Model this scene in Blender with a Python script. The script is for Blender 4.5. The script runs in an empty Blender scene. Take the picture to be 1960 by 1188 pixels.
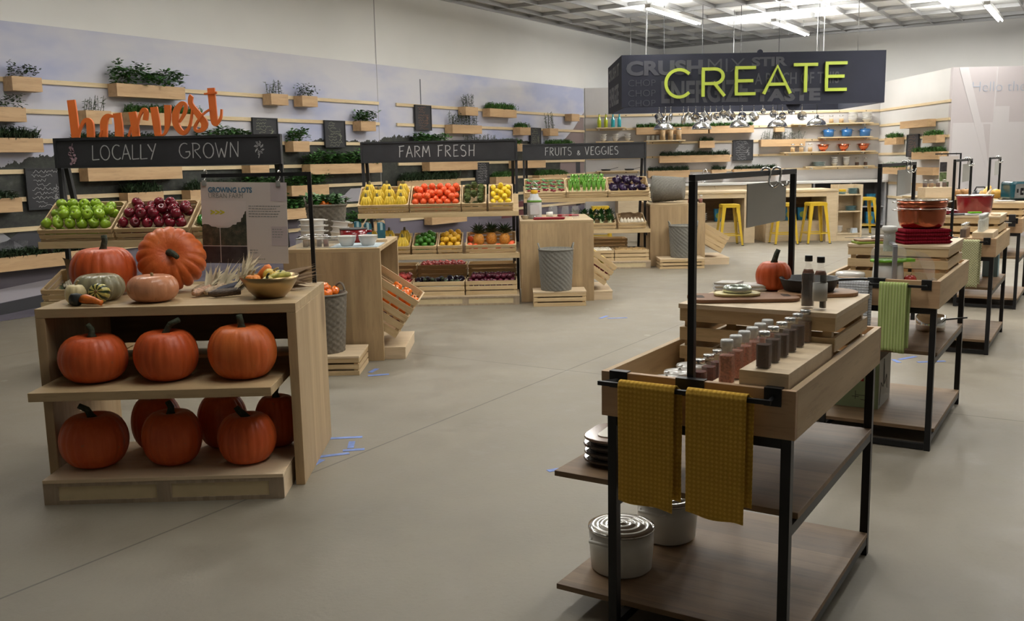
import bpy, math, random
from mathutils import Vector, Matrix, Euler, noise
PI = math.pi
sc = bpy.context.scene
C = sc.collection
# ---------------------------------------------------------------- camera, world, exposure
cam_d = bpy.data.cameras.new('camera'); cam = bpy.data.objects.new('camera', cam_d); C.objects.link(cam)
cam_d.sensor_fit = 'HORIZONTAL'; cam_d.sensor_width = 36.0; cam_d.lens = 36.0 * 1815.3 / 1960.0
cam_d.clip_start = 0.05; cam_d.clip_end = 200
_p, _r = math.radians(8.872), math.radians(-1.142)
_f = Vector((0, math.cos(_p), -math.sin(_p))); _u0 = Vector((0, math.sin(_p), math.cos(_p))); _x0 = Vector((1, 0, 0))
_x = _x0 * math.cos(_r) + _u0 * math.sin(_r); _u = _u0 * math.cos(_r) - _x0 * math.sin(_r)
cam.matrix_world = Matrix(((_x.x, _u.x, -_f.x, 0), (_x.y, _u.y, -_f.y, 0), (_x.z, _u.z, -_f.z, 1.57), (0, 0, 0, 1)))
sc.camera = cam
sc.view_settings.view_transform = 'Standard'; sc.view_settings.look = 'None'
sc.view_settings.exposure = -0.05; sc.view_settings.gamma = 1.0; sc.view_settings.use_curve_mapping = False
wd = bpy.data.worlds.new('world'); sc.world = wd; wd.use_nodes = True
wd.node_tree.nodes['Background'].inputs[0].default_value = (0.9, 0.92, 1.0, 1)
wd.node_tree.nodes['Background'].inputs[1].default_value = 0.02
def area(name, loc, sx, sy, energy, col=(1, 0.97, 0.9), rot=(0, 0, 0)):
    d = bpy.data.lights.new(name, 'AREA'); d.shape = 'RECTANGLE'; d.size = sx; d.size_y = sy; d.energy = energy; d.color = col
    o = bpy.data.objects.new(name, d); C.objects.link(o); o.location = loc; o.rotation_euler = rot; return o
WA = math.radians(32.15)
AV = Vector((math.sin(WA), math.cos(WA), 0)); BV = Vector((math.cos(WA), -math.sin(WA), 0)); WB = -9.943
def ABz(b, a, z): return BV * b + AV * a + Vector((0, 0, z))
# ceiling luminaires of the hall (their housings are built with the ceiling)
CEIL = 4.40
LUM = [  # b, a, length along a, downward power, power of the added upward fill
    (-5.6, 19.6, 2.4, 120, 210), (-6.8, 16.5, 2.4, 60, 75), (-2.2, 16.5, 2.4, 92, 110), (-2.0, 20.0, 2.4, 75, 150), (-6.8, 12.0, 2.4, 52, 75),
    (0.8, 12.5, 2.4, 84, 85), (-0.6, 8.2, 2.4, 62, 45), (-2.2, 12.0, 2.4, 74, 70), (-3.2, 8.0, 2.4, 55, 50), (-6.8, 8.0, 2.4, 42, 55), (-0.9, 3.6, 2.4, 30, 20), (-6.8, 4.5, 2.4, 34, 50), (-3.2, 3.5, 2.4, 22, 20), (3.2, 8.5, 2.4, 25, 30), (4.0, 14.5, 2.4, 72, 70)]
LZ = 4.12
for k, (lb, la, ll, le, lu) in enumerate(LUM):
    area('tube_light', ABz(lb, la, LZ - 0.065), 0.30, ll, le, (1.0, 0.98, 0.925), (0, 0, -WA))
    area('ceiling_fill', ABz(lb, la, LZ + 0.06), 0.20, ll, lu, (1.0, 0.99, 0.95), (PI, 0, WA))  # added fill, not a tube: brightens the ceiling and upper walls
# ---------------------------------------------------------------- object helpers
def tag(o, label=None, cat=None, group=None, kind=None):
    if label: o['label'] = label
    if cat: o['category'] = cat
    if group: o['group'] = group
    if kind: o['kind'] = kind
    return o
def thing(name, label, cat, loc=(0, 0, 0), rz=0.0, group=None, M=None):
    o = bpy.data.objects.new(name, None); C.objects.link(o); o.empty_display_size = 0.05
    if M is not None: o.matrix_world = M
    else: o.location = loc; o.rotation_euler = (0, 0, rz)
    return tag(o, label, cat, group)
def copy_tree(o, parent=None):
    c = o.copy(); C.objects.link(c); c.parent = parent
    for ch in list(o.children): copy_tree(ch, c)
    return c
def rec_place(o, M):
    o.matrix_world = M; return o
class MB:
    def __init__(s): s.v = []; s.f = []; s.sm = []
    def add(s, vs, fs, sm=False, M=None):
        k = len(s.v)
        s.v += [tuple(M @ Vector(p)) if M is not None else tuple(p) for p in vs]
        s.f += [tuple(i + k for i in f) for f in fs]; s.sm += [sm] * len(fs); return s
    def box(s, x0, y0, z0, x1, y1, z1, M=None):
        return s.add([(x0, y0, z0), (x1, y0, z0), (x1, y1, z0), (x0, y1, z0), (x0, y0, z1), (x1, y0, z1), (x1, y1, z1), (x0, y1, z1)],
                     [(0, 3, 2, 1), (4, 5, 6, 7), (0, 1, 5, 4), (1, 2, 6, 5), (2, 3, 7, 6), (3, 0, 4, 7)], False, M)
    def bar(s, p, q, w, h=None, up=(0, 0, 1)):
        p = Vector(p); q = Vector(q); d = (q - p); L = d.length; d.normalize(); h = h or w
        u = Vector(up)
        if abs(d.dot(u)) > 0.98: u = Vector((0, 1, 0))
        x = d.cross(u).normalized(); y = x.cross(d).normalized()
        M = Matrix(((x.x, y.x, d.x, p.x), (x.y, y.y, d.y, p.y), (x.z, y.z, d.z, p.z), (0, 0, 0, 1)))
        return s.box(-w / 2, -h / 2, 0, w / 2, h / 2, L, M)
    def prism(s, pts, y0, y1, M=None):       # outline in x,z extruded along y
        n = len(pts); vs = [(x, y0, z) for x, z in pts] + [(x, y1, z) for x, z in pts]
        fs = [tuple(range(n)), tuple(range(2 * n - 1, n - 1, -1))] + [((i + 1) % n, i, n + i, n + (i + 1) % n) for i in range(n)]
        return s.add(vs, fs, False, M)
    def slab(s, pts, z0, z1, M=None):        # outline in x,y extruded along z
        n = len(pts); vs = [(x, y, z0) for x, y in pts] + [(x, y, z1) for x, y in pts]
        fs = [tuple(range(n - 1, -1, -1)), tuple(range(n, 2 * n))] + [(i, (i + 1) % n, n + (i + 1) % n, n + i) for i in range(n)]
        return s.add(vs, fs, False, M)
    def lathe(s, prof, n=20, M=None, rib=None, sm=True, squash=(1, 1)):
        vs = []; fs = []
        for r, z in prof:
            for k in range(n):
                t = 2 * PI * k / n; q = r * (rib(t, r, z) if rib else 1.0)
                vs.append((q * math.cos(t) * squash[0], q * math.sin(t) * squash[1], z))
        m = len(prof)
        for i in range(m - 1):
            for k in range(n): fs.append((i * n + k, i * n + (k + 1) % n, (i + 1) * n + (k + 1) % n, (i + 1) * n + k))
        if prof[0][0] > 1e-6: fs.append(tuple(range(n - 1, -1, -1)))
        if prof[-1][0] > 1e-6: fs.append(tuple(range((m - 1) * n, m * n)))
        return s.add(vs, fs, sm, M)
    def tube(s, pts, r, n=8, M=None, sm=True, cap=True):
        pts = [Vector(p) for p in pts]; rs = r if isinstance(r, (list, tuple)) else [r] * len(pts)
        vs = []; fs = []; up = Vector((0, 0, 1)); px = None
        for i, p in enumerate(pts):
            d = (pts[min(i + 1, len(pts) - 1)] - pts[max(i - 1, 0)]).normalized()
            if px is None:
                x = d.cross(up) if abs(d.dot(up)) < 0.95 else d.cross(Vector((0, 1, 0)))
            else: x = px - d * px.dot(d)
            x.normalize(); y = d.cross(x); px = x
            for k in range(n):
                t = 2 * PI * k / n; vs.append(p + (x * math.cos(t) + y * math.sin(t)) * rs[i])
        for i in range(len(pts) - 1):
            for k in range(n): fs.append((i * n + k, i * n + (k + 1) % n, (i + 1) * n + (k + 1) % n, (i + 1) * n + k))
        if cap: fs += [tuple(range(n - 1, -1, -1)), tuple(range((len(pts) - 1) * n, len(pts) * n))]
        return s.add(vs, fs, sm, M)
    def ball(s, c, r, n=12, m=8, sc3=(1, 1, 1), M=None, wob=0, seed=0):
        vs = []; fs = []
        for i in range(m + 1):
            th = PI * i / m
            for k in range(n):
                t = 2 * PI * k / n; d = Vector((math.sin(th) * math.cos(t), math.sin(th) * math.sin(t), -math.cos(th)))
                q = r * (1 + (wob * noise.noise(d * 1.7 + Vector((seed, seed * 2, 0))) if wob else 0))
                vs.append((c[0] + d.x * q * sc3[0], c[1] + d.y * q * sc3[1], c[2] + d.z * q * sc3[2]))
        for i in range(m):
            for k in range(n): fs.append((i * n + k, i * n + (k + 1) % n, (i + 1) * n + (k + 1) % n, (i + 1) * n + k))
        return s.add(vs, fs, True, M)
    def leaf(s, base, d, L, w, up=(0, 0, 1), bend=0.3):
        b = Vector(base); d = Vector(d).normalized(); side = d.cross(Vector(up))
        if side.length < 1e-3: side = Vector((1, 0, 0))
        side.normalize(); nrm = side.cross(d)
        pts = [b, b + d * L * .45 + side * w / 2 + nrm * bend * L * .2, b + d * L - nrm * bend * L * .35, b + d * L * .45 - side * w / 2 + nrm * bend * L * .2]
        return s.add(pts, [(0, 1, 2), (0, 2, 3)], True)
    def mesh(s, name, mat):
        me = bpy.data.meshes.new(name); me.from_pydata([tuple(p) for p in s.v], [], s.f)
        me.polygons.foreach_set('use_smooth', s.sm); me.materials.append(mat); me.update(); return me
    def build(s, name, mat, parent=None, bevel=0, label=None, cat=None, group=None, kind=None, loc=None, rz=None, M=None, weld=False):
        me = s.mesh(name, mat)
        o = bpy.data.objects.new(name, me); C.objects.link(o)
        if parent: o.parent = parent
        if M is not None: o.matrix_world = M
        else:
            if loc: o.location = loc
            if rz: o.rotation_euler = (0, 0, rz)
        if bevel:
            b = o.modifiers.new('edge', 'BEVEL'); b.width = bevel; b.segments = 2; b.limit_method = 'ANGLE'; b.angle_limit = 0.7
        return tag(o, label, cat, group, kind)
def T(x, y, z): return Matrix.Translation((x, y, z))
def RZ(a): return Matrix.Rotation(a, 4, 'Z')
def RX(a): return Matrix.Rotation(a, 4, 'X')
def RY(a): return Matrix.Rotation(a, 4, 'Y')
def SC(x, y=None, z=None):
    y = x if y is None else y; z = x if z is None else z
    return Matrix(((x, 0, 0, 0), (0, y, 0, 0), (0, 0, z, 0), (0, 0, 0, 1)))
# ---------------------------------------------------------------- materials
MATS = {}
def newmat(name):
    m = bpy.data.materials.new(name); m.use_nodes = True; nt = m.node_tree; b = nt.nodes['Principled BSDF']; return m, nt, b
def plain(name, col, rough=0.5, metal=0.0, var=0.0, vscale=8.0, bump=0.0, bscale=60.0, trans=0.0, spec=None, coat=0.0, emis=None, sss=0.0):
    if name in MATS: return MATS[name]
    m, nt, b = newmat(name); N = nt.nodes.new; Lk = nt.links.new
    b.inputs['Base Color'].default_value = (*col, 1); b.inputs['Roughness'].default_value = rough; b.inputs['Metallic'].default_value = metal
    if trans: b.inputs['Transmission Weight'].default_value = trans; b.inputs['IOR'].default_value = 1.3
    if spec is not None: b.inputs['Specular IOR Level'].default_value = spec
    if coat: b.inputs['Coat Weight'].default_value = coat; b.inputs['Coat Roughness'].default_value = 0.08
    if emis: b.inputs['Emission Color'].default_value = (*emis[0], 1); b.inputs['Emission Strength'].default_value = emis[1]
    if var or bump: tc = N('ShaderNodeTexCoord')
    if var:
        oi = N('ShaderNodeObjectInfo'); ad = N('ShaderNodeVectorMath'); ad.operation = 'MULTIPLY_ADD'
        Lk(tc.outputs['Object'], ad.inputs[0]); ad.inputs[1].default_value = (1, 1, 1)
        cmb = N('ShaderNodeCombineXYZ'); mu = N('ShaderNodeMath'); mu.operation = 'MULTIPLY'; mu.inputs[1].default_value = 37.0
        Lk(oi.outputs['Random'], mu.inputs[0]); Lk(mu.outputs[0], cmb.inputs[0]); Lk(mu.outputs[0], cmb.inputs[1]); Lk(cmb.outputs[0], ad.inputs[2])
        nz = N('ShaderNodeTexNoise'); nz.inputs['Scale'].default_value = vscale; nz.inputs['Detail'].default_value = 3
        Lk(ad.outputs[0], nz.inputs['Vector'])
        rp = N('ShaderNodeValToRGB'); rp.color_ramp.elements[0].position = 0.3; rp.color_ramp.elements[1].position = 0.72
        rp.color_ramp.elements[0].color = (*[max(0, c * (1 - var)) for c in col], 1); rp.color_ramp.elements[1].color = (*[min(1, c * (1 + var)) for c in col], 1)
        Lk(nz.outputs['Fac'], rp.inputs[0]); Lk(rp.outputs[0], b.inputs['Base Color'])
    if bump:
        n2 = N('ShaderNodeTexNoise'); n2.inputs['Scale'].default_value = bscale; n2.inputs['Detail'].default_value = 2
        Lk(tc.outputs['Object'], n2.inputs['Vector']); bp = N('ShaderNodeBump'); bp.inputs['Strength'].default_value = bump; bp.inputs['Distance'].default_value = 0.01
        Lk(n2.outputs['Fac'], bp.inputs['Height']); Lk(bp.outputs[0], b.inputs['Normal'])
    MATS[name] = m; return m
def ramp(nt, src, stops):
    r = nt.nodes.new('ShaderNodeValToRGB'); e = r.color_ramp.elements
    e[0].position, e[0].color = stops[0][0], (*stops[0][1], 1); e[1].position, e[1].color = stops[-1][0], (*stops[-1][1], 1)
    for p, c in stops[1:-1]:
        x = e.new(p); x.color = (*c, 1)
    nt.links.new(src, r.inputs[0]); return r.outputs[0]
def mix(nt, fac, a, b, typ='MIX'):
    m = nt.nodes.new('ShaderNodeMix'); m.data_type = 'RGBA'; m.blend_type = typ
    if isinstance(fac, float): m.inputs[0].default_value = fac
    else: nt.links.new(fac, m.inputs[0])
    for i, x in ((6, a), (7, b)):
        if isinstance(x, tuple): m.inputs[i].default_value = (*x, 1)
        else: nt.links.new(x, m.inputs[i])
    return m.outputs[2]
def math_n(nt, op, a, b=None, c=None):
    m = nt.nodes.new('ShaderNodeMath'); m.operation = op
    for i, x in enumerate((a, b, c)):
        if x is None: continue
        if isinstance(x, (int, float)): m.inputs[i].default_value = x
        else: nt.links.new(x, m.inputs[i])
    return m.outputs[0]
def mapped(nt, scale=(1, 1, 1), loc=(0, 0, 0), coord='Object', rot=(0, 0, 0)):
    tc = nt.nodes.new('ShaderNodeTexCoord'); mp = nt.nodes.new('ShaderNodeMapping')
    mp.inputs['Scale'].default_value = scale; mp.inputs['Location'].default_value = loc; mp.inputs['Rotation'].default_value = rot
    nt.links.new(tc.outputs[coord], mp.inputs[0]); return mp.outputs[0]
def noise_n(nt, vec, scale, detail=3, rough=0.5):
    n = nt.nodes.new('ShaderNodeTexNoise'); n.inputs['Scale'].default_value = scale; n.inputs['Detail'].default_value = detail; n.inputs['Roughness'].default_value = rough
    nt.links.new(vec, n.inputs['Vector']); return n.outputs['Fac']
def sep(nt, vec):
    s = nt.nodes.new('ShaderNodeSeparateXYZ'); nt.links.new(vec, s.inputs[0]); return s.outputs
def wood(name, c1, c2, axis='x', plank=None, pw=0.1, knots=0.0, rough=0.55, tone=0.25):
    """pale timber with grain along AXIS; PLANK: the axis across which boards of width PW change tone"""
    if name in MATS: return MATS[name]
    m, nt, b = newmat(name)
    s = {'x': (1.2, 14, 14), 'y': (14, 1.2, 14), 'z': (14, 14, 1.2)}[axis]
    oi = nt.nodes.new('ShaderNodeObjectInfo'); v0 = mapped(nt)
    of = nt.nodes.new('ShaderNodeVectorMath'); of.operation = 'ADD'; cm = nt.nodes.new('ShaderNodeCombineXYZ')
    k = math_n(nt, 'MULTIPLY', oi.outputs['Random'], 23.0)
    for i in range(3): nt.links.new(k, cm.inputs[i])
    nt.links.new(v0, of.inputs[0]); nt.links.new(cm.outputs[0], of.inputs[1])
    mp = nt.nodes.new('ShaderNodeMapping'); mp.inputs['Scale'].default_value = s; nt.links.new(of.outputs[0], mp.inputs[0])
    vec = mp.outputs[0]
    if plank:
        xyz = sep(nt, v0); cell = math_n(nt, 'FLOOR', math_n(nt, 'DIVIDE', xyz['xyz'.index(plank)], pw))
        wn = nt.nodes.new('ShaderNodeTexWhiteNoise'); wn.noise_dimensions = '1D'; nt.links.new(math_n(nt, 'ADD', cell, k), wn.inputs['W'])
        ofs = nt.nodes.new('ShaderNodeVectorMath'); ofs.operation = 'MULTIPLY_ADD'; nt.links.new(wn.outputs['Color'], ofs.inputs[0]); ofs.inputs[1].default_value = (9, 9, 9); nt.links.new(vec, ofs.inputs[2])
        vec = ofs.outputs[0]
    f = noise_n(nt, vec, 1.0, 4, 0.6)
    col = ramp(nt, f, [(0.3, c2), (0.62, c1)])
    f2 = noise_n(nt, vec, 5.0, 3, 0.6)
    col = mix(nt, math_n(nt, 'MULTIPLY', math_n(nt, 'GREATER_THAN', f2, 0.6), 0.22), col, tuple(x * 0.6 for x in c2))
    if plank:
        col = mix(nt, math_n(nt, 'MULTIPLY', wn.outputs['Value'], tone), col, tuple(x * 0.55 for x in c2))
    if knots:
        vo = nt.nodes.new('ShaderNodeTexVoronoi'); vo.inputs['Scale'].default_value = knots
        mk = nt.nodes.new('ShaderNodeMapping'); mk.inputs['Scale'].default_value = {'x': (.55, 1, 1), 'y': (1, .55, 1), 'z': (1, 1, .55)}[axis]
        nt.links.new(of.outputs[0], mk.inputs[0]); nt.links.new(mk.outputs[0], vo.inputs['Vector'])
        kf = ramp(nt, vo.outputs['Distance'], [(0.0, (1, 1, 1)), (0.075, (.8, .8, .8)), (0.14, (0, 0, 0))])
        col = mix(nt, math_n(nt, 'MULTIPLY', kf, 0.6), col, (0.12, 0.06, 0.025))
    nt.links.new(col, b.inputs['Base Color']); b.inputs['Roughness'].default_value = rough
    bp = nt.nodes.new('ShaderNodeBump'); bp.inputs['Strength'].default_value = 0.12; bp.inputs['Distance'].default_value = 0.004
    nt.links.new(f2, bp.inputs['Height']); nt.links.new(bp.outputs[0], b.inputs['Normal'])
    MATS[name] = m; return m
PINE1, PINE2 = (0.58, 0.435, 0.245), (0.45, 0.32, 0.16)
CED1, CED2 = (0.52, 0.34, 0.19), (0.40, 0.24, 0.12)
pine_x = wood('pine_x', PINE1, PINE2, 'x', knots=1.6); pine_y = wood('pine_y', PINE1, PINE2, 'y', knots=1.6); pine_z = wood('pine_z', PINE1, PINE2, 'z', knots=1.6)
batten_x = wood('batten_x', (0.72, 0.58, 0.36), (0.60, 0.45, 0.26), 'x')
planter_x = wood('planter_x', (0.56, 0.37, 0.20), (0.44, 0.28, 0.14), 'x', knots=1.1)
stave_z = wood('stave_z', (0.55, 0.39, 0.23), (0.42, 0.27, 0.145), 'z', plank='x', pw=0.11, knots=1.6, tone=0.42)
stave_zy = wood('stave_zy', (0.54, 0.39, 0.22), (0.42, 0.285, 0.145), 'z', plank='y', pw=0.11, knots=1.8, tone=0.42)
stave_x = wood('stave_x', (0.52, 0.385, 0.215), (0.40, 0.275, 0.14), 'x', plank='y', pw=0.11, knots=1.6, tone=0.35)
ply = wood('plywood', (0.66, 0.52, 0.35), (0.58, 0.44, 0.28), 'x')
ply_edge = wood('plywood_edge', (0.44, 0.33, 0.22), (0.32, 0.22, 0.14), 'x')
shelf_y = wood('shelf_y', (0.30, 0.19, 0.095), (0.18, 0.105, 0.05), 'x', plank='y', pw=0.19, knots=1.4, tone=0.5)
maple = wood('maple', (0.70, 0.56, 0.38), (0.62, 0.47, 0.30), 'x')
inset = plain('panel_inset', (0.58, 0.47, 0.28), 0.6, var=0.06, vscale=12)
blackm = plain('black_metal', (0.012, 0.012, 0.013), 0.42, 0.3)
blackp = plain('black_paint', (0.016, 0.017, 0.02), 0.55, var=0.2, vscale=5)
chalk = plain('chalk', (0.42, 0.42, 0.42), 0.9)
chrome = plain('chrome', (0.82, 0.82, 0.82), 0.08, 1.0)
steel = plain('brushed_steel', (0.55, 0.55, 0.54), 0.26, 1.0, var=0.1)
white_c = plain('white_ceramic', (0.72, 0.70, 0.66), 0.2, coat=0.4)
white_p = plain('white_paint', (0.74, 0.73, 0.70), 0.6)
glass = plain('clear_glass', (0.95, 0.97, 0.96), 0.03, trans=0.94)
def clear_plastic():
    m, nt, b = newmat('clear_plastic'); b.inputs['Base Color'].default_value = (0.9, 0.92, 0.95, 1); b.inputs['Roughness'].default_value = 0.05
    b.inputs['Alpha'].default_value = 0.16; b.inputs['Specular IOR Level'].default_value = 0.9; return m
clearp = clear_plastic()
def glassy(name, col, alpha):
    m, nt, b = newmat(name); b.inputs['Base Color'].default_value = (*col, 1); b.inputs['Roughness'].default_value = 0.04
    b.inputs['Alpha'].default_value = alpha; b.inputs['Specular IOR Level'].default_value = 0.8; return m
jar_glass = glassy('jar_glass', (0.85, 0.88, 0.84), 0.10)
# ================================================================ STRUCTURE
def floor_mat():
    m, nt, b = newmat('concrete'); v = mapped(nt)
    f1 = noise_n(nt, v, 0.55, 5, 0.6); f2 = noise_n(nt, v, 3.5, 5, 0.65); f3 = noise_n(nt, v, 45.0, 2, 0.6)
    c = ramp(nt, f1, [(0.3, (0.165, 0.143, 0.108)), (0.7, (0.235, 0.206, 0.158))])
    c = mix(nt, math_n(nt, 'MULTIPLY', ramp(nt, f2, [(0.42, (0, 0, 0)), (0.7, (1, 1, 1))]), 0.4), c, (0.285, 0.258, 0.205))
    c = mix(nt, math_n(nt, 'MULTIPLY', ramp(nt, f3, [(0.55, (0, 0, 0)), (0.8, (1, 1, 1))]), 0.25), c, (0.16, 0.13, 0.10))
    sp = nt.nodes.new('ShaderNodeTexVoronoi'); sp.inputs['Scale'].default_value = 1.1; nt.links.new(v, sp.inputs['Vector'])
    c = mix(nt, math_n(nt, 'MULTIPLY', math_n(nt, 'LESS_THAN', math_n(nt, 'ADD', sp.outputs['Distance'], math_n(nt, 'MULTIPLY', f2, 0.03)), 0.05), 0.4), c, (0.42, 0.385, 0.33))
    rv = mapped(nt, rot=(0, 0, WA)); xyz = sep(nt, rv)   # hall axes: x across, y along
    def joint(src, off, per, w):
        t = math_n(nt, 'ABSOLUTE', math_n(nt, 'SUBTRACT', math_n(nt, 'PINGPONG', math_n(nt, 'ADD', src, off), per / 2), 0.0))
        return math_n(nt, 'LESS_THAN', t, w)
    j = math_n(nt, 'MAXIMUM', joint(xyz[0], 3.41, 4.6, 0.006), joint(xyz[1], -6.19, 4.6, 0.006))
    c = mix(nt, math_n(nt, 'MULTIPLY', j, 0.75), c, (0.07, 0.055, 0.045))
    nt.links.new(c, b.inputs['Base Color'])
    nt.links.new(ramp(nt, f2, [(0.3, (0.42,) * 3), (0.7, (0.62,) * 3)]), b.inputs['Roughness'])
    bp = nt.nodes.new('ShaderNodeBump'); bp.inputs['Strength'].default_value = 0.08; bp.inputs['Distance'].default_value = 0.01
    nt.links.new(f3, bp.inputs['Height']); nt.links.new(bp.outputs[0], b.inputs['Normal']); return m
def mural_mat():
    m, nt, b = newmat('mural_print'); v = mapped(nt); xyz = sep(nt, v); S, Z = xyz[0], xyz[2]
    sky = noise_n(nt, mapped(nt, (0.32, 1, 0.75)), 1.6, 4, 0.55)
    c = ramp(nt, sky, [(0.40, (0.40, 0.43, 0.60)), (0.50, (0.52, 0.525, 0.62)), (0.62, (0.60, 0.59, 0.63))])
    hz = noise_n(nt, mapped(nt, (0.45, 0.0, 0.0)), 1.0, 1, 0.4); hz2 = noise_n(nt, mapped(nt, (6, 0, 6)), 1.0, 4, 0.7)
    rise = math_n(nt, 'MULTIPLY', math_n(nt, 'SMOOTH_MIN', math_n(nt, 'MULTIPLY', math_n(nt, 'SUBTRACT', S, 5.5), 0.075), 0.30, 0.1), 1.0)
    skyline = math_n(nt, 'ADD', math_n(nt, 'ADD', 1.28, rise), math_n(nt, 'ADD', math_n(nt, 'MULTIPLY', hz, 0.55), math_n(nt, 'MULTIPLY', hz2, 0.22)))
    tr = noise_n(nt, mapped(nt, (5, 1, 7)), 1.6, 5, 0.75)
    trees = ramp(nt, tr, [(0.35, (0.012, 0.013, 0.014)), (0.55, (0.03, 0.034, 0.026)), (0.75, (0.075, 0.08, 0.07))])
    c = mix(nt, math_n(nt, 'LESS_THAN', Z, skyline), c, trees)
    gr = noise_n(nt, mapped(nt, (0.8, 1, 9)), 1.0, 3, 0.6)
    lot = ramp(nt, gr, [(0.35, (0.085, 0.075, 0.10)), (0.7, (0.15, 0.135, 0.165))])
    c = mix(nt, math_n(nt, 'LESS_THAN', Z, math_n(nt, 'ADD', 0.72, math_n(nt, 'MULTIPLY', hz2, 0.2))), c, lot)
    nt.links.new(c, b.inputs['Base Color']); b.inputs['Roughness'].default_value = 0.55; return m
def tile_mat():
    m, nt, b = newmat('grey_wallpaper'); v = mapped(nt, (3.2, 3.2, 3.2)); vo = nt.nodes.new('ShaderNodeTexVoronoi'); vo.inputs['Randomness'].default_value = 0.35
    vo.inputs['Scale'].default_value = 1.6; nt.links.new(v, vo.inputs['Vector'])
    n = noise_n(nt, v, 0.5, 3)
    c = mix(nt, math_n(nt, 'MULTIPLY', vo.outputs['Color'], 0.25), (0.56, 0.54, 0.53), (0.47, 0.45, 0.445))
    c = mix(nt, math_n(nt, 'MULTIPLY', n, 0.3), c, (0.42, 0.41, 0.41)); nt.links.new(c, b.inputs['Base Color']); b.inputs['Roughness'].default_value = 0.6; return m
wall_white = plain('wall_white', (0.78, 0.775, 0.75), 0.75, var=0.05, vscale=0.6)
HM = Matrix.Translation((0, 0, 0)) @ RZ(-WA)            # hall frame: x = across (b), y = along (a)
MB().box(-30, -10, -0.12, 30, 40, 0).build('floor', floor_mat(), kind='structure')
MB().box(-10.09, -6, 0, -9.945, 23.3, 4.6).build('wall_left', wall_white, kind='structure', M=HM)
MB().box(-10.09, 23.1, 0, 10, 23.25, 4.6).build('wall_back', wall_white, kind='structure', M=HM)
MB().box(9.85, -6, 0, 10, 23.1, 4.6).build('wall_right', wall_white, kind='structure', M=HM)
MB().box(-9.945, -6, 0, 9.85, -5.85, 4.6).build('wall_front', wall_white, kind='structure', M=HM)
ceil_panel = plain('ceiling_panel', (0.80, 0.80, 0.78), 0.8, var=0.12, vscale=0.8)
grid_metal = plain('ceiling_grid_metal', (0.42, 0.42, 0.42), 0.3, 0.6)
MB().box(-9.945, -5.85, CEIL + 0.04, 9.85, 23.1, CEIL + 0.16).build('ceiling', ceil_panel, kind='structure', M=HM)
g = MB()
for i in range(33):
    x = -9.6 + 0.61 * i
    if x < 9.8: g.box(x - .016, 2, CEIL - .035, x + .016, 23.1, CEIL + .045)
for i in range(19):
    y = 22.7 - 1.22 * i
    if y > 2: g.box(-9.94, y - .022, CEIL - .03, 9.8, y + .022, CEIL + .045)
g.build('ceiling_grid_trim', grid_metal, kind='structure', M=HM)
MB().box(-9.945, 2, CEIL - .06, -9.90, 23.1, CEIL + .04).build('trim_1', grid_metal, kind='structure', M=HM)
MB().box(-9.90, 23.05, CEIL - .06, 9.85, 23.1, CEIL + .04).build('trim_2', grid_metal, kind='structure', M=HM)
lum_h = plain('luminaire_housing', (0.75, 0.75, 0.74), 0.4)
lum_b = plain('luminaire_tube_bright', (1, 1, 1), 0.5, emis=((1, 0.99, 0.95), 130.0))
lum_e = plain('luminaire_tube', (1, 1, 1), 0.5, emis=((1, 0.98, 0.92), 14.0))
for k, (lb, la, ll, le, lu) in enumerate(LUM):
    t = thing('ceiling_light', 'white strip light hanging just below the ceiling grid', 'ceiling light', M=HM @ T(lb, la, LZ), group='ceiling strip lights')
    MB().box(-.05, -ll / 2, -.02, .05, ll / 2, .04).build('housing', lum_h, t)
    for q in (-.9, .9): MB().tube([(0, q, .04), (0, q, CEIL - LZ - .036)], .004, 6).build('drop_wire', grid_metal, t)
    for s in (-.035, .035): MB().tube([(s, -ll / 2 + .05, -.035), (s, ll / 2 - .05, -.035)], .013, 8).build('tube', lum_b if k == 0 else lum_e, t)
# the mural print on the long wall (local x = along the wall, -y = into the room)
WROT = PI / 2 - WA
def wall_M(s, off, z): return Matrix.Translation(AV * s + BV * (WB + off) + Vector((0, 0, z))) @ RZ(WROT)
mur = MB().box(3.0, -.006, 0.004, 18.955, 0, 3.14).build('wall_left_mural', mural_mat(), kind='structure', M=wall_M(0, 0, 0))
seam = plain('seam_grey', (0.10, 0.11, 0.13), 0.6)
MB().box(13.04, -.010, 2.15, 13.062, -.0065, 2.98).build('mural_seam', seam, mur)
MB().box(11.93, -.009, 0.9, 11.94, -.0065, 3.14).build('mural_seam', plain('seam_pale', (0.40, 0.39, 0.40), .7), mur)
MB().box(11.93, -.004, 3.145, 11.945, 0, 4.36).build('wall_joint_trim', plain('seam_pale', (0.40, 0.39, 0.40), .7), kind='structure', M=wall_M(0, 0, 0))
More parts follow.
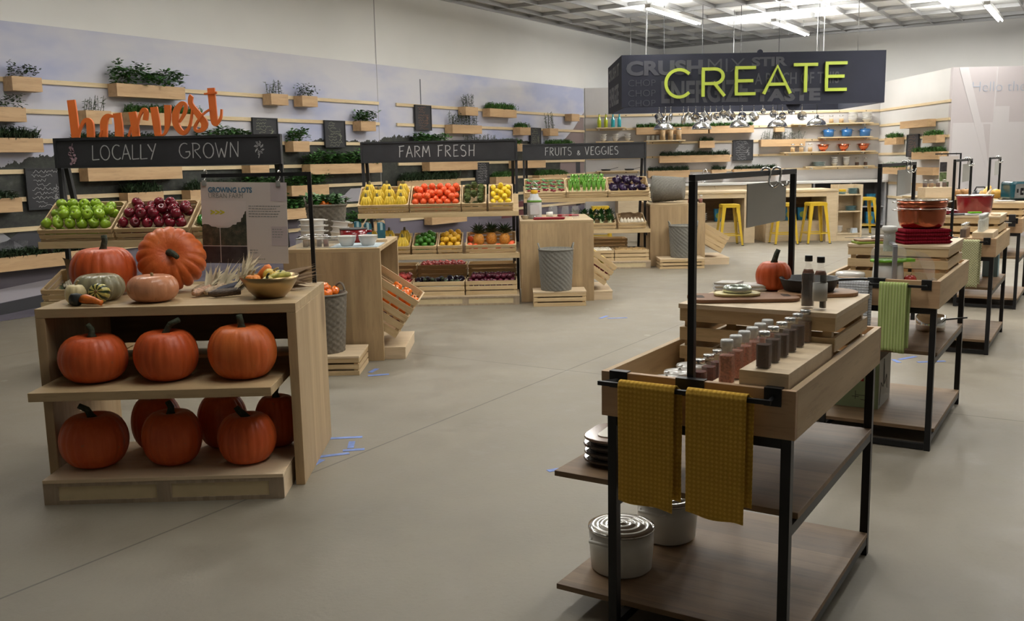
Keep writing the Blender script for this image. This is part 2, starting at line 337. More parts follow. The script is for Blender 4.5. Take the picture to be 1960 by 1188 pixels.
# printed shapes of the mural
mv = plain('mural_violet', (0.135, 0.12, 0.155), .6); mb = plain('mural_brown', (0.20, 0.15, 0.15), .6); ml = plain('mural_pale', (0.36, 0.34, 0.38), .6); mk = plain('mural_dark', (0.03, 0.03, 0.036), .6)
def mpoly(pts, mat, name, y=-.0085): MB().prism(pts, y, -.0065).build(name, mat, mur)
mpoly([(5.2, 0.17), (6.18, 0.24), (6.3, 0.40), (5.55, 0.34), (5.2, 0.30)], ml, 'printed_bench')
mpoly([(5.2, 0.05), (6.16, 0.10), (6.18, 0.235), (5.2, 0.165)], mk, 'printed_bench_side')
for x0, cc in ((5.62, (0.05, 0.05, 0.06)), (6.55, (0.07, 0.065, 0.075)), (5.15, (0.28, 0.28, 0.30)), (10.95, (0.32, 0.31, 0.34))):
    zz = 0.74 if x0 < 10 else 1.02
    mpoly([(x0, zz), (x0 + .78, zz), (x0 + .8, zz + .09), (x0 + .62, zz + .12), (x0 + .52, zz + .2), (x0 + .25, zz + .2), (x0 + .1, zz + .11), (x0, zz + .09)], plain('printed_car_%d' % int(x0 * 10), cc, .5), 'printed_car')
mpoly([(12.0, .42), (14.7, .42), (14.7, .78), (12.0, .83)], mv, 'printed_building'); mpoly([(15.5, .5), (16.4, .5), (16.4, .8), (15.5, .8)], plain('mural_red', (0.10, 0.02, 0.025), .6), 'printed_truck')
mpoly([(17.75, .6), (18.94, .6), (18.94, 2.62), (18.45, 2.25), (17.9, 1.95)], mb, 'printed_gable'); mpoly([(18.55, .6), (18.75, .6), (18.75, 1.55), (18.55, 1.55)], mk, 'printed_doorway', -.0095)
# ---- kitchen partition, side partition, greeting panel
KY, RX0, HY = 21.35, 8.22, 17.93
tile = tile_mat()
MB().box(1.70, KY, 0, RX0 + .1, KY + .1, 3.15).build('wall_kitchen', tile, kind='structure')
MB().box(RX0, HY + .1, 0, RX0 + .1, KY, 3.14).build('wall_kitchen_side', plain('side_wall_white', (0.62, 0.605, 0.585), 0.65, var=.05, vscale=1.2), kind='structure')
lilac = plain('panel_lilac', (0.52, 0.475, 0.485), 0.6)
hp = MB().box(RX0, HY, 0, 12.6, HY + .1, 3.14).build('wall_greeting', lilac, kind='structure')
pale = plain('panel_pale', (0.60, 0.57, 0.58), 0.6)
def hpoly(pts, y): MB().prism(pts, HY - y, HY - .0005).build('panel_shape', pale, hp)
hpoly([(8.26, 0.02), (12.5, 0.02), (12.5, 2.13), (8.26, 2.13)], .003)
hpoly([(8.33, 3.13), (8.50, 3.13), (9.02, 1.3), (8.92, 1.3)], .006)
hpoly([(9.02, 2.13), (9.30, 2.13), (9.30, 2.42), (9.02, 2.42)], .003); hpoly([(9.03, 3.13), (9.05, 3.13), (8.98, .02), (8.94, .02)], .0045)
mpl = plain('panel_lilac', (0.5, .46, .48)); MB().prism([(8.83, 2.1), (8.96, 2.1), (8.96, 1.35)], HY - .0066, HY - .0032).build('panel_shape', mpl, hp)
def text_mesh(body, size, depth, align='LEFT', offset=0.0, shear=0.0, sx=1.0):
    cu = bpy.data.curves.new('txt', 'FONT'); cu.body = body; cu.size = size; cu.extrude = depth / 2; cu.align_x = align; cu.offset = offset; cu.shear = shear; cu.resolution_u = 3
    o = bpy.data.objects.new('txt', cu); C.objects.link(o); dg = bpy.context.evaluated_depsgraph_get()
    me = bpy.data.meshes.new_from_object(o.evaluated_get(dg)); bpy.data.objects.remove(o); bpy.data.curves.remove(cu)
    if sx != 1.0:
        for v in me.vertices: v.co.x *= sx
    return me
def text(name, body, size, mat, M, parent=None, depth=.002, align='LEFT', offset=0.0, sx=1.0):
    me = text_mesh(body, size, depth, align, offset, 0, sx); me.materials.clear(); me.materials.append(mat)
    o = bpy.data.objects.new(name, me); C.objects.link(o)
    if parent: o.parent = parent
    o.matrix_local = M; return o
UP = RX(PI / 2)                         # text plane x right, z up, facing -y
text('greeting_lettering', 'Hello there', 0.27, plain('lettering_blue', (0.34, 0.40, 0.50), .6), T(8.565, HY - .004, 2.69) @ UP, hp, .002, offset=-.006)
# ---- blue masking tape left on the floor
tape = plain('blue_tape', (0.16, 0.24, 0.55), 0.6, var=.2, vscale=20)
TP = [(-1.02, 5.36, 0.26, 5, 'beside the pumpkin table'), (-0.93, 5.22, .13, 95, 'beside the pumpkin table'), (-1.0, 5.03, .18, 20, 'beside the pumpkin table'), (-1.07, 4.88, .16, 70, 'beside the pumpkin table'), (-0.90, 5.12, .12, 10, 'beside the pumpkin table'),
      (-1.08, 7.18, .14, 75, 'by the slatted crate step'), (-1.02, 7.02, .16, 15, 'by the slatted crate step'), (0.93, 9.5, .18, 60, 'before the tall grey basket'), (1.06, 9.42, .2, 5, 'before the tall grey basket'),
      (3.08, 7.25, .2, 30, 'under the second cart'), (3.2, 7.1, .22, 5, 'under the second cart'), (2.95, 7.15, .12, 90, 'under the second cart'), (0.2, 4.7, .07, 25, 'beside the nearest cart shelf'), (1.62, 6.25, .16, 20, 'beyond the nearest cart'), (1.75, 6.2, .14, 70, 'beyond the nearest cart')]
for x, y, L, rdeg, w in TP:
    MB().box(-L / 2, -.018, 0, L / 2, .018, .0015).build('floor_tape', tape, label='strip of blue masking tape on the floor ' + w, cat='tape', group='blue floor tape ' + w, loc=(x, y, .0006), rz=math.radians(rdeg))

# ================================================================ WALL GARDEN
ROWS = [2.56, 2.24, 1.925, 1.60, 1.305, 0.985, 0.69]
soil = plain('soil', (0.025, 0.018, 0.012), 0.9)
FOL = {'leafy': plain('leaf_bright', (0.055, 0.155, 0.035), .5, var=.45, vscale=14), 'herb': plain('leaf_herb', (0.06, 0.165, 0.03), .55, var=.4, vscale=14),
       'dark': plain('leaf_dark', (0.030, 0.062, 0.024), .55, var=.4, vscale=14), 'airy': plain('leaf_grey', (0.075, 0.105, 0.055), .6, var=.4, vscale=14), 'ivy': plain('leaf_ivy', (0.035, 0.075, 0.025), .5, var=.5, vscale=14)}
def foliage(kind, w, h, seed, d=.15):
    R = random.Random(seed); m = MB()
    if kind in ('leafy', 'ivy'):
        n = int(w * (620 if kind == 'leafy' else 480)) + 60
        for _ in range(n):
            x = R.uniform(-w / 2 - .02, w / 2 + .02); u = R.random() ** .6; prof = .62 + .38 * noise.noise((x * 9, seed * 3.1, 0)) + .12 * R.random()
            z = u * h * prof; y = -d / 2 + R.gauss(0, .05) - .02 * u
            a_ = R.uniform(0, 2 * PI); el = R.uniform(-.5, .7); L = R.uniform(.04, .08) * (1 if kind == 'leafy' else .62)
            m.leaf((x, y, z), (math.cos(a_) * math.cos(el), math.sin(a_) * math.cos(el) - .4, math.sin(el)), L, L * .8)
    elif kind in ('herb', 'dark'):
        n = int(w * 800) + 60
        for _ in range(n):
            x = R.uniform(-w / 2, w / 2); y = -d / 2 + R.gauss(0, .045); tilt = R.gauss(0, .35); hh = h * R.uniform(.45, 1.0) * (.8 + .3 * noise.noise((x * 14, seed, 1)))
            dv = (math.sin(tilt), R.gauss(-.1, .3), 1); m.leaf((x, y, R.uniform(-.01, hh * .35)), dv, hh * .75, .012 if kind == 'dark' else .018)
            if R.random() < .8:
                a_ = R.uniform(0, 6.28); m.leaf((x, y - .01, hh * R.uniform(.3, .95)), (math.cos(a_), math.sin(a_) - .3, .35), .040, .028)
    else:
        n = max(6, int(w * 34))
        for i in range(n):
            x = -w / 2 + w * (i + R.random()) / n; hh = h * R.uniform(.6, 1.0); lean = R.gauss(0, .18)
            for q in range(int(hh / .016)):
                z = q * .016; a_ = R.uniform(0, 6.28)
                m.leaf((x + lean * z, -d / 2, z), (math.cos(a_), math.sin(a_) * .8, R.uniform(-.3, .5)), R.uniform(.03, .055), .024)
            m.bar((x, -d / 2, 0), (x + lean * hh, -d / 2, hh), .004)
    m.v = [(x, min(y, -.006), z) for x, y, z in m.v]
    return m
SEED = [0]
def planter(M, w, kind=None, h=.2, label='', group=None, ph=.148, pd=.165, fx=0.0, fw=None):
    SEED[0] += 1
    t = thing('planter_box', label, 'planter', M=M, group=group)
    b = MB(); tk = .016
    b.box(-w / 2, -pd, -ph, w / 2, -pd + tk, 0); b.box(-w / 2, -tk, -ph, w / 2, 0, 0); b.box(-w / 2, -pd + tk, -ph, -w / 2 + tk, -tk, 0); b.box(w / 2 - tk, -pd + tk, -ph, w / 2, -tk, 0); b.box(-w / 2 + tk, -pd + tk, -ph, w / 2 - tk, -tk, -ph + tk)
    b.build('wooden_box_panel', planter_x, t)
    if kind:
        MB().box(-w / 2 + tk, -pd + tk, -.05, w / 2 - tk, -tk, -.022).build('soil', soil, t)
        f = foliage(kind, (fw or w) - .04, h, SEED[0]).build('foliage', FOL[kind], t); f.location = (fx, 0, -.02)
    return t
KW = {'leafy': 'broad-leaved herbs', 'herb': 'bright dense herbs', 'dark': 'dark needly herbs', 'airy': 'thin grey-green stems', 'ivy': 'small dark leaves'}
def wplant(s0, s1, row, kind, h, where, fw=None):
    L = s1 - s0; z = ROWS[row]; size = 'short' if L < .5 else 'long' if L > .95 else 'medium'
    lab = size + ' planter ' + ('of ' + KW[kind] if kind else 'without plants') + ' ' + where
    planter(wall_M((s0 + s1) / 2, .0345, z), L, kind, h, lab, 'planters on the mural wall', fw=fw)
PLW = [(5.83, 6.16, 0, 'ivy', .2, 'alone at the top rail over the tall chalkboard'), (7.07, 8.03, 0, 'leafy', .31, 'above the orange harvest lettering'), (9.46, 9.78, 0, 'airy', .22, 'on the top rail right of the harvest lettering'),
       (10.05, 10.36, 0, 'ivy', .23, 'second on the top rail after the harvest lettering'), (14.1, 14.49, 0, 'airy', .27, 'at the top rail over the FARM FRESH board'), (14.88, 15.81, 0, 'herb', .19, 'beside the tall airy plant on the top rail'), (18.03, 18.38, 0, None, 0, 'at the far end of the mural top rail'),
       (5.2, 5.95, 1, 'ivy', .2, 'at the picture edge on the second rail'), (6.65, 6.97, 1, 'airy', .2, 'behind the letter h of harvest'), (7.23, 8.28, 1, 'herb', .17, 'behind the letters vest of harvest'), (11.28, 11.63, 1, 'leafy', .24, 'at the end of the second rail by the wall seam'),
       (13.68, 14.6, 1, 'airy', .27, 'on the second rail over the FARM FRESH board'), (15.93, 16.33, 1, 'herb', .15, 'next to the small framed chalkboard over the stands'), (17.09, 17.44, 1, 'airy', .37, 'with tallest twigs near the far mural end'),
       (5.2, 6.11, 2, 'dark', .2, 'at the picture edge on the third rail'), (6.5, 7.7, 2, 'dark', .14, 'half hidden below the letters har'), (8.25, 9.1, 2, 'leafy', .22, 'just over the artichoke drawing board end'), (9.83, 10.15, 2, 'leafy', .25, 'between two chalkboards past LOCALLY GROWN'),
       (12.7, 13.6, 2, 'leafy', .22, 'rising behind the FARM FRESH board below a chalkboard'), (14.15, 15.25, 2, 'airy', .2, 'rising behind the end of FARM FRESH'), (15.4, 16.0, 2, 'herb', .16, 'between the FARM FRESH and FRUITS boards'), (17.1, 18.1, 2, 'herb', .16, 'rising behind the FRUITS and VEGGIES board'),
       (6.61, 7.9, 3, None, 0, 'under the LOCALLY GROWN board'), (9.01, 9.35, 3, None, 0, 'above the urban farm poster'), (10.14, 11.74, 3, 'leafy', .25, 'filling the gap between the first two stands'), (12.99, 14.43, 3, None, 0, 'under the FARM FRESH board'), (15.75, 16.9, 3, None, 0, 'under the FRUITS and VEGGIES board'),
       (5.0, 5.81, 4, 'dark', .14, 'left of the tall chalkboard low on the wall'), (7.1, 7.6, 4, 'dark', .2, 'behind the green apple crate'), (8.0, 8.9, 4, 'dark', .2, 'behind the red apple crate'), (8.98, 9.6, 4, 'leafy', .22, 'behind the upper edge of the poster frame'), (9.75, 10.51, 4, 'leafy', .25, 'above the grey vegetable basket'),
       (12.31, 13.88, 4, 'dark', .23, 'behind the bananas and oranges'), (15.04, 15.8, 4, 'herb', .17, 'behind the lemons of the top tray'), (16.64, 17.8, 4, 'herb', .17, 'behind the radish crate'),
       (6.3, 7.5, 5, None, 0, 'behind the tray of green apples'), (9.55, 10.1, 5, 'leafy', .24, 'behind the handle of the grey vegetable basket'), (14.2, 15.3, 5, 'dark', .26, 'just behind the artichokes'), (5.2, 7.0, 6, 'dark', .16, 'lowest on the wall by the printed cars'), (11.0, 11.75, 6, 'leafy', .28, 'low on the wall beside the teal cartons'), (13.0, 14.05, 6, None, 0, 'low on the wall over the limes')]
for p in PLW: wplant(*p)
def rail(s0, s1, z, lab):
    MB().box(-(s1 - s0) / 2, -.022, -.048, (s1 - s0) / 2, 0, 0).build('batten_strip', batten_x, M=wall_M((s0 + s1) / 2, .0108, z), label=lab, cat='batten', group='pale battens on the mural wall')
RW = ['top', 'second', 'third', 'fourth', 'fifth', 'sixth', 'lowest']
for i, z in enumerate(ROWS):
    rail(4.6, 11.93, z, RW[i] + ' pale wooden batten across the near part of the mural wall')
    rail(12.37, 18.94, z, RW[i] + ' pale wooden batten across the far part of the mural wall')
# ---- chalkboards
def scribble(seed, w, h, n=9):
    R = random.Random(seed); m = MB()
    for i in range(n):
        z = h / 2 - h * (i + .8) / (n + .6); x = -w * .38 + R.uniform(0, w * .15); end = R.uniform(.0, w * .38); pts = []
        while x < end:
            pts.append((x, 0, z + R.uniform(-.35, .35) * h / n)); x += w * .035
        if len(pts) > 2:
            for p, q in zip(pts, pts[1:]): m.bar(p, q, .0035, .001, up=(0, 1, 0))
    for _ in range(16):
        a_ = R.uniform(0, 6.28); c = Vector((w * .25, 0, R.uniform(-.25, .1) * h)); d = Vector((math.cos(a_), 0, math.sin(a_))) * R.uniform(.02, .06)
        m.bar(c, c + d, .003, .001, up=(0, 1, 0))
    return m
slate = plain('slate', (0.022, 0.022, 0.026), .6, var=.25, vscale=6)
def chalkboard(M, w, h, lab, seed, col=None):
    t = thing('chalkboard', lab, 'chalkboard', M=M); f = MB()
    for x0, z0, x1, z1 in ((-w / 2, -h / 2, -w / 2 + .018, h / 2), (w / 2 - .018, -h / 2, w / 2, h / 2), (-w / 2 + .018, h / 2 - .018, w / 2 - .018, h / 2), (-w / 2 + .018, -h / 2, w / 2 - .018, -h / 2 + .018)): f.box(x0, -.03, z0, x1, 0, z1)
    f.build('frame', blackp, t); MB().box(-w / 2 + .018, -.022, -h / 2 + .018, w / 2 - .018, -.004, h / 2 - .018).build('slate_panel', slate, t)
    s = scribble(seed, w, h).build('chalk_lettering', col or chalk, t); s.location = (0, -.0235, 0); return t
chk_o = plain('chalk_orange', (0.30, 0.16, 0.10), .9); chk_g = plain('chalk_green', (0.30, 0.33, 0.22), .9)
for i, (s0, s1, z0, z1, lab, cc) in enumerate([(5.96, 6.42, 1.16, 1.61, 'tall chalkboard with white writing and a flower hanging by the green apples', None), (9.23, 9.69, 1.84, 2.24, 'chalkboard with a pale drawing peeking over the LOCALLY GROWN board', chk_g), (10.63, 11.08, 1.84, 2.24, 'chalkboard with columns of writing between the first two stands', chk_g),
        (14.58, 15.02, 1.18, 1.58, 'chalkboard in shadow under the FARM FRESH board', None), (16.55, 16.97, 1.85, 2.25, 'small chalkboard above the start of the FRUITS board', chk_g), (12.82, 13.27, 2.13, 2.55, 'chalkboard with coloured words at the printed wall seam', chk_o)]):
    chalkboard(wall_M((s0 + s1) / 2, .0345, (z0 + z1) / 2), s1 - s0, z1 - z0, lab, 40 + i, cc)
# ================================================================ PRODUCE PROTOTYPES (one of each kind, copied later)
PROTO_Z = -50.0
def hide_proto(o):        # a prototype becomes the first placed piece; nothing stays behind
    o['_used'] = 0; return o
def veg(name, col, rough=.35, var=.15, vs=14, coat=0.0): return plain(name, col, rough, var=var, vscale=vs, coat=coat)
stem_m = plain('stem_brown', (0.10, 0.065, 0.03), .8); stem_g = plain('stem_green', (0.05, 0.075, 0.03), .75, var=.3, vscale=30)
def apple_proto(mat, r):
    prof = [(0, -.72 * r), (.22 * r, -.84 * r), (.5 * r, -.82 * r), (.85 * r, -.45 * r), (1.0 * r, .05 * r), (.93 * r, .5 * r), (.62 * r, .84 * r), (.3 * r, .86 * r), (.1 * r, .7 * r), (0, .6 * r)]
    o = MB().lathe(prof, 16).build('apple', mat); MB().tube([(0, 0, .58 * r), (.06 * r, 0, .85 * r), (.18 * r, 0, 1.15 * r)], .05 * r, 6).build('stem', stem_m, o); return o
def round_proto(name, mat, r, sc3=(1, 1, 1), wob=0.0, nub=0.0, seed=1):
    m = MB(); n, q = 16, 10
    m.ball((0, 0, 0), r, n, q, sc3, wob=wob, seed=seed)
    if nub:
        for i, (x, y, z) in enumerate(m.v):
            t = abs(x) / (r * sc3[0])
            if t > .8: m.v[i] = (x * (1 + (t - .8) * nub), y, z)
    return m.build(name, mat)
def orange_proto(mat, r):
    o = MB().lathe([(0, -.93 * r), (.5 * r, -.85 * r), (.87 * r, -.5 * r), (r, 0), (.9 * r, .45 * r), (.55 * r, .83 * r), (.12 * r, .95 * r), (0, .92 * r)], 16).build('orange', mat)
    MB().lathe([(0, .97 * r), (.09 * r, .96 * r), (.10 * r, .90 * r)], 6).build('stem_button', stem_g, o); return o
def banana_proto(mat, tip):
    root = bpy.data.objects.new('banana_bunch', None); C.objects.link(root)
    for k in range(5):
        a_ = (k - 2) * .33; pts = []; rs = []
        for i in range(8):
            u = i / 7; R_ = .03 + .05 * math.sin(u * PI * .62)
            pts.append((math.sin(a_) * (.012 + R_ * 1.1), -math.cos(a_) * R_ + .02, .085 - .165 * u)); rs.append((.008, .013, .017, .018, .018, .017, .013, .006)[i])
        MB().tube(pts, rs, 7).build('banana', mat, root)
    MB().tube([(0, .0, .075), (0, .0, .09), (0, .012, .118)], [.022, .016, .011], 7).build('crown', tip, root); return root
def pepper_proto(mat, r):
    rib = lambda t, q, z: 1 + .09 * math.cos(4 * t)
    o = MB().lathe([(0, -.95 * r), (.35 * r, -1.02 * r), (.7 * r, -.8 * r), (.92 * r, -.1 * r), (r, .45 * r), (.85 * r, .85 * r), (.45 * r, .92 * r), (0, .75 * r)], 20, rib=rib).build('bell_pepper', mat)
    MB().tube([(0, 0, .72 * r), (.03 * r, 0, 1.0 * r), (.12 * r, 0, 1.25 * r)], [.2 * r, .12 * r, .13 * r], 7).build('stem', stem_g, o); return o
def pineapple_proto(mat):
    m = MB(); rib = lambda t, q, z: 1 + .05 * math.cos(9 * t + z * 160) * math.cos(z * 120)
    o = m.lathe([(0, 0), (.045, .003), (.060, .03), (.064, .065), (.060, .10), (.045, .128), (.02, .14), (0, .142)], 28, rib=rib).build('pineapple', mat)
    R = random.Random(4); f = MB()
    for i in range(34):
        u = i / 34; a_ = i * 2.4; el = .35 + 1.0 * u
        f.leaf((0, 0, .135 + .02 * u), (math.cos(a_) * math.cos(el), math.sin(a_) * math.cos(el), math.sin(el)), .10 + .04 * R.random(), .022, bend=.5)
    f.build('leaf_crown', FOL['dark'], o); return o
def artichoke_proto(mat):
    m = MB(); m.ball((0, 0, 0), .030, 10, 8)
    for ring in range(5):
        z = -.022 + ring * .012; rr = (.030, .034, .034, .028, .016)[ring]
        for k in range(9):
            a_ = (k + ring * .5) * 2 * PI / 9; b_ = Vector((math.cos(a_) * rr * .8, math.sin(a_) * rr * .8, z))
            m.leaf(b_, (math.cos(a_) * .55, math.sin(a_) * .55, 1.0), .032, .024, up=(math.cos(a_), math.sin(a_), .01), bend=-.3)
    o = m.build('artichoke', mat); MB().tube([(0, 0, -.025), (0, 0, -.036)], .009, 7).build('stem', stem_g, o); return o
def eggplant_proto(mat):
    o = MB().lathe([(0, -.085), (.02, -.083), (.042, -.06), (.048, -.03), (.040, .01), (.028, .045), (.022, .065), (0, .07)], 16).build('eggplant', mat)
    MB().lathe([(.027, .052), (.025, .062), (.012, .07), (.007, .09), (0, .092)], 8).build('calyx', stem_g, o); return o
def radish_proto(mat):
    root = bpy.data.objects.new('radish_bunch', None); C.objects.link(root); R = random.Random(8)
    for k in range(5): MB().ball((R.uniform(-.035, .035), R.uniform(-.03, .0), R.uniform(-.006, .012)), .015, 9, 7).build('radish', mat, root)
    f = MB()
    for k in range(12): a_ = R.uniform(.2, 2.9); f.leaf((R.uniform(-.02, .02), .0, .008), (math.cos(a_), math.sin(a_), R.uniform(.15, .6)), R.uniform(.05, .075), .028)
    f.build('leaf', FOL['leafy'], root); return root
def celery_proto(mat, base):
    root = bpy.data.objects.new('celery_bunch', None); C.objects.link(root); R = random.Random(5); m = MB()
    for k in range(9):
        a_ = k * .7; x = .013 * math.cos(a_); y = .013 * math.sin(a_)
        m.tube([(x, y, .02), (x * 1.5, y * 1.5, .09), (x * 2.6 + R.uniform(-.01, .01), y * 2.6, .17 + R.uniform(-.02, .02))], [.008, .008, .005], 6)
    for k in range(14): a_ = R.uniform(0, 6.28); m.leaf((.02 * math.cos(a_), .02 * math.sin(a_), R.uniform(.13, .17)), (math.cos(a_) * .5, math.sin(a_) * .5, .6), .04, .025)
    m.build('stalk', mat, root); MB().lathe([(0, -.004), (.017, 0), (.022, .02), (.020, .045), (.012, .06)], 12, rib=lambda t, q, z: 1 + .1 * math.cos(7 * t)).build('white_base', base, root); return root
def cabbage_proto(mat):
    m = MB(); m.ball((0, 0, 0), .076, 16, 12, (1, 1, .9), wob=.12, seed=2); R = random.Random(3)
    for k in range(12):
        a_ = k * .6; el = R.uniform(-.6, .8); c = Vector((math.cos(a_) * math.cos(el), math.sin(a_) * math.cos(el), math.sin(el))) * .055
        m.leaf(c, (math.cos(a_ + .6), math.sin(a_ + .6), .9), .085, .085, up=tuple(c), bend=-.35)
    return m.build('purple_cabbage', mat)
def romaine_proto(rib, leafm):
    root = bpy.data.objects.new('romaine_lettuce', None); C.objects.link(root); R = random.Random(6)
    MB().lathe([(0, -.01), (.022, -.005), (.032, .03), (.028, .08), (.012, .12)], 10, rib=lambda t, q, z: 1 + .18 * math.cos(5 * t)).build('white_rib', rib, root); f = MB()
    for k in range(26):
        a_ = R.uniform(0, 6.28); el = R.uniform(.5, 1.3); f.leaf((.022 * math.cos(a_), .022 * math.sin(a_), R.uniform(.03, .1)), (math.cos(a_) * math.cos(el), math.sin(a_) * math.cos(el), math.sin(el)), R.uniform(.07, .12), .055, bend=.3)
    f.build('green_leaf', leafm, root); return root
def garlic_proto(mat):
    o = MB().lathe([(0, -.02), (.02, -.018), (.028, 0), (.02, .018), (.007, .03), (.004, .045), (0, .046)], 12, rib=lambda t, q, z: 1 + .08 * math.cos(6 * t)).build('garlic_bulb', mat); return o
P = {}
def proto(key, fn):
    if key not in P: P[key] = [fn(), False]
    return P[key]
def place(key, M, label, cat, group):
    o, used = P[key]
    if used: o = copy_tree(o)
    else: P[key][1] = True
    o.matrix_world = M; tag(o, label, cat, group); return o
M_GA = veg('apple_green', (0.25, 0.40, 0.02), .22, .22, 9); M_RA = veg('apple_red', (0.165, 0.008, 0.018), .2, .45, 14); M_PA = veg('apple_pink', (0.42, 0.045, 0.035), .25, .5, 16)
M_OR = veg('orange_skin', (0.80, 0.105, 0.022), .35, .08, 12); M_LE = veg('lemon_skin', (0.80, 0.56, 0.02), .35, .08, 10); M_LI = veg('lime_skin', (0.045, 0.18, 0.012), .3, .25, 12); M_GF = veg('yellow_citrus', (0.72, 0.40, 0.015), .35, .12, 10)
M_BA = veg('banana_skin', (0.68, 0.46, 0.035), .4, .22, 22); M_BT = veg('banana_tip', (0.12, 0.095, 0.03), .7); M_AR = veg('artichoke_green', (0.10, 0.13, 0.03), .5, .3, 26)
M_PI = veg('pineapple_skin', (0.60, 0.25, 0.035), .5, .35, 60); M_PL = veg('plum_skin', (0.085, 0.008, 0.022), .25, .5, 12); M_EG = veg('eggplant_skin', (0.010, 0.007, 0.014), .15)
M_GP = veg('pepper_green', (0.022, 0.155, 0.012), .12, .2, 9, coat=.4); M_OP = veg('pepper_orange', (0.85, 0.18, 0.012), .15, .08, 9, coat=.4); M_RD = veg('radish_red', (0.22, 0.008, 0.03), .3); M_CE = veg('celery_green', (0.17, 0.42, 0.05), .4, .25, 20); M_CB = veg('celery_base', (0.62, 0.66, 0.38), .5)
M_PC = veg('cabbage_purple', (0.025, 0.010, 0.042), .35, .4, 14); M_RL = veg('romaine_green', (0.022, 0.085, 0.018), .45, .4, 20); M_GL = veg('garlic_white', (0.72, 0.65, 0.52), .5); M_PO = veg('potato_skin', (0.42, 0.27, 0.11), .7, .25, 18); M_SQ = veg('squash_yellow', (0.72, 0.52, 0.08), .4, .15, 9); M_ON = veg('onion_white', (0.74, 0.68, 0.55), .35)
paper = plain('kraft_paper', (0.27, 0.185, 0.11), .8, var=.15, vscale=8)
proto('apple_g', lambda: apple_proto(M_GA, .041)); proto('apple_r', lambda: apple_proto(M_RA, .041)); proto('apple_p', lambda: apple_proto(M_PA, .036))
proto('orange', lambda: orange_proto(M_OR, .038)); proto('lemon', lambda: round_proto('lemon', M_LE, .030, (1.28, 1, 1), nub=.9)); proto('lime', lambda: round_proto('lime', M_LI, .028, (1.15, 1, 1), nub=.5)); proto('citrus', lambda: round_proto('yellow_lemon', M_GF, .032, (1.15, 1, 1), nub=.5))
proto('banana', lambda: banana_proto(M_BA, M_BT)); proto('pineapple', lambda: pineapple_proto(M_PI)); proto('artichoke', lambda: artichoke_proto(M_AR)); proto('eggplant', lambda: eggplant_proto(M_EG)); proto('plum', lambda: round_proto('plum', M_PL, .031, (1, 1, .95), wob=.05))
proto('pepper_g', lambda: pepper_proto(M_GP, .042)); proto('pepper_o', lambda: pepper_proto(M_OP, .038)); proto('radish', lambda: radish_proto(M_RD)); proto('celery', lambda: celery_proto(M_CE, M_CB)); proto('cabbage', lambda: cabbage_proto(M_PC)); proto('romaine', lambda: romaine_proto(M_CB, M_RL))
proto('garlic', lambda: garlic_proto(M_GL)); proto('potato', lambda: round_proto('potato', M_PO, .029, (1.3, 1, .85), wob=.25, seed=3)); proto('onion', lambda: round_proto('white_onion', M_ON, .036, (1, 1, .95)))
# ================================================================ CRATES AND STANDS
crate_x = wood('crate_x', (0.62, 0.46, 0.26), (0.49, 0.34, 0.17), 'x'); crate_y = wood('crate_y', (0.60, 0.44, 0.25), (0.47, 0.325, 0.165), 'y')
def crate(M, w, d, h, label, group=None, boards=3, gap=.012, lid=False, t=.010, solid_bottom=True):
    """slatted timber crate: origin at the middle of the lower front edge, y goes back"""
    c = thing('slatted_crate', label, 'crate', M=M, group=group); bh = (h - gap * (boards - 1)) / boards
    for nm, y0 in (('front_slat', 0.0), ('back_slat', d - t)):
        b = MB()
        for i in range(boards): b.box(-w / 2, y0, i * (bh + gap), w / 2, y0 + t, i * (bh + gap) + bh)
        b.build(nm, crate_x, c, bevel=.0012)
    for sx in (-1, 1):
        b = MB()
        for i in range(boards): x0 = sx * w / 2; b.box(min(x0, x0 - sx * t), t, i * (bh + gap), max(x0, x0 - sx * t), d - t, i * (bh + gap) + bh)
        b.build('end_slat', crate_y, c)
        for y0 in (t, d - t):
            s = 1 if y0 == t else -1; xx = sx * (w / 2 - t); q = min(.03, w * .12)
            MB().slab([(xx, y0), (xx - sx * q, y0), (xx, y0 + s * q)] if sx * s < 0 else [(xx, y0), (xx, y0 + s * q), (xx - sx * q, y0)], 0, h - .002).build('corner_block', crate_x, c)
    if solid_bottom: MB().box(-w / 2 + t, t, 0.001, w / 2 - t, d - t, .008).build('bottom_board', crate_x, c)
    if lid: MB().box(-w / 2 - .004, -.004, h, w / 2 + .004, d + .004, h + .016).build('plywood_lid', ply, c, bevel=.001)
    return c
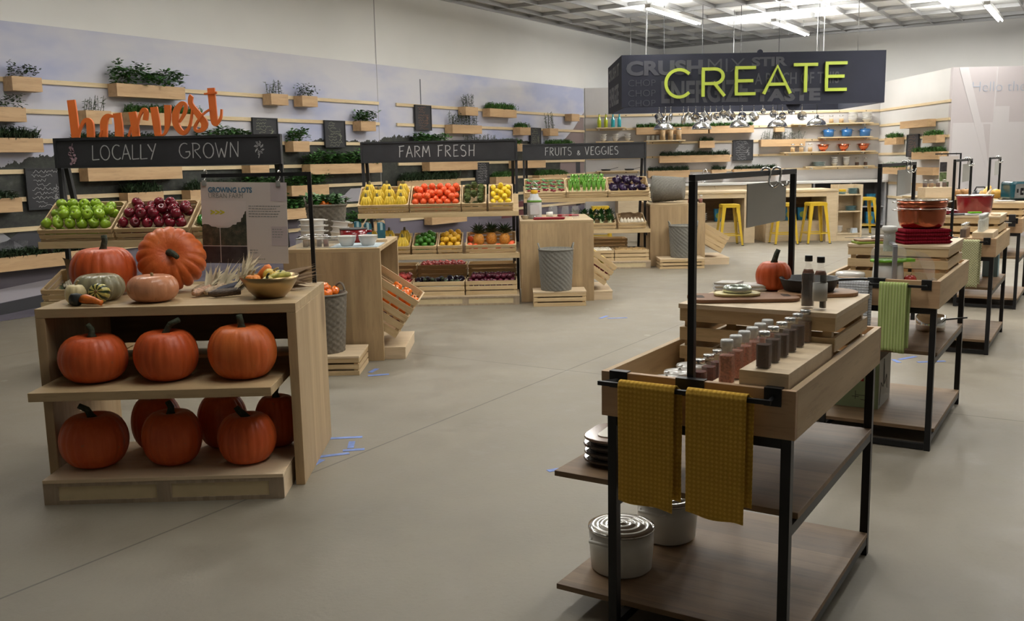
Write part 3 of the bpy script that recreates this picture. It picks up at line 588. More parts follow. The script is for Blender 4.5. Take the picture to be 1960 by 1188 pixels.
def bed(key, M, w, d, z, r, label, cat, group, seed, layers=2, pitch=1.03, rot='any', t=.014, front_low=True, top_frac=.7, hz=1.35):
    """a heap of like produce: grid rows in the crate, a loose upper layer, then pushed apart until nothing overlaps"""
    R = random.Random(seed); pz = 2 * r * pitch; tt_ = t + .006; W_ = w - 2 * tt_ - 2 * r; D_ = d - 2 * tt_ - 2 * r; P_ = []
    nr = max(1, int(D_ / (pz * .92)) + 1); nc = max(1, int(W_ / pz) + 1); base = []
    for j in range(nr):
        y = tt_ + r + (D_ * j / max(1, nr - 1) if nr > 1 else D_ / 2); k = nc - (j % 2 if nc > 2 else 0); sp = W_ / max(1, nc - 1); off = -W_ / 2 + (sp / 2 if (j % 2 and nc > 2) else 0)
        for i in range(k): base.append((off + sp * i, y, j, sp))
    for x, y, j, sp in base: P_.append([x, y, z + R.uniform(-.1, .1) * r])
    if layers > 1:
        for x, y, j, sp in base:
            if j >= nr - 1 and nr > 1: continue
            x2 = x + sp / 2; y2 = y + D_ / max(1, nr - 1) / 2
            if x2 > W_ / 2 or R.random() > top_frac: continue
            P_.append([x2, y2, z + hz * r])
    if front_low:
        x = -W_ / 2; zl = max(r + .010, z - 2.02 * r)
        while x < W_ / 2 + .001: P_.append([x, tt_ + r, zl]); x += pz
    n = len(P_); lim = 2 * r * 1.012
    for it in range(60):
        moved = False
        for i in range(n):
            a_ = P_[i]
            for j in range(i + 1, n):
                b_ = P_[j]; dx = b_[0] - a_[0]
                if abs(dx) > lim: continue
                dy = b_[1] - a_[1]; dz = b_[2] - a_[2]; q = dx * dx + dy * dy + dz * dz
                if q < lim * lim:
                    q = math.sqrt(q) + 1e-6; m = (lim - q) / 2 / q; moved = True
                    up = i if a_[2] > b_[2] else j
                    for c, dd in enumerate((dx, dy, dz)): a_[c] -= dd * m; b_[c] += dd * m
                    P_[up][2] += .0006
        for p in P_: p[0] = min(max(p[0], -W_ / 2), W_ / 2); p[1] = min(max(p[1], tt_ + r), tt_ + r + D_); p[2] = max(p[2], r + .010)
        if not moved: break
    for x, y, zz in P_:
        g = .5 if rot == 'any' else .12; Q = Euler((R.gauss(0, g), R.gauss(0, g), R.uniform(0, 6.28))).to_matrix().to_4x4(); place(key, M @ T(x, y, zz) @ Q, label, cat, group)
def board_sign(parent, w, z0, z1, y0):
    f = MB(); f.box(-w / 2, y0 - .012, z1 - .02, w / 2, y0 + .02, z1); f.box(-w / 2, y0 - .012, z0, w / 2, y0 + .02, z0 + .02); f.box(-w / 2, y0 - .012, z0 + .02, -w / 2 + .022, y0 + .02, z1 - .02); f.box(w / 2 - .022, y0 - .012, z0 + .02, w / 2, y0 + .02, z1 - .02)
    f.build('sign_frame', blackp, parent); return MB().box(-w / 2 + .022, y0, z0 + .02, w / 2 - .022, y0 + .012, z1 - .02).build('sign_slate', slate, parent)
# chalk capitals as strokes on a unit box
def arc(cx, cy, rx, ry, a0, a1, n=10): return [(cx + rx * math.cos(math.radians(a0 + (a1 - a0) * i / n)), cy + ry * math.sin(math.radians(a0 + (a1 - a0) * i / n))) for i in range(n + 1)]
GL = {'L': [[(.1, 1), (.02, 0), (.6, .03)]], 'O': [arc(.42, .48, .4, .5, 95, 455, 16)], 'C': [arc(.48, .5, .42, .5, 55, 310, 14)], 'A': [[(0, 0), (.38, 1.02), (.72, -.02)], [(.12, .36), (.62, .38)]], 'Y': [[(0, 1), (.34, .5)], [(.7, 1.05), (.2, -.05)]],
      'G': [arc(.46, .5, .44, .5, 60, 330, 14) + [(.82, .42)], [(.5, .42), (.86, .44)]], 'R': [[(.06, 0), (.1, 1)], [(.02, .98)] + arc(.3, .76, .32, .22, 85, -90, 8) + [(.2, .5), (.66, -.02)]], 'W': [[(0, 1), (.22, 0), (.44, .62), (.66, 0), (.95, 1.05)]], 'N': [[(.02, 0), (.1, 1), (.62, .02), (.7, 1.06)]],
      'F': [[(.06, 0), (.12, 1)], [(.02, .98), (.62, 1.03)], [(.1, .55), (.5, .58)]], 'M': [[(0, 0), (.12, 1), (.42, .35), (.72, 1.0), (.84, 0)]], 'E': [[(.08, .0), (.12, 1)], [(.06, 1), (.6, 1.02)], [(.1, .52), (.5, .54)], [(.06, 0), (.62, .02)]], 'S': [arc(.34, .76, .28, .24, 40, 250, 9) + arc(.32, .26, .3, .27, 80, -140, 10)],
      'H': [[(.06, 0), (.1, 1)], [(.6, -.02), (.66, 1.04)], [(.08, .5), (.64, .52)]], 'U': [[(.04, 1), (.06, .4)] + arc(.36, .3, .3, .3, 180, 360, 8) + [(.68, 1.02)]], 'I': [[(.1, 0), (.14, 1)]], 'T': [[(.34, 0), (.38, 1)], [(0, .98), (.74, 1.02)]], 'V': [[(0, 1), (.32, 0), (.68, 1.04)]], '&': [[(.6, 0), (.2, .62)] + arc(.32, .72, .14, .14, 200, -20, 7) + [(.12, .3)] + arc(.3, .2, .2, .2, 170, 330, 6) + [(.62, .4)]]}
ADV = {'I': .34, 'M': 1.05, 'W': 1.1, 'O': 1.0, 'G': 1.02, 'L': .72, 'E': .8, 'F': .78, '&': .8, ' ': .6}
def chalk_text(body, x, z, h, parent, y, mat=chalk, w=.007, sx=.78, track=1.0):
    m = MB(); R = random.Random(len(body))
    for ch in body:
        for st in GL.get(ch, []):
            hh = h * (.62 if ch == '&' else 1)
            pts = [(x + px * h * sx, R.uniform(-.0004, .0004), z + pz * hh) for px, pz in st]
            for p, q in zip(pts, pts[1:]):
                if (Vector(p) - Vector(q)).length > 1e-4: m.bar(p, q, w * R.uniform(.75, 1.15), .0012, up=(0, 1, 0))
        x += ADV.get(ch, .88) * h * sx * track
    o = m.build('chalk_lettering', mat, parent); o.location = (0, y, 0); return x
base_edge = wood('platform_edge', (0.42, 0.33, 0.23), (0.33, 0.25, 0.17), 'z', plank='x', pw=.03, tone=.4)
def plinth(parent_or_M, w, d, h, label=None, n=2, parent=None, name='plinth_base'):
    """low plywood platform with inset front panels; origin middle of the front edge"""
    p = thing(name, label, 'platform', M=parent_or_M) if parent is None else parent
    MB().box(-w / 2, .012, 0, w / 2, d, h - .018).build('platform_body' if parent is None else 'base_body', ply, p)
    MB().box(-w / 2, -.002, h - .018, w / 2, d, h).build('platform_top' if parent is None else 'base_top', ply, p, bevel=.0015)
    f = MB(); st = .07; pwid = (w - st * (n + 1)) / n
    f.box(-w / 2, 0, 0, w / 2, .012, .02); f.box(-w / 2, 0, h - .034, w / 2, .012, h - .018)
    for i in range(n + 1): x = -w / 2 + i * (pwid + st); f.box(x, 0, .02, x + st, .012, h - .034)
    f.build('front_frame', base_edge, p)
    b = MB()
    for i in range(n): x = -w / 2 + st + i * (pwid + st); MB().box(x, .006, .02, x + pwid, .012, h - .034).build('inset_panel', inset, p)
    return p
A_UP, A_MID = math.radians(30), math.radians(18)
def stand(x0, x1, ys, label, texts):
    w = x1 - x0; t = thing('display_stand', label, 'display stand', (0.5 * (x0 + x1), ys, 0)); hw = w / 2
    board_sign(t, w, 1.595, 1.832, -.012)
    for s in (-1, 1):
        x = s * (hw - .016)
        MB().box(x - .016, .009, 0, x + .016, .045, 1.832).build('front_post', blackp, t)
        b = MB(); b.bar((x - s * .04, .06, 1.60), (x - s * .04, .52, 0.02), .035, .045); b.build('rear_leg', blackp, t)
        b = MB(); b.bar((x - s * .04, -.36, .962), (x - s * .04, .08, 1.205), .03, .03); b.bar((x - s * .04, -.42, .488), (x - s * .04, .10, .655), .03, .03); b.build('tray_bracket', blackp, t)
    for zz, yy, ang, nm in ((.98, -.42, A_UP, 'upper_tray'), (.515, -.47, A_MID, 'middle_tray')):
        MB().box(-hw, yy, zz, hw, yy + .022, zz + .055).build(nm + '_lip', pine_x, t, bevel=.002)
        M = T(0, yy + .022, zz) @ RX(ang); o = MB().box(-hw, 0, 0, hw, .435 if nm[0] == 'u' else .42, .018).build(nm + '_board', pine_x, t); o.matrix_local = M
    MB().box(-hw, .30, .20, hw, .34, .245).build('rear_rail', blackp, t)
    b = MB(); MBq = plinth(None, w - .02, .42, .115, n=3, parent=(pe := bpy.data.objects.new('base', None))); C.objects.link(pe); pe.parent = t; pe.location = (0, -.55, 0)
    return t
def on_tray(sx, ys, which, x):
    if which == 'up': return T(sx + x, ys - .398, .98) @ RX(A_UP) @ T(0, .037, .0195)
    if which == 'mid': return T(sx + x, ys - .448, .515) @ RX(A_MID) @ T(0, .031, .0195)
    if which == 'low': return T(sx + x, ys - .54, .1165)
    return T(sx + x, ys + .06, .2465)
CH, CD = .128, .40
STANDS = {'LG': (-3.646, -1.828, 7.74), 'FF': (-1.70, .098, 11.04), 'FV': (.205, 2.054, 14.37)}
for k, (nm, lab) in {'LG': ('LOCALLY GROWN', 'tiered produce stand under the LOCALLY GROWN chalk sign, behind the pumpkin table'), 'FF': ('FARM FRESH', 'tiered produce stand under the FARM FRESH chalk sign holding bananas and oranges'), 'FV': ('FRUITS', 'tiered produce stand under the FRUITS and VEGGIES chalk sign holding celery')}.items():
    x0, x1, ys = STANDS[k]; t = stand(x0, x1, ys, lab, None); L = -(x1 - x0) / 2
    if k == 'LG':
        chalk_text('LOCALLY', L + .30, 1.655, .115, t, -.0135, w=.008, sx=.80); chalk_text('GROWN', L + 1.0, 1.655, .118, t, -.0135, w=.008, sx=.86)
        R = random.Random(3); gm = plain('chalk_pink', (0.34, 0.22, 0.26), .9)
        b = MB()
        for i in range(16): b.lathe([(0, -.001), (.011, -.001), (.011, .001), (0, .001)], 8, M=T(L + .142 + R.uniform(-.024, .024), 0, 1.755 - i * .0085) @ RX(PI / 2), sm=False)
        b.bar((L + .142, 0, 1.76), (L + .15, 0, 1.79), .004, .001, up=(0, 1, 0)); o = b.build('chalk_grapes_drawing', gm, t); o.location = (0, -.0135, 0)
        b = MB()
        for i in range(22): a_ = i * .8; r_ = .012 + .0014 * i; c = Vector((L + 1.645 + r_ * math.cos(a_) * .8, 0, 1.725 + r_ * math.sin(a_) * 1.25)); b.bar(c, c + Vector((.02 * math.cos(a_ + 1.2), 0, .02 * math.sin(a_ + 1.2))), .005, .001, up=(0, 1, 0))
        b.bar((L + 1.645, 0, 1.68), (L + 1.635, 0, 1.645), .006, .001, up=(0, 1, 0)); o = b.build('chalk_artichoke_drawing', chalk, t); o.location = (0, -.0135, 0)
    elif k == 'FF': chalk_text('FARM FRESH', L + .44, 1.652, .125, t, -.0135, w=.010, sx=.80, track=1.06)
    else: chalk_text('FRUITS & VEGGIES', L + .335, 1.66, .115, t, -.0135, w=.009, sx=.74, track=1.06)
def stock(k, tier, xc, w, label, fill=None, group=None, h=CH, d=CD):
    x0, x1, ys = STANDS[k]; M = on_tray((x0 + x1) / 2, ys, tier, xc); crate(M, w, d, h, label, group)
    if fill: fill(M, w, d, h)
def F(key, r, label, cat, group, seed, **kw):
    dz = kw.pop('dz', -.3)
    return lambda M, w, d, h: bed(key, M, w, d, h + dz * r, r, label, cat, group, seed, **kw)
# LOCALLY GROWN
stock('LG', 'up', -.615, .57, 'slatted crate of green apples on the upper tray', F('apple_g', .0415, 'green apple in the crate under the LOCALLY GROWN sign', 'apple', 'green apples', 1, pitch=1.02))
stock('LG', 'up', -.025, .57, 'slatted crate of dark red apples on the upper tray', F('apple_r', .0415, 'dark red apple in the crate behind the two large pumpkins', 'apple', 'dark red apples', 2, pitch=1.02))
stock('LG', 'up', .575, .57, 'slatted crate of green bell peppers behind the poster', F('pepper_g', .045, 'shiny green bell pepper in the crate behind the poster', 'bell pepper', 'green bell peppers', 3, layers=1))
stock('LG', 'mid', -.62, .57, 'slatted crate of pale cauliflower lined with brown paper')
stock('LG', 'low', -.62, .57, 'slatted crate on the lowest tier peeking out left of the pumpkin table', h=.15)
# FARM FRESH
stock('FF', 'up', -.61, .565, 'slatted crate of yellow bananas on the top tray')
stock('FF', 'up', -.03, .565, 'slatted crate heaped with oranges on the top tray', F('orange', .038, 'bright orange in the crate beside the top-tray bananas', 'orange', 'oranges', 5, pitch=1.01))
stock('FF', 'up', .40, .275, 'narrow crate of small green artichokes beside the oranges', F('artichoke', .044, 'green artichoke in the narrow crate beside the oranges', 'artichoke', 'artichokes', 6, rot='flat'))
stock('FF', 'up', .70, .275, 'narrow crate heaped with bright yellow lemons', F('lemon', .033, 'bright yellow lemon in the top-tray crate at the stand end', 'lemon', 'top tray lemons', 7, pitch=1.08))
stock('FF', 'mid', -.61, .565, 'slatted crate of bananas on the middle tray beside the pedestal')
stock('FF', 'mid', -.165, .275, 'narrow crate of dark green limes', F('lime', .029, 'dark green lime in the narrow middle-tray crate', 'lime', 'limes', 8, pitch=1.05))
stock('FF', 'mid', .12, .275, 'narrow crate heaped with golden lemons', F('citrus', .033, 'golden lemon heaped in the middle-tray crate by the limes', 'lemon', 'middle tray golden lemons', 9, pitch=1.06, top_frac=1.0))
stock('FF', 'mid', .58, .565, 'slatted crate with three pineapples on the middle tray')
stock('FF', 'low', -.60, .575, 'slatted crate of pink-red apples on the lowest tier', F('apple_p', .036, 'pink-red apple in the lowest crate beside the pedestal', 'apple', 'pink-red apples', 10), h=.155)
stock('FF', 'low', -.012, .575, 'slatted crate of black eggplants on the lowest tier', h=.155)
stock('FF', 'low', .578, .575, 'slatted crate of dark plums on the lowest tier', F('plum', .031, 'dark red plum in the lowest crate at the stand end', 'plum', 'plums', 12, top_frac=.8), h=.155)
for i, (xx, ll) in enumerate([(-.60, 'back crate behind the pink-red apples'), (-.01, 'back crate with red apples behind the eggplants'), (.58, 'empty back crate behind the plums')]): stock('FF', 'back', xx, .57, 'slatted ' + ll, F('apple_p', .036, 'red apple in the shaded back crate behind the eggplants', 'apple', 'shaded red apples', 13, layers=1, front_low=False) if i == 1 else None, h=.15, d=.36)
for tier, xc, n, lab, gr, sd in (('up', -.61, ((3, .27), (4, .155), (4, .04)), 'bunch of yellow bananas in the top-tray crate', 'top tray bananas', 21), ('mid', -.61, ((3, .24), (4, .08)), 'bunch of bananas in the middle-tray crate beside the pedestal', 'middle tray bananas', 22)):
    x0, x1, ys = STANDS['FF']; M = on_tray((x0 + x1) / 2, ys, tier, xc); R = random.Random(sd); tilt = A_UP if tier == 'up' else A_MID
    for k, y in n:
        for i in range(k):
            x = -.19 + .38 * i / (k - 1) + (.02 if k == 3 else 0) + R.uniform(-.008, .008)
            place('banana', M @ T(x, y + .045, .10 + (.0 if y < .1 else .02)) @ RX(-.18) @ RZ(R.gauss(0, .12)) @ SC(1.0), lab, 'bananas', gr)
x0, x1, ys = STANDS['FF']; M = on_tray((x0 + x1) / 2, ys, 'mid', .58)
for i, (x, s) in enumerate(((-.14, 'first'), (.005, 'second'), (.155, 'third'))): place('pineapple', M @ T(x, .16 + .03 * (i == 1), .058) @ RX(-.30) @ RZ(i) @ SC(.95), s + ' of three pineapples counted from the golden lemons', 'pineapple', None)
for i, x in enumerate((-.235, -.175, .08, .225, .24, -.07, -.24)): place('orange', M @ T(x, (.056, .13, .07, .056, .14, .06, .30)[i], (.10, .06, .08, .10, .08, .075, .08)[i]) @ SC(.95), 'small orange tucked around the pineapples', 'orange', 'oranges among the pineapples')
M = on_tray((x0 + x1) / 2, ys, 'low', -.012); R = random.Random(17)
for i in range(10): place('eggplant', M @ T(-.235 + .052 * i, .10 + .05 * (i % 3), .148 + .012 * (i % 2)) @ RZ(R.uniform(-.5, .5)) @ RX(PI / 2 + R.uniform(-.3, .3)) @ SC(.9), 'black eggplant in the lowest crate under the golden lemons', 'eggplant', 'eggplants')
# FRUITS & VEGGIES
stock('FV', 'up', -.61, .60, 'slatted crate of radishes with leaves on the far top tray'); stock('FV', 'up', .0, .60, 'slatted crate of bright green celery'); stock('FV', 'up', .61, .60, 'slatted crate of purple cabbage heads')
stock('FV', 'mid', -.60, .58, 'slatted crate hidden behind the drink dispenser pedestal'); stock('FV', 'mid', .09, .66, 'slatted crate of romaine lettuce on the middle tray'); stock('FV', 'mid', .66, .40, 'slatted crate of garlic lined with brown paper')
stock('FV', 'low', .10, .56, 'slatted crate of white onions on the lowest tier', F('onion', .036, 'white onion in the lowest crate of the far stand', 'onion', 'white onions', 30, layers=1, front_low=False), h=.155)
stock('FV', 'low', .64, .50, 'slatted crate of potatoes on the lowest tier of the far stand', F('potato', .033, 'potato in the lowest crate of the far stand', 'potato', 'potatoes', 31, layers=1, front_low=False, rot='flat'), h=.155)
stock('FV', 'back', .3, .7, 'empty slatted crate at the back of the far stand', h=.15, d=.36)
x0, x1, ys = STANDS['FV']; sx = (x0 + x1) / 2; R = random.Random(40)
M = on_tray(sx, ys, 'up', -.61)
for j in range(3):
    for i in range(5): place('radish', M @ T(-.23 + .115 * i, .09 + .10 * j, .115 + R.uniform(-.005, .012)) @ RZ(R.uniform(-.6, .6)), 'bunch of red radishes with leaves in the far top crate', 'radishes', 'radish bunches')
M = on_tray(sx, ys, 'up', .0)
for j in range(2):
    for i in range(8 - j): place('celery', M @ T(-.245 + .07 * i + .035 * j, .07 + .11 * j, .075 + .02 * j) @ RX(-.55) @ RZ(R.uniform(-.3, .3)) @ RY(R.gauss(0, .08)), 'bright green celery bunch standing in the top crate', 'celery', 'celery bunches')
M = on_tray(sx, ys, 'up', .61)
for i, (x, y) in enumerate(((-.205, .095), (-.068, .10), (.068, .095), (.205, .10), (-.14, .27), (.0, .275), (.14, .27))): place('cabbage', M @ T(x, y, .115 + .02 * (i > 3)) @ RZ(i * 1.3) @ SC(.80), 'purple cabbage head in the top crate of the far stand', 'cabbage', 'purple cabbages')
M = on_tray(sx, ys, 'mid', .09)
for j in range(2):
    for i in range(5): place('romaine', M @ T(-.25 + .125 * i, .10 + .16 * j, .065 + .03 * j) @ RX(-.35) @ RZ(i * .9) @ SC(.92), 'romaine lettuce with white rib on the middle tray', 'lettuce', 'romaine lettuces')
M = on_tray(sx, ys, 'mid', .66)
for i in range(14): place('garlic', M @ T(-.15 + .05 * (i % 7), .05 + .055 * (i // 7), .125) @ RX(R.uniform(-1.2, .2)), 'garlic bulb in the crate lined with brown paper', 'garlic', 'garlic bulbs')
def crumple(w, h, seed, bulge=.05, nx=12, ny=8, amp=.018):
    m = MB(); vs = []; fs = []
    for j in range(ny + 1):
        for i in range(nx + 1):
            x = w * (i / nx - .5); v = j / ny; y = bulge * math.sin(v * PI) + amp * noise.noise((x * 14, v * 4, seed)); z = h * v * (1 - .3 * abs(noise.noise((x * 9, seed, 3)))); vs.append((x, y, z))
    for j in range(ny):
        for i in range(nx): a_ = j * (nx + 1) + i; fs.append((a_, a_ + 1, a_ + nx + 2, a_ + nx + 1))
    k = len(vs); vs += [(x, y + .0015, z) for x, y, z in vs]; fs += [tuple(q + k for q in reversed(f)) for f in fs]
    return m.add(vs, fs, True)
crumple(.30, .17, 2).build('paper_liner', paper, label='crumpled brown paper standing behind the garlic', cat='paper', M=M @ T(0, .20, .035) @ RX(-.25))
x0, x1, ys = STANDS['LG']; M = on_tray((x0 + x1) / 2, ys, 'mid', -.62)
crumple(.46, .24, 5).build('paper_liner', paper, label='crumpled brown paper standing behind the cauliflower crate', cat='paper', M=M @ T(0.04, .22, .05) @ RX(-.2))
caul = veg('cauliflower_white', (0.66, 0.60, 0.46), .7, .12, 60)
for i, (x, y) in enumerate(((-.08, .11), (.08, .10), (.19, .2))):
    c = MB(); R = random.Random(i)
    for q in range(40): a_ = q * 2.4; r_ = .01 + .052 * (q / 40) ** .5; c.ball((r_ * math.cos(a_), r_ * math.sin(a_), .05 - 9 * r_ * r_ + R.uniform(-.004, .004)), .013, 7, 5)
    o = c.build('cauliflower', caul, label='cauliflower with pale curds in the crate beside the pumpkins', cat='cauliflower', group='cauliflowers', M=M @ T(x, y, .10)); f = MB()
    for q in range(16): a_ = q * .4; f.leaf((.04 * math.cos(a_), .04 * math.sin(a_), -.01), (math.cos(a_), math.sin(a_), .5), .075, .06)
    f.build('outer_leaf', FOL['airy'], o)
# ================================================================ PUMPKIN TABLE
def pumpkin_mat(name, c1, c2, streak=True, rough=.42):
    m, nt, b = newmat(name); v = mapped(nt); n1 = noise_n(nt, v, 7, 3); n2 = noise_n(nt, mapped(nt, (60, 60, 3)), 1.0, 2); n3 = noise_n(nt, v, 26, 3)
    c = ramp(nt, n1, [(.3, c1), (.7, c2)]); c = mix(nt, math_n(nt, 'MULTIPLY', ramp(nt, n2, [(.45, (0, 0, 0)), (.75, (1, 1, 1))]), .22), c, tuple(min(1, x * 1.35 + .02) for x in c2))
    c = mix(nt, math_n(nt, 'MULTIPLY', math_n(nt, 'GREATER_THAN', n3, .70), .35), c, (0.25, 0.12, 0.06))
    nt.links.new(c, b.inputs['Base Color']); b.inputs['Roughness'].default_value = rough; b.inputs['Specular IOR Level'].default_value = .4
    bp = nt.nodes.new('ShaderNodeBump'); bp.inputs['Strength'].default_value = .12; bp.inputs['Distance'].default_value = .01; nt.links.new(n2, bp.inputs['Height']); nt.links.new(bp.outputs[0], b.inputs['Normal']); return m
PK = pumpkin_mat('pumpkin_orange', (0.49, 0.070, 0.016), (0.58, 0.105, 0.022)); PK2 = pumpkin_mat('pumpkin_bright', (0.53, 0.09, 0.016), (0.62, 0.15, 0.03)); PKP = pumpkin_mat('pumpkin_pink', (0.50, 0.20, 0.10), (0.56, 0.26, 0.14), rough=.25)
PKG = pumpkin_mat('pumpkin_greygreen', (0.20, 0.19, 0.11), (0.30, 0.26, 0.16), rough=.3)
stem_d = plain('pumpkin_stem', (0.035, 0.042, 0.022), .8, var=.35, vscale=40, bump=.5, bscale=90); stem_t = plain('stem_tan', (0.30, 0.22, 0.10), .8)
def pumpkin_body(R_, h, n, depth, seed, mat, parent=None, name='pumpkin', dent=.13, sq=.72):
    R = random.Random(seed); ph = [R.uniform(-.08, .08) for _ in range(n)]; amp = [R.uniform(.5, 1.35) for _ in range(n)]
    def rib(t, r, z):
        k = t / (2 * PI) * n; i = int(k) % n; u = k - int(k); s = abs(math.sin(PI * u)) ** .55
        lobes = 1 + .02 * math.cos(2 * t + seed) + .012 * math.cos(3 * t + seed * 2)
        return (1 - depth * amp[i] * (1 - s)) * lobes
    prof = []
    N_ = 17
    for i in range(N_ + 1):
        a_ = -PI / 2 + PI * i / N_; r = R_ * max(0, math.cos(a_)) ** sq; q = r / R_
        z = h / 2 * math.sin(a_) ; z -= math.copysign(1, z) * (dent if a_ > 0 else dent * .6) * h * max(0, 1 - q / .75) ** 1.6
        prof.append((max(r, 0), z))
    zm = min(p[1] for p in prof); prof = [(r, z - zm) for r, z in prof]; prof[0] = (0, prof[0][1]); prof[-1] = (0, prof[-1][1])
    m = MB().lathe(prof, n * 6, rib=rib); o = m.build(name, mat, parent); return o, prof[-1][1]
def stem_tube(pts, r0, r1, n=10):
    k = len(pts); rs = []
    for i in range(k):
        u = i / (k - 1); rs.append(r0 * (1 + .7 * max(0, .25 - u) / .25) * (1 - u) + r1 * u)
    return MB().tube(pts, rs, n)
def pumpkin(x, y, z, R_, h, label, seed, mat=None, stem=None, n=19, depth=.032, rot=None, stem_mat=None, group=None, sq=.72, sr=(.021, .014)):
    o, zt = pumpkin_body(R_, h, n, depth, seed, mat or PK, sq=sq); tag(o, label, 'pumpkin', group)
    st = stem or [(0, 0, 0), (0, 0, .03), (.01, 0, .06), (.03, 0, .085)]
    stem_tube([(a, b, c + zt - .012) for a, b, c in st], sr[0], sr[1]).build('stem', stem_mat or stem_d, o)
    o.matrix_world = T(x, y, z) @ (rot or RZ(seed * 1.7)); return o
TBR = math.radians(1.6)
tt = thing('pumpkin_table', 'pale timber display table with open front, shelf and pumpkins in the foreground', 'table', (-1.675, 4.535, 0), TBR)
TH, TD = .917, .84
MB().box(-.625, 0, TH - .045, .625, TD, TH).build('table_top', stave_x, tt, bevel=.002)
for s in (-1, 1):
    x = s * .6025; MB().box(x - .0225, 0, 0, x + .0225, TD, TH - .0455).build('side_panel', stave_zy, tt, bevel=.002)
MB().box(-.58, TD - .05, .60, .58, TD - .02, TH - .046).build('back_panel', shelf_y, tt)
MB().box(-.578, -.245, .518, .54, .50, .560).build('front_shelf', stave_x, tt, bevel=.002)
MB().box(-.578, TD - .25, .518, .578, TD - .06, .56).build('back_shelf', stave_x, tt, bevel=.002)
plf = plinth(T(-1.677, 4.345, 0) @ RZ(TBR), 1.136, .62, .123, 'low plywood platform with inset panels under the six lower pumpkins', n=2, name='pumpkin_platform')
up_st = [(0, 0, 0), (0, 0, .03), (.004, 0, .055), (-.01, 0, .085)]
pumpkin(-2.085, 4.56, .1235, .163, .285, 'round orange pumpkin with bent stem, first on the low platform from the open floor', 1, stem=[(0, 0, 0), (-.008, 0, .03), (-.022, 0, .06), (-.06, 0, .082)], rot=RZ(.2))
pumpkin(-1.703, 4.575, .1235, .145, .290, 'round orange pumpkin in the middle of the low platform', 2, stem=up_st, rot=RZ(.5))
pumpkin(-1.333, 4.575, .1235, .146, .265, 'round orange pumpkin with tan-tipped stem beside the open side panel', 3, stem=[(0, 0, 0), (-.01, 0, .03), (-.03, 0, .05), (-.045, 0, .07)], rot=RZ(0))
pumpkin(-1.88, 4.845, .1235, .130, .30, 'shaded pumpkin behind the first gap on the low platform', 4, stem=up_st); pumpkin(-1.535, 4.852, .1235, .128, .30, 'shaded pumpkin behind the middle pumpkin on the low platform', 5, stem=up_st); pumpkin(-1.245, 4.84, .1235, .115, .295, 'shaded pumpkin in the dark back corner of the low platform', 6, stem=up_st)
pumpkin(-2.035, 4.52, .561, .160, .248, 'squat orange pumpkin with grey bent stem at the shelf start', 7, stem=[(0, 0, 0), (0, 0, .035), (.002, 0, .06), (-.016, 0, .085)], rot=RZ(0), sr=(.019, .012))
pumpkin(-1.685, 4.53, .561, .154, .262, 'orange pumpkin with long leaning stem in the middle of the shelf', 8, stem=[(0, 0, 0), (.008, 0, .03), (.03, 0, .065), (.075, 0, .085)], rot=RZ(0), sr=(.016, .013))
pumpkin(-1.315, 4.54, .561, .162, .282, 'large scuffed orange pumpkin with straight stem at the shelf end', 9, PK2, stem=[(0, 0, 0), (0, 0, .03), (-.006, 0, .06), (-.012, 0, .085)], rot=RZ(1.2), sr=(.019, .015))
pumpkin(-2.165, 5.02, .9175, .168, .275, 'tall orange pumpkin with upright grey stem standing on the table top', 10, stem=[(0, 0, 0), (.01, 0, .04), (.018, 0, .07), (.016, 0, .10)], n=20, depth=.035, rot=RZ(0), sr=(.017, .015))
o = pumpkin(-1.875, 5.02, .9175, .178, .235, 'orange pumpkin lying on its side with dark stem towards the viewer', 11, PK2, stem=[(0, 0, 0), (.0, 0, .02), (.02, .01, .05), (.055, .02, .075)], n=17, depth=.09)
o.matrix_world = T(-1.825, 5.085, .9175 + .179) @ RZ(.28) @ RX(math.radians(66)) @ RZ(-1.2) @ T(0, 0, -.11)
pumpkin(-2.10, 4.80, .9175, .128, .145, 'grey-green heirloom pumpkin with broad ribs and an orange blush', 12, PKG, stem=[(0, 0, 0), (0, 0, .008), (0, 0, .012), (.002, 0, .016)], n=12, depth=.12, sq=.62)
pumpkin(-1.795, 4.715, .9175, .124, .145, 'glossy pink pumpkin with short tan stem on the table edge', 13, PKP, stem=[(0, 0, 0), (0, 0, .015), (.001, 0, .028), (0, 0, .034)], n=13, depth=.035, stem_mat=stem_t, sq=.62, sr=(.008, .007))
def striped(name, c1, c2, k, wob=.06):
    m, nt, b = newmat(name); v = mapped(nt); xyz = sep(nt, v); an = math_n(nt, 'ARCTAN2', xyz[1], xyz[0]); nz = noise_n(nt, v, 30, 3)
    s = math_n(nt, 'SINE', math_n(nt, 'ADD', math_n(nt, 'MULTIPLY', an, k), math_n(nt, 'MULTIPLY', nz, 3.2)))
    nt.links.new(mix(nt, ramp(nt, s, [(.12, (0, 0, 0)), (.3, (1, 1, 1))]), c1, c2), b.inputs['Base Color']); b.inputs['Roughness'].default_value = .3; return m
STR = striped('gourd_striped', (0.50, 0.44, 0.12), (0.022, 0.04, 0.012), 9); WHG = plain('gourd_cream', (0.66, 0.55, 0.30), .4, var=.12, vscale=20); GYE = plain('gourd_yellow', (0.66, 0.44, 0.06), .35, var=.15, vscale=20)
def gourd(M, R_, h, label, mat, n=10, depth=.05, stem=True, name='gourd', cat='gourd', sm=None):
    o, zt = pumpkin_body(R_, h, n, depth, int(R_ * 999), mat, name=name, sq=.7); tag(o, label, cat); o.matrix_world = M
    if stem: stem_tube([(0, 0, zt - .004), (0, 0, zt + .01), (.006, 0, zt + .022), (.014, 0, zt + .028)], .006, .005, 7).build('stem', sm or stem_t, o)
    return o
gourd(T(-2.165, 4.685, .9175), .056, .105, 'small cream gourd at the corner of the pumpkin table', WHG)
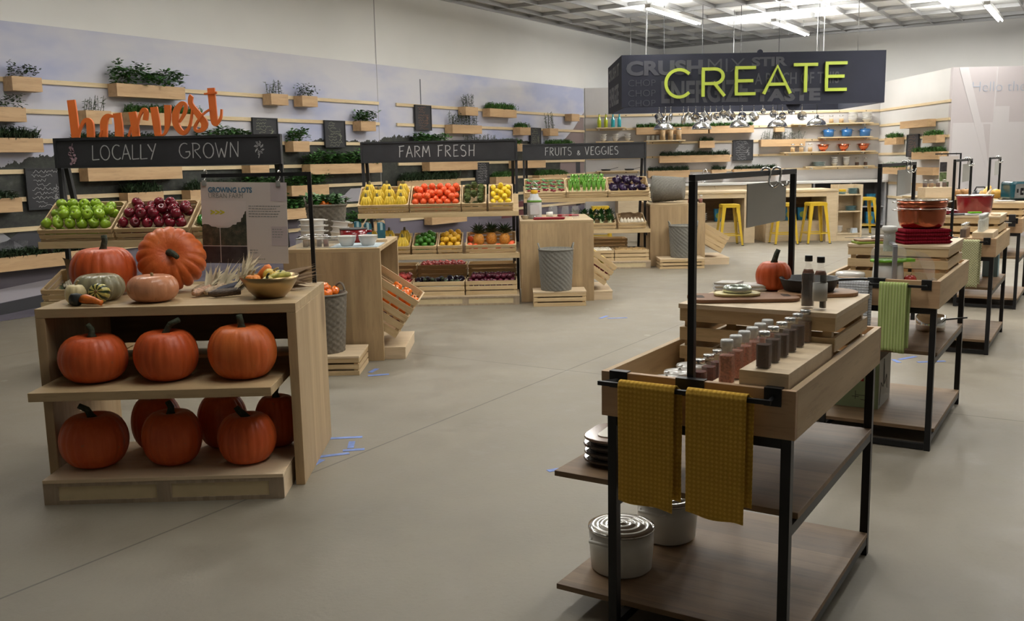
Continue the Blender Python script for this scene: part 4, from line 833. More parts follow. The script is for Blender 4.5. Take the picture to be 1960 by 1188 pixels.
gourd(T(-2.05, 4.675, .9175 + .052) @ RX(1.25) @ T(0, 0, -.045), .051, .092, 'small round gourd striped dark green and yellow', STR)
o = MB(); o.tube([(0, 0, 0), (.03, 0, .0), (.07, -.004, -.006), (.10, -.01, -.014), (.115, -.012, -.018)], [.018, .024, .017, .012, .014], 12)
g2 = o.build('gourd', plain('gourd_orange', (0.68, 0.17, 0.02), .45, var=.3, vscale=30), label='crooked gourd half black half orange lying on the table edge', cat='gourd', M=T(-2.11, 4.600, .9175 + .034) @ RZ(-.12))
bm_ = MB(); bm_.ball((-.022, 0, 0), .034, 14, 10, (1, .95, .95), wob=.35, seed=4); bm_.build('black_warty_end', plain('gourd_black', (0.012, 0.016, 0.014), .55, var=.3, vscale=30), g2)
husk_m = plain('corn_husk', (0.58, 0.49, 0.33), .8, var=.25, vscale=12); husk_d = plain('dry_leaf', (0.27, 0.18, 0.105), .85, var=.3, vscale=12)
def husk_strip(m, p, d, L, w, curl, R, n=6):
    p = Vector(p); d = Vector(d).normalized(); side = d.cross(Vector((R.uniform(-.4, .4), R.uniform(-1, -.3), R.uniform(.1, .8)))).normalized(); pts = []
    for i in range(n + 1):
        u = i / n; ww = w * math.sin(min(1, .25 + u * 1.0) * PI) ** .7 * (1 - .55 * u) + .001
        c = Vector(p); pts.append((c - side * ww / 2, c + side.cross(d) * ww * .18, c + side * ww / 2)); d = (d + curl * (1.0 / n)).normalized(); p = p + d * L / n
    vs = [q for t in pts for q in t]; fs = []
    for i in range(n):
        for k in (0, 1): a_ = i * 3 + k; fs.append((a_, a_ + 1, a_ + 4, a_ + 3))
    m.add(vs, fs, True)
def ear(tip, base, r, cobm, label, seed, nh=7, hl=.16, up=.8):
    R = random.Random(seed); tip = Vector(tip); base = Vector(base); d = base - tip; L = d.length; d.normalize(); x = d.cross(Vector((0, 0, 1))).normalized(); y = x.cross(d)
    M = Matrix(((x.x, y.x, d.x, tip.x), (x.y, y.y, d.y, tip.y), (x.z, y.z, d.z, tip.z), (0, 0, 0, 1)))
    root = thing('ear_of_corn', label, 'corn', M=M)
    rib = lambda t, q, z: 1 + .07 * math.cos(12 * t) * math.cos(z * 700)
    prof = [(0, 0)] + [(r * min(1, .5 + u * 2.2) * (1 - .1 * u), L * u) for u in [k / 22 for k in range(23)]]
    MB().lathe(prof, 48, rib=rib).build('cob', cobm, root); inv = M.inverted().to_3x3(); m = MB()
    for k in range(nh):
        dd = inv @ Vector((d.x + R.uniform(-.5, .5), d.y + R.uniform(-.1, .4), up * R.uniform(.5, 1.4))); husk_strip(m, (R.uniform(-.6, .6) * r, R.uniform(-.2, .6) * r, L * R.uniform(.78, .98)), dd, hl * R.uniform(.7, 1.3), R.uniform(.022, .045), inv @ Vector((R.uniform(-.6, .6), R.uniform(-.3, .5), R.uniform(-.5, .3))), R)
    m.build('husk_leaf', husk_m, root); return root
cob = lambda n, c: plain('cob_' + n, c, .5, var=.45, vscale=70)
Z0 = .9175
ear((-1.625, 4.80, Z0 + .022), (-1.575, 4.93, Z0 + .035), .0205, cob('pink', (0.46, 0.27, 0.17)), 'pinkish ear of corn with husk beside the side-lying pumpkin', 1, 8, .15, .7)
ear((-1.575, 4.83, Z0 + .022), (-1.505, 4.96, Z0 + .04), .020, cob('tan', (0.40, 0.28, 0.17)), 'tan ear of corn second from the side-lying pumpkin', 2, 8, .19, 1.3)
ear((-1.525, 4.84, Z0 + .026), (-1.425, 4.965, Z0 + .05), .018, cob('blue', (0.025, 0.025, 0.045)), 'blue-black ear of corn pointing at the bowl', 3, 8, .17, 1.4)
ear((-1.54, 4.775, Z0 + .022), (-1.395, 4.84, Z0 + .028), .021, cob('brown', (0.085, 0.055, 0.035)), 'dark brown ear of corn lying against the brass bowl', 4, 6, .13, .9)
ear((-1.66, 4.90, Z0 + .022), (-1.58, 5.02, Z0 + .05), .02, cob('tan', (0.40, 0.28, 0.17)), 'ear of corn mostly wrapped in pale husk behind the pink one', 5, 9, .15, .8)
ear((-1.47, 5.02, Z0 + .02), (-1.43, 5.10, Z0 + .09), .02, cob('tan', (0.40, 0.28, 0.17)), 'upright husked ear of corn before the poster', 6, 10, .15, 1.5)
R = random.Random(12); m = MB()
for k in range(26): husk_strip(m, (-.16 + R.uniform(0, .05), R.uniform(-.03, .06), R.uniform(.012, .06)), (1, R.uniform(-.25, .35), R.uniform(.0, .55)), R.uniform(.18, .30), R.uniform(.03, .055), Vector((0, R.uniform(-.3, .3), R.uniform(-.45, .0))), R)
m.v = [(x, y, max(z, .003)) for x, y, z in m.v]
m.build('dried_husk', husk_d, label='fan of brown dried corn husks behind the brass bowl', cat='corn husk', loc=(-1.135, 5.05, Z0 + .002))
brass = plain('brass_bowl', (0.42, 0.30, 0.15), .28, 1.0, var=.12, vscale=5)
bw = thing('bowl', 'hammered brass bowl filled with small gourds', 'bowl', (-1.225, 4.775, Z0)); MB().lathe([(0, 0), (.062, 0), (.072, .004), (.105, .036), (.132, .078), (.148, .112), (.145, .112), (.128, .078), (.10, .040), (.068, .010), (0, .008)], 40).build('bowl_shell', brass, bw)
B0 = (-1.225, 4.775, Z0)
bt = lambda x, y, z: T(B0[0] + x, B0[1] + y, B0[2] + z)
gourd(bt(-.068, -.055, .072), .040, .055, 'mini orange pumpkin in the brass bowl', pumpkin_mat('mini_orange', (0.66, 0.19, 0.02), (0.74, 0.25, 0.03)), n=9, depth=.12, name='mini_pumpkin', cat='pumpkin')
gourd(bt(-.005, .00, .078) @ RY(.5), .044, .072, 'ribbed yellow gourd in the middle of the brass bowl', GYE, n=7, depth=.16)
gourd(bt(.042, .058, .088) @ RX(1.3) @ T(0, 0, -.04), .046, .082, 'gourd striped black and yellow at the back of the brass bowl', STR, n=8)
w_ = MB(); w_.tube([(-.06, -.01, .09), (-.025, -.02, .105), (.01, -.02, .118), (.05, -.02, .128), (.07, -.02, .132)], [.012, .030, .027, .021, .014], 14)
w_.v = [(x + .003 * noise.noise((x * 90, y * 90, z * 90)), y + .003 * noise.noise((z * 90, x * 90, 1)), z + .003 * noise.noise((y * 90, z * 90, 7))) for x, y, z in w_.v]
w_.build('gourd', plain('gourd_warty', (0.42, 0.37, 0.06), .5, var=.45, vscale=45), label='long warty yellow-green gourd leaning out of the bowl', cat='gourd', M=T(B0[0] + .052, B0[1] - .04, B0[2] - .012))
w_ = MB(); w_.tube([(-.07, .05, .08), (-.045, .055, .115), (-.02, .06, .145), (-.008, .062, .155)], [.022, .024, .021, .010], 12); w_.build('gourd', plain('gourd_orange', (0.68, 0.17, 0.02), .45), label='slim orange gourd standing at the back of the bowl', cat='gourd', M=T(*B0))
gourd(bt(-.105, .005, .078), .026, .04, 'small dark green gourd at the bowl rim by the corn', plain('gourd_green', (0.12, 0.12, 0.03), .4), n=7); gourd(bt(.015, -.085, .075) @ RX(.4), .030, .044, 'pale yellow gourd with dark stem at the front rim', plain('gourd_pale', (0.60, 0.48, 0.12), .4, var=.2), n=8, sm=stem_d)
# poster stand
ps = thing('poster_stand', 'black rod stand with a single post rising from the table back holding a poster', 'stand', (-1.118, 5.352, 0)); MB().box(-.011, -.007, .80, .011, .007, 1.54, M=RY(0)).build('post', blackm, ps); MB().box(-.60, -.007, 1.519, -.0115, .007, 1.54).build('cross_bar', blackm, ps)
pw_, ph_ = .477, .452
PM = T(-1.716, 5.318, 1.497) @ RY(math.radians(1.6))
po = thing('poster', 'printed poster headed GROWING LOTS URBAN FARM hanging behind the corn', 'poster', M=PM)
pcard = plain('poster_card', (0.52, 0.47, 0.44), .5); pmau = plain('poster_mauve', (0.43, 0.375, 0.385), .5)
MB().box(0, 0, -ph_, pw_, .003, 0).build('poster_sheet', pcard, po)
def prect(x0, z0, x1, z1, mat, nm, y=-.0008): MB().box(x0 * pw_, y, -z1 * ph_, x1 * pw_, -.0001, -z0 * ph_).build(nm, mat, po)
prect(.81, 0, 1, .23, pmau, 'mauve_block'); prect(.81, .54, 1, .78, pmau, 'mauve_block'); prect(0, .23, .52, .54, plain('poster_light', (0.55, 0.50, 0.475), .5), 'sky_block')
def farm_mat():
    m, nt, b = newmat('poster_photo'); v = mapped(nt); n = noise_n(nt, v, 28, 5, .7); c = ramp(nt, n, [(.35, (0.014, 0.018, 0.014)), (.55, (0.05, 0.055, 0.035)), (.7, (0.13, 0.085, 0.06))]); nt.links.new(c, b.inputs['Base Color']); b.inputs['Roughness'].default_value = .4; return m
fm = farm_mat(); prect(0, .56, .52, .78, fm, 'photo_field'); prect(0, .79, .52, 1, plain('poster_dark', (0.03, 0.025, 0.028), .4, var=.5, vscale=20), 'photo_dark')
MB().prism([(x * pw_, -z * ph_) for x, z in ((.27, .57), (.33, .55), (.36, .52), (.40, .52), (.41, .49), (.455, .485), (.46, .44), (.48, .43), (.485, .40), (.5, .385), (.505, .36), (.52, .35), (.52, .57))], -.0009, -.0001).build('photo_tree', fm, po); MB().prism([(x * pw_, -z * ph_) for x, z in ((.0, .57), (.0, .525), (.03, .515), (.08, .52), (.11, .545), (.16, .55), (.2, .57))], -.0009, -.0001).build('photo_tree', fm, po); prect(.005, .782, .52, .788, pcard, 'photo_line', -.0012); prect(.205, .56, .212, .99, pcard, 'photo_line', -.0012)
tb_ = plain('poster_blue', (0.06, 0.16, 0.25), .5); tg_ = plain('poster_grey', (0.22, 0.23, 0.22), .5); ty_ = plain('poster_yellow', (0.50, 0.46, 0.03), .5)
text('poster_lettering', 'GROWING LOTS', .040, tb_, T(.085 * pw_, -.001, -.125 * ph_) @ UP, po, .001, offset=.0012, sx=.80); text('poster_lettering', 'URBAN FARM', .040, tg_, T(.085 * pw_, -.001, -.195 * ph_) @ UP, po, .001, offset=-.0006, sx=.80)
text('poster_lettering', '>>>', .045, ty_, T(.105 * pw_, -.001, -.405 * ph_) @ UP, po, .001, offset=.002)
R = random.Random(2)
for (x0, z, n, ln) in ((.55, .285, 5, .38), (.82, .57, 4, .13), (.55, .83, 2, .12), (.55, .94, 1, .22)):
    for i in range(n):
        l = MB(); x = x0; e = x0 + ln * R.uniform(.75, 1)
        while x < e: wd_ = R.uniform(.012, .035); l.box(x * pw_, -.0009, -(z + i * .032 + .010) * ph_, min(x + wd_, e) * pw_, -.0001, -(z + i * .032) * ph_); x += wd_ + .008
        l.build('text_line', tg_, po)
hk = MB()
for i, x in enumerate((.045, .905)):
    h = thing('poster_hook', 'chrome clip hook holding the ' + ('corner of the urban farm poster nearest the peppers' if i == 0 else 'poster corner nearest its black post'), 'hook', M=PM @ T(x * pw_, 0, 0)); a_ = [(0, .019, .058), (0, .036, .048), (0, .045, .036), (0, .034, .024), (0, .014, .016), (0, -.004, .006)]
    MB().tube([(0, .0, .058), (0, .014, .066), (0, .030, .066), (0, .046, .055), (0, .047, .04), (0, .03, .024), (0, .008, .012), (0, -.004, .004)], .0035, 8).build('hook_wire', chrome, h); MB().box(-.012, -.006, -.022, .012, -.0005, .010).build('clip', steel, h)
# ================================================================ PEDESTALS (the same open table turned side-on)
stave_p = wood('stave_pedestal', (0.50, 0.355, 0.19), (0.36, 0.24, 0.125), 'z', plank='x', pw=.14, knots=1.3, tone=.35)
def pedestal(xr, y0, dep, label, L=1.22, rz=0.0):
    t = thing('display_pedestal', label, 'pedestal', (xr - dep / 2, y0, 0), rz)
    MB().box(-dep / 2, 0, TH - .03, dep / 2, L, TH).build('table_top', stave_x, t, bevel=.002)
    for y in (0, L - .045): MB().box(-dep / 2, y, 0, dep / 2, y + .045, TH - .0305).build('side_panel', stave_p, t, bevel=.002)
    MB().box(-dep / 2 + .02, .046, .55, -dep / 2 + .05, L - .046, TH - .031).build('back_panel', shelf_y, t)
    return t
weave_cache = {}
def weave_mat(name, c1, c2):
    m, nt, b = newmat(name); v = mapped(nt); n = noise_n(nt, v, 60, 2); nt.links.new(ramp(nt, n, [(.3, c1), (.7, c2)]), b.inputs['Base Color']); b.inputs['Roughness'].default_value = .85; return m
BSK1 = weave_mat('basket_brown_grey', (0.115, 0.098, 0.075), (0.175, 0.15, 0.115)); BSK2 = weave_mat('basket_grey', (0.145, 0.14, 0.12), (0.21, 0.20, 0.175))
def basket(M, r0, r1, h, label, mat, style='diag', handles=0.0, floor=True):
    t = thing('woven_basket', label, 'basket', M=M); n = 72; rows = max(24, int(h / .008)); vs = []; fs = []
    for j in range(rows + 1):
        u = j / rows; r = r0 + (r1 - r0) * u ** .8
        for k in range(n):
            a_ = 2 * PI * k / n
            w_ = math.sin(18 * a_ + j * (.95 if style == 'diag' else 0)) if style == 'diag' else math.copysign(1, math.sin(16 * a_ + PI * (j // 3))) * abs(math.sin(16 * a_)) ** .5 * abs(math.sin(PI * (j % 3 + .5) / 3))
            q = r + .0055 * w_; vs.append((q * math.cos(a_), q * math.sin(a_), h * u))
    for j in range(rows):
        for k in range(n): fs.append((j * n + k, j * n + (k + 1) % n, (j + 1) * n + (k + 1) % n, (j + 1) * n + k))
    k0 = len(vs)
    for j in (0, 1):
        for k in range(n): a_ = 2 * PI * k / n; r = ((r1 - .012), (r0 - .012))[j]; vs.append((r * math.cos(a_), r * math.sin(a_), (h, .012)[j]))
    for k in range(n):
        q = (k + 1) % n; fs += [(rows * n + k, rows * n + q, k0 + q, k0 + k), (k0 + k, k0 + q, k0 + n + q, k0 + n + k)]
    fs += [tuple(range(k0 + 2 * n - 1, k0 + n - 1, -1))[::-1], tuple(range(n - 1, -1, -1))]
    MB().add(vs, fs, True).build('woven_body', mat, t)
    ring = [(r1 * math.cos(2 * PI * k / 40), r1 * math.sin(2 * PI * k / 40), h) for k in range(41)]; MB().tube(ring, .010, 8, cap=False).build('rim', mat, t)
    for s in (-1, 1):
        a0 = PI / 2 * (1 + s) + handles
        pts = []
        for k in range(9):
            u = k / 8; aa = a0 + (u - .5) * .75; pts.append((r1 * math.cos(aa) * (1 + .03 * math.sin(PI * u)), r1 * math.sin(aa), h + .075 * math.sin(PI * u) ** .7 - .01))
        MB().tube(pts, .009, 8).build('handle', mat, t)
    return t
def tilted_crate(px, y, L, dep, hgt, ang, xr, zr, label, boards, gap, fills=(), contents=None):
    """open crate lying back to the side: its far upper corner at (xr, zr)"""
    M = T(xr, y, zr) @ RY(ang) @ T(-L / 2, 0, -hgt); c = crate(M, L, dep, hgt, label, None, boards=boards, gap=gap, t=.012); return M
PED = [(-1.045, 7.552, .775, 'timber pedestal with white bowls and teal cartons on top'), (.935, 10.66, .825, 'timber pedestal carrying the glass drink dispenser'), (2.885, 14.06, .815, 'timber pedestal carrying the basket lying on its side')]
for xr, y0, dp, lab in PED: pedestal(xr, y0, dp, lab)
# low boxes and leaning crates at the open side
for i, (xr, y0, w, d, h, who) in enumerate(((-.877, 7.605, .62, .74, .100, 'the crate of orange peppers'), (1.15, 10.72, .60, .8, .104, 'the leaning crate of radishes and squash'), (3.262, 14.12, .62, .8, .103, 'the empty leaning crate'))):
    b_ = thing('low_platform', 'low plywood box on the floor under ' + who, 'platform', (xr - w / 2, y0, 0))
    MB().box(-w / 2, 0, 0, w / 2, d, h - .016).build('box_side', ply, b_); MB().box(-w / 2, -.003, h - .016, w / 2 + .003, d, h).build('box_top', ply, b_, bevel=.0015)
M1 = tilted_crate(0, 7.615, .56, .56, .36, math.radians(34), -.755, .470, 'deep slatted crate leaning at the pedestal side, full of orange peppers and plums', 5, .022)
M2 = tilted_crate(0, 10.73, .50, .50, .26, math.radians(36), 1.21, .372, 'slatted crate of squash and radishes leaning beside the dispenser pedestal', 4, .018)
M3 = tilted_crate(0, 14.13, .60, .50, .27, math.radians(30), 3.27, .405, 'empty slatted crate leaning beside the last pedestal', 4, .008)
R = random.Random(50)
for i in range(14): place('pepper_o', M1 @ T(.06 + .088 * (i % 3) + R.uniform(-.01, .01), .10 + .095 * (i // 3), .285 + R.uniform(-.02, .02)) @ RZ(i) @ RX(R.gauss(0, .6)), 'orange bell pepper in the deep leaning crate', 'bell pepper', 'orange peppers in the leaning crate')
for j, (zz, key, lab, cat, gr) in enumerate(((.20, 'pepper_o', 'orange bell pepper low in the leaning crate behind its slats', 'bell pepper', 'lower orange peppers'), (.10, 'plum', 'dark plum behind the slats of the leaning crate', 'plum', 'plums in the leaning crate'))):
    n = 6 if j == 0 else 8
    for i in range(n): place(key, M1 @ T(-.22 + .44 * i / (n - 1), .062, zz) @ RZ(i), lab, cat, gr)
for i in range(5): place('squash', M2 @ T(-.19 + .095 * i, .10 + .1 * (i % 2), .235), 'yellow squash in the leaning crate beside the dispenser', 'squash', 'yellow squashes') if 'squash' in P else None
proto('squash', lambda: round_proto('squash', M_SQ, .036, (1.5, 1, 1), wob=.1))
for i in range(6): place('squash', M2 @ T(-.18 + .13 * (i % 3), .09 + .2 * (i // 3), .225) @ RZ(i * .8), 'yellow squash in the leaning crate beside the dispenser', 'squash', 'yellow squashes')
for i in range(7): place('radish', M2 @ T(-.18 + .06 * i, .06, .135) @ RZ(i * .3), 'bunch of radishes behind the slats of the leaning crate', 'radishes', 'radishes in the leaning crate')
# slatted steps with baskets before each pedestal
for xr, x0, y0, y1, h, lab in ((-1.165, -1.74, 7.03, 7.50, .148, 'lidded slatted crate step under the basket of orange peppers'), (.815, .24, 10.29, 10.63, .165, 'lidded slatted crate step under the tall grey basket'), (2.80, 2.155, 13.66, 14.03, .150, 'lidded slatted crate step under the furthest grey basket')):
    crate(T((xr + x0) / 2, y0, 0), xr - x0, y1 - y0, h - .016, lab, None, boards=3, gap=.014, lid=True)
basket(T(-1.465, 7.255, .1485), .155, .187, .45, 'grey-brown woven basket of orange peppers on the slatted step', BSK1, 'weave', .9)
basket(T(.497, 10.445, .1655), .165, .190, .45, 'tall empty grey basket with twisted weave before the dispenser pedestal', BSK2, 'diag')
basket(T(2.52, 13.85, .1505), .172, .205, .46, 'empty grey basket furthest away, behind the black sign post', BSK2, 'diag')
R = random.Random(5)
for i in range(11):
    a_ = i * 2.4; r_ = .03 + .034 * (i % 4); place('pepper_o', T(-1.465 + r_ * math.cos(a_), 7.255 + r_ * math.sin(a_), .60 + (.045 if i in (0, 4, 8) else .0)) @ Euler((R.gauss(0, .8), R.gauss(0, .8), i)).to_matrix().to_4x4() @ SC(.95), 'orange bell pepper heaped in the grey-brown basket', 'bell pepper', 'orange peppers in the basket')
# ---- pedestal 1 top
ZP = TH + .0005
bk = basket(T(-1.64, 8.50, ZP), .135, .180, .31, 'grey-brown basket with two handles full of mixed vegetables', BSK1, 'weave', .2)
for i, (dx, dy, key, nm) in enumerate(((-.06, -.06, 'pepper_g', 'green'), (.05, -.07, 'pepper_o', 'orange'), (-.005, -.09, 'pepper_o', 'orange'), (.0, .02, 'pepper_g', 'green'), (.085, -.01, 'pepper_g', 'green'), (-.1, .0, 'pepper_g', 'green'))): place(key, T(-1.64 + dx, 8.50 + dy, ZP + .315) @ RX(i) @ SC(.9), nm + ' pepper in the basket of mixed vegetables', 'bell pepper', nm + ' peppers in the vegetable basket')
f = foliage('leafy', .30, .12, 77, .2); f.build('herb_bunch', FOL['leafy'], label='leafy greens sticking out of the vegetable basket', cat='greens', M=T(-1.64, 8.60, ZP + .31))
def casserole(M, label, seed):
    t = thing('casserole_dish', label, 'dish', M=M, group=None); MB().lathe([(0, 0), (.085, 0), (.095, .012), (.102, .055), (.112, .06), (.112, .066), (.098, .064), (.09, .014), (0, .010)], 32, squash=(1, .8)).build('dish_body', white_c, t)
    for s in (-1, 1): MB().box(s * .104 - .014, -.03, .052, s * .104 + .022 * s + .008, .03, .062).build('handle', white_c, t)
for i in range(4): casserole(T(-1.70, 8.16, ZP + .046 * i) @ RZ(.04 * i) @ RY(.0), 'white ceramic dish ' + ('lowest', 'second', 'third', 'topmost')[i] + ' in the upright stack by the poster', i)
for i in range(3): casserole(T(-1.555 + .006 * i, 8.44, ZP + .014 + .048 * i) @ RY(.12), 'white ceramic dish ' + ('lowest', 'middle', 'topmost')[i] + ' in the leaning stack by the red pot', i)
bn = thing('acrylic_tray', 'clear acrylic tray holding small spice jars on the pedestal', 'tray', (-1.575, 7.74, ZP)); b = MB(); W_, D_, H_ = .30, .24, .075
for x0, y0, x1, y1 in ((-W_ / 2, -D_ / 2, W_ / 2, -D_ / 2 + .004), (-W_ / 2, D_ / 2 - .004, W_ / 2, D_ / 2), (-W_ / 2, -D_ / 2 + .004, -W_ / 2 + .004, D_ / 2 - .004), (W_ / 2 - .004, -D_ / 2 + .004, W_ / 2, D_ / 2 - .004)): b.box(x0, y0, .004, x1, y1, H_)
b.box(-W_ / 2, -D_ / 2, 0, W_ / 2, D_ / 2, .004); b.build('tray_panel', jar_glass, bn); b = MB(); b.tube([(-W_ / 2, -D_ / 2, H_), (W_ / 2, -D_ / 2, H_), (W_ / 2, D_ / 2, H_), (-W_ / 2, D_ / 2, H_), (-W_ / 2, -D_ / 2, H_)], .004, 6); b.build('tray_rim', steel, bn)
def lathe_part(parent, name, prof, mat, n=20, squash=(1, 1), rib=None): return MB().lathe(prof, n, squash=squash, rib=rib).build(name, mat, parent)
def small_jar(M, r, h, fillm, label, group=None, lidm=None, cat='jar', fill=.8):
    t = thing('glass_jar', label, cat, M=M, group=group); lathe_part(t, 'jar_glass', [(0, 0), (r, 0), (r, h * .72), (r * .8, h * .82), (r * .8, h * .9)], jar_glass, 16)
    if fillm: lathe_part(t, 'contents', [(0, .003), (r * .9, .003), (r * .9, h * .72 * fill), (0, h * .72 * fill)], fillm, 14)
    lathe_part(t, 'lid', [(0, h * .88), (r * .88, h * .88), (r * .88, h), (0, h)], lidm or steel, 16); return t
sp_br = plain('spice_brown', (0.20, 0.10, 0.04), .9, var=.3, vscale=200); sp_dk = plain('spice_dark', (0.075, 0.03, 0.018), .9, var=.35, vscale=200); sp_red = plain('spice_red', (0.13, 0.015, 0.008), .7, var=.6, vscale=180); sp_pk = plain('salt_pink', (0.50, 0.20, 0.13), .7, var=.4, vscale=160); sp_wh = plain('salt_white', (0.66, 0.66, 0.60), .7, var=.1, vscale=160); sp_tn = plain('pasta_tan', (0.46, 0.29, 0.13), .8, var=.35, vscale=90)
for i in range(6): small_jar(T(-1.665 + .055 * (i % 4), 7.70 + .09 * (i // 4), ZP + .0045), .023, .10, (sp_br, sp_tn, sp_dk, sp_red)[i % 4], 'small spice jar with metal lid in the clear acrylic tray', 'spice jars in the acrylic tray')
red_e = plain('red_enamel', (0.22, 0.008, 0.012), .2, coat=.5); red_d = plain('red_enamel_dark', (0.03, .02, .02), .4)
pt = thing('saucepan', 'dark red enamel pot with a wooden spatula behind the white bowls', 'pot', (-1.35, 8.17, ZP)); lathe_part(pt, 'pot_body', [(0, 0), (.10, 0), (.115, .015), (.118, .115), (.110, .115), (.106, .02), (0, .012)], red_e, 32); lathe_part(pt, 'pot_rim', [(.109, .115), (.121, .113), (.121, .120), (.109, .120)], red_d, 32)
MB().tube([(.115, 0, .09), (.15, 0, .095), (.155, .0, .085)], .012, 8).build('handle', red_e, pt)
MB().bar((-1.345, 8.17, ZP + .02), (-1.235, 8.20, ZP + .20), .028, .008).build('wooden_spatula', maple, label='wooden spatula leaning in the dark red pot', cat='spatula')
def bowl(M, r, h, label, mat=white_c, group=None):
    t = thing('bowl', label, 'bowl', M=M, group=group); lathe_part(t, 'bowl_body', [(0, 0), (r * .55, 0), (r * .62, .004), (r * .9, h * .55), (r * .96, h * .92), (r, h * .93), (r, h), (r * .92, h), (r * .84, h * .5), (r * .5, .012), (0, .010)], mat, 28); return t
tw = plain('towel_blue', (0.46, 0.53, 0.57), .9, var=.1, vscale=60, bump=.5, bscale=120)
MB().slab([(-1.46, 7.62), (-1.07, 7.60), (-1.065, 8.02), (-1.45, 8.02)], 0, .006).build('tea_towel', tw, label='folded pale blue towel under the two white bowls', cat='towel', loc=(0, 0, ZP))
bowl(T(-1.335, 7.74, ZP + .0065), .078, .082, 'white ceramic bowl on the blue towel nearest the acrylic tray'); bowl(T(-1.165, 7.75, ZP + .0065), .080, .084, 'white ceramic bowl on the blue towel at the pedestal edge')
teal = plain('teal_carton', (0.02, 0.13, 0.19), .45, var=.2, vscale=20); pale_b = plain('carton_label', (0.40, 0.55, 0.58), .5)
for i, (x, y) in enumerate(((-1.385, 8.62), (-1.265, 8.42), (-1.145, 8.42))):
    c = thing('carton', ('teal drink carton half hidden behind the wooden spatula', 'teal drink carton in the middle behind the red pot', 'teal drink carton nearest the pedestal edge')[i], 'carton', (x, y, ZP), .25); MB().box(-.032, -.035, 0, .032, .035, .125).build('carton_body', teal, c); MB().prism([(-.032, .125), (.032, .125), (.03, .14), (.012, .152), (-.032, .148)], -.035, .035).build('carton_top', teal, c); MB().box(-.012, -.0362, .085, .010, -.0352, .149).build('carton_label', pale_b, c)
for i in range(2): MB().box(-.07, -.05, 0, .07, .05, .012).build('wooden_trivet', maple, label='flat wooden trivet ' + ('under' if i == 0 else 'on top in') + ' the small pair by the pedestal edge', cat='trivet', loc=(-1.135, 8.17, ZP + .0125 * i), rz=.2 * i)
# ---- pedestal 2 top
dsp = thing('drink_dispenser', 'glass drink dispenser with a lemon in its neck and green band', 'dispenser', (.285, 11.12, ZP)); lathe_part(dsp, 'glass_body', [(0, .0), (.078, 0), (.085, .012), (.085, .20), (.082, .225), (.05, .255), (.048, .285)], plain('dispenser_frost', (0.50, 0.50, 0.50), .35, var=.1), 28)
lathe_part(dsp, 'green_band', [(.0865, .188), (.0865, .205), (.084, .214)], plain('band_green', (0.13, 0.30, 0.05), .4), 28); lathe_part(dsp, 'lid', [(0, .335), (.042, .335), (.042, .35), (0, .353)], steel, 20); MB().tube([(-.045, 0, .345), (-.03, 0, .40), (0, 0, .425), (.03, 0, .40), (.045, 0, .345)], .006, 7).build('wire_handle', steel, dsp)
MB().tube([(0, -.085, .03), (0, -.115, .03), (0, -.12, .01)], .010, 8).build('tap', steel, dsp); MB().box(-.05, -.0885, .05, .05, -.084, .16).build('label_panel', plain('label_grey', (0.56, 0.55, 0.55), .5), dsp)
place('citrus', T(.285, 11.115, ZP + .312) @ RZ(.3) @ SC(1.12), 'golden lemon stuck in the neck of the drink dispenser', 'lemon', None)
red_c = plain('red_cloth', (0.24, 0.012, 0.022), .85, var=.2, vscale=40)
def folded(M, w, d, layers, th, mat, label, cat='towel', name='folded_towel', seed=1):
    """a cloth folded in layers with soft rounded edges"""
    R = random.Random(seed); t = thing(name, label, cat, M=M); z = 0; r = th / 2
    for k in range(layers):
        m = MB(); n = 22; vs = []; fs = []; ox = R.uniform(-.005, .005); oy = R.uniform(-.004, .004); ring = []
        for q in range(9): ring.append((-(d / 2 - r) + (d - 2 * r) * q / 8, -1.0))
        for q in range(1, 6): a_ = -PI / 2 + PI * q / 6; ring.append((d / 2 - r + r * math.cos(a_), math.sin(a_)))
        for q in range(9): ring.append(((d / 2 - r) - (d - 2 * r) * q / 8, 1.0))
        for q in range(1, 6): a_ = PI / 2 + PI * q / 6; ring.append((-(d / 2 - r) + r * math.cos(a_), math.sin(a_)))
        g_ = len(ring)
        for i in range(n + 1):
            u = -1 + 2 * i / n; dist = (1 - abs(u)) * w / 2; e = math.sqrt(max(0.0, 1 - (1 - min(1, dist / r)) ** 2)) * .9 + .1
            for y, sz in ring:
                wob = .0016 * noise.noise((u * 3, y * 30, k + seed)) * (1 if sz > 0 else 0)
                vs.append((u * w / 2 + ox, y * (1 if e > .5 else .985) + oy, z + r + sz * r * e + wob - .0016 * 0))
        for i in range(n):
            for q in range(g_): fs.append((i * g_ + q, i * g_ + (q + 1) % g_, (i + 1) * g_ + (q + 1) % g_, (i + 1) * g_ + q))
        fs += [tuple(range(g_ - 1, -1, -1)), tuple(range(n * g_, n * g_ + g_))]; m.add(vs, fs, True).build('cloth_fold', mat, t); z += th
    return t
folded(T(.445, 10.86, ZP + .0015), .36, .14, 2, .012, red_c, 'red folded napkin along the front edge of the dispenser pedestal', 'napkin', 'folded_napkin')
folded(T(.70, 11.45, ZP + .0015), .26, .12, 2, .010, red_c, 'red folded napkin behind the glass jars', 'napkin', 'folded_napkin', 3)
for i, (x, y, r, h) in enumerate(((.505, 11.18, .050, .15), (.645, 11.12, .043, .135), (.755, 11.0, .043, .14))):
    g = thing('mason_jar', ('tall empty glass jar beside the dispenser', 'empty glass jar in the middle of the dispenser pedestal', 'empty glass jar at the pedestal corner')[i], 'jar', (x, y, ZP)); lathe_part(g, 'jar_body', [(0, 0), (r, 0), (r, h * .75), (r * .82, h * .86)], jar_glass, 20); lathe_part(g, 'jar_neck', [(r * .82, h * .86), (r * .86, h * .88), (r * .86, h), (r * .78, h)], jar_glass, 20)
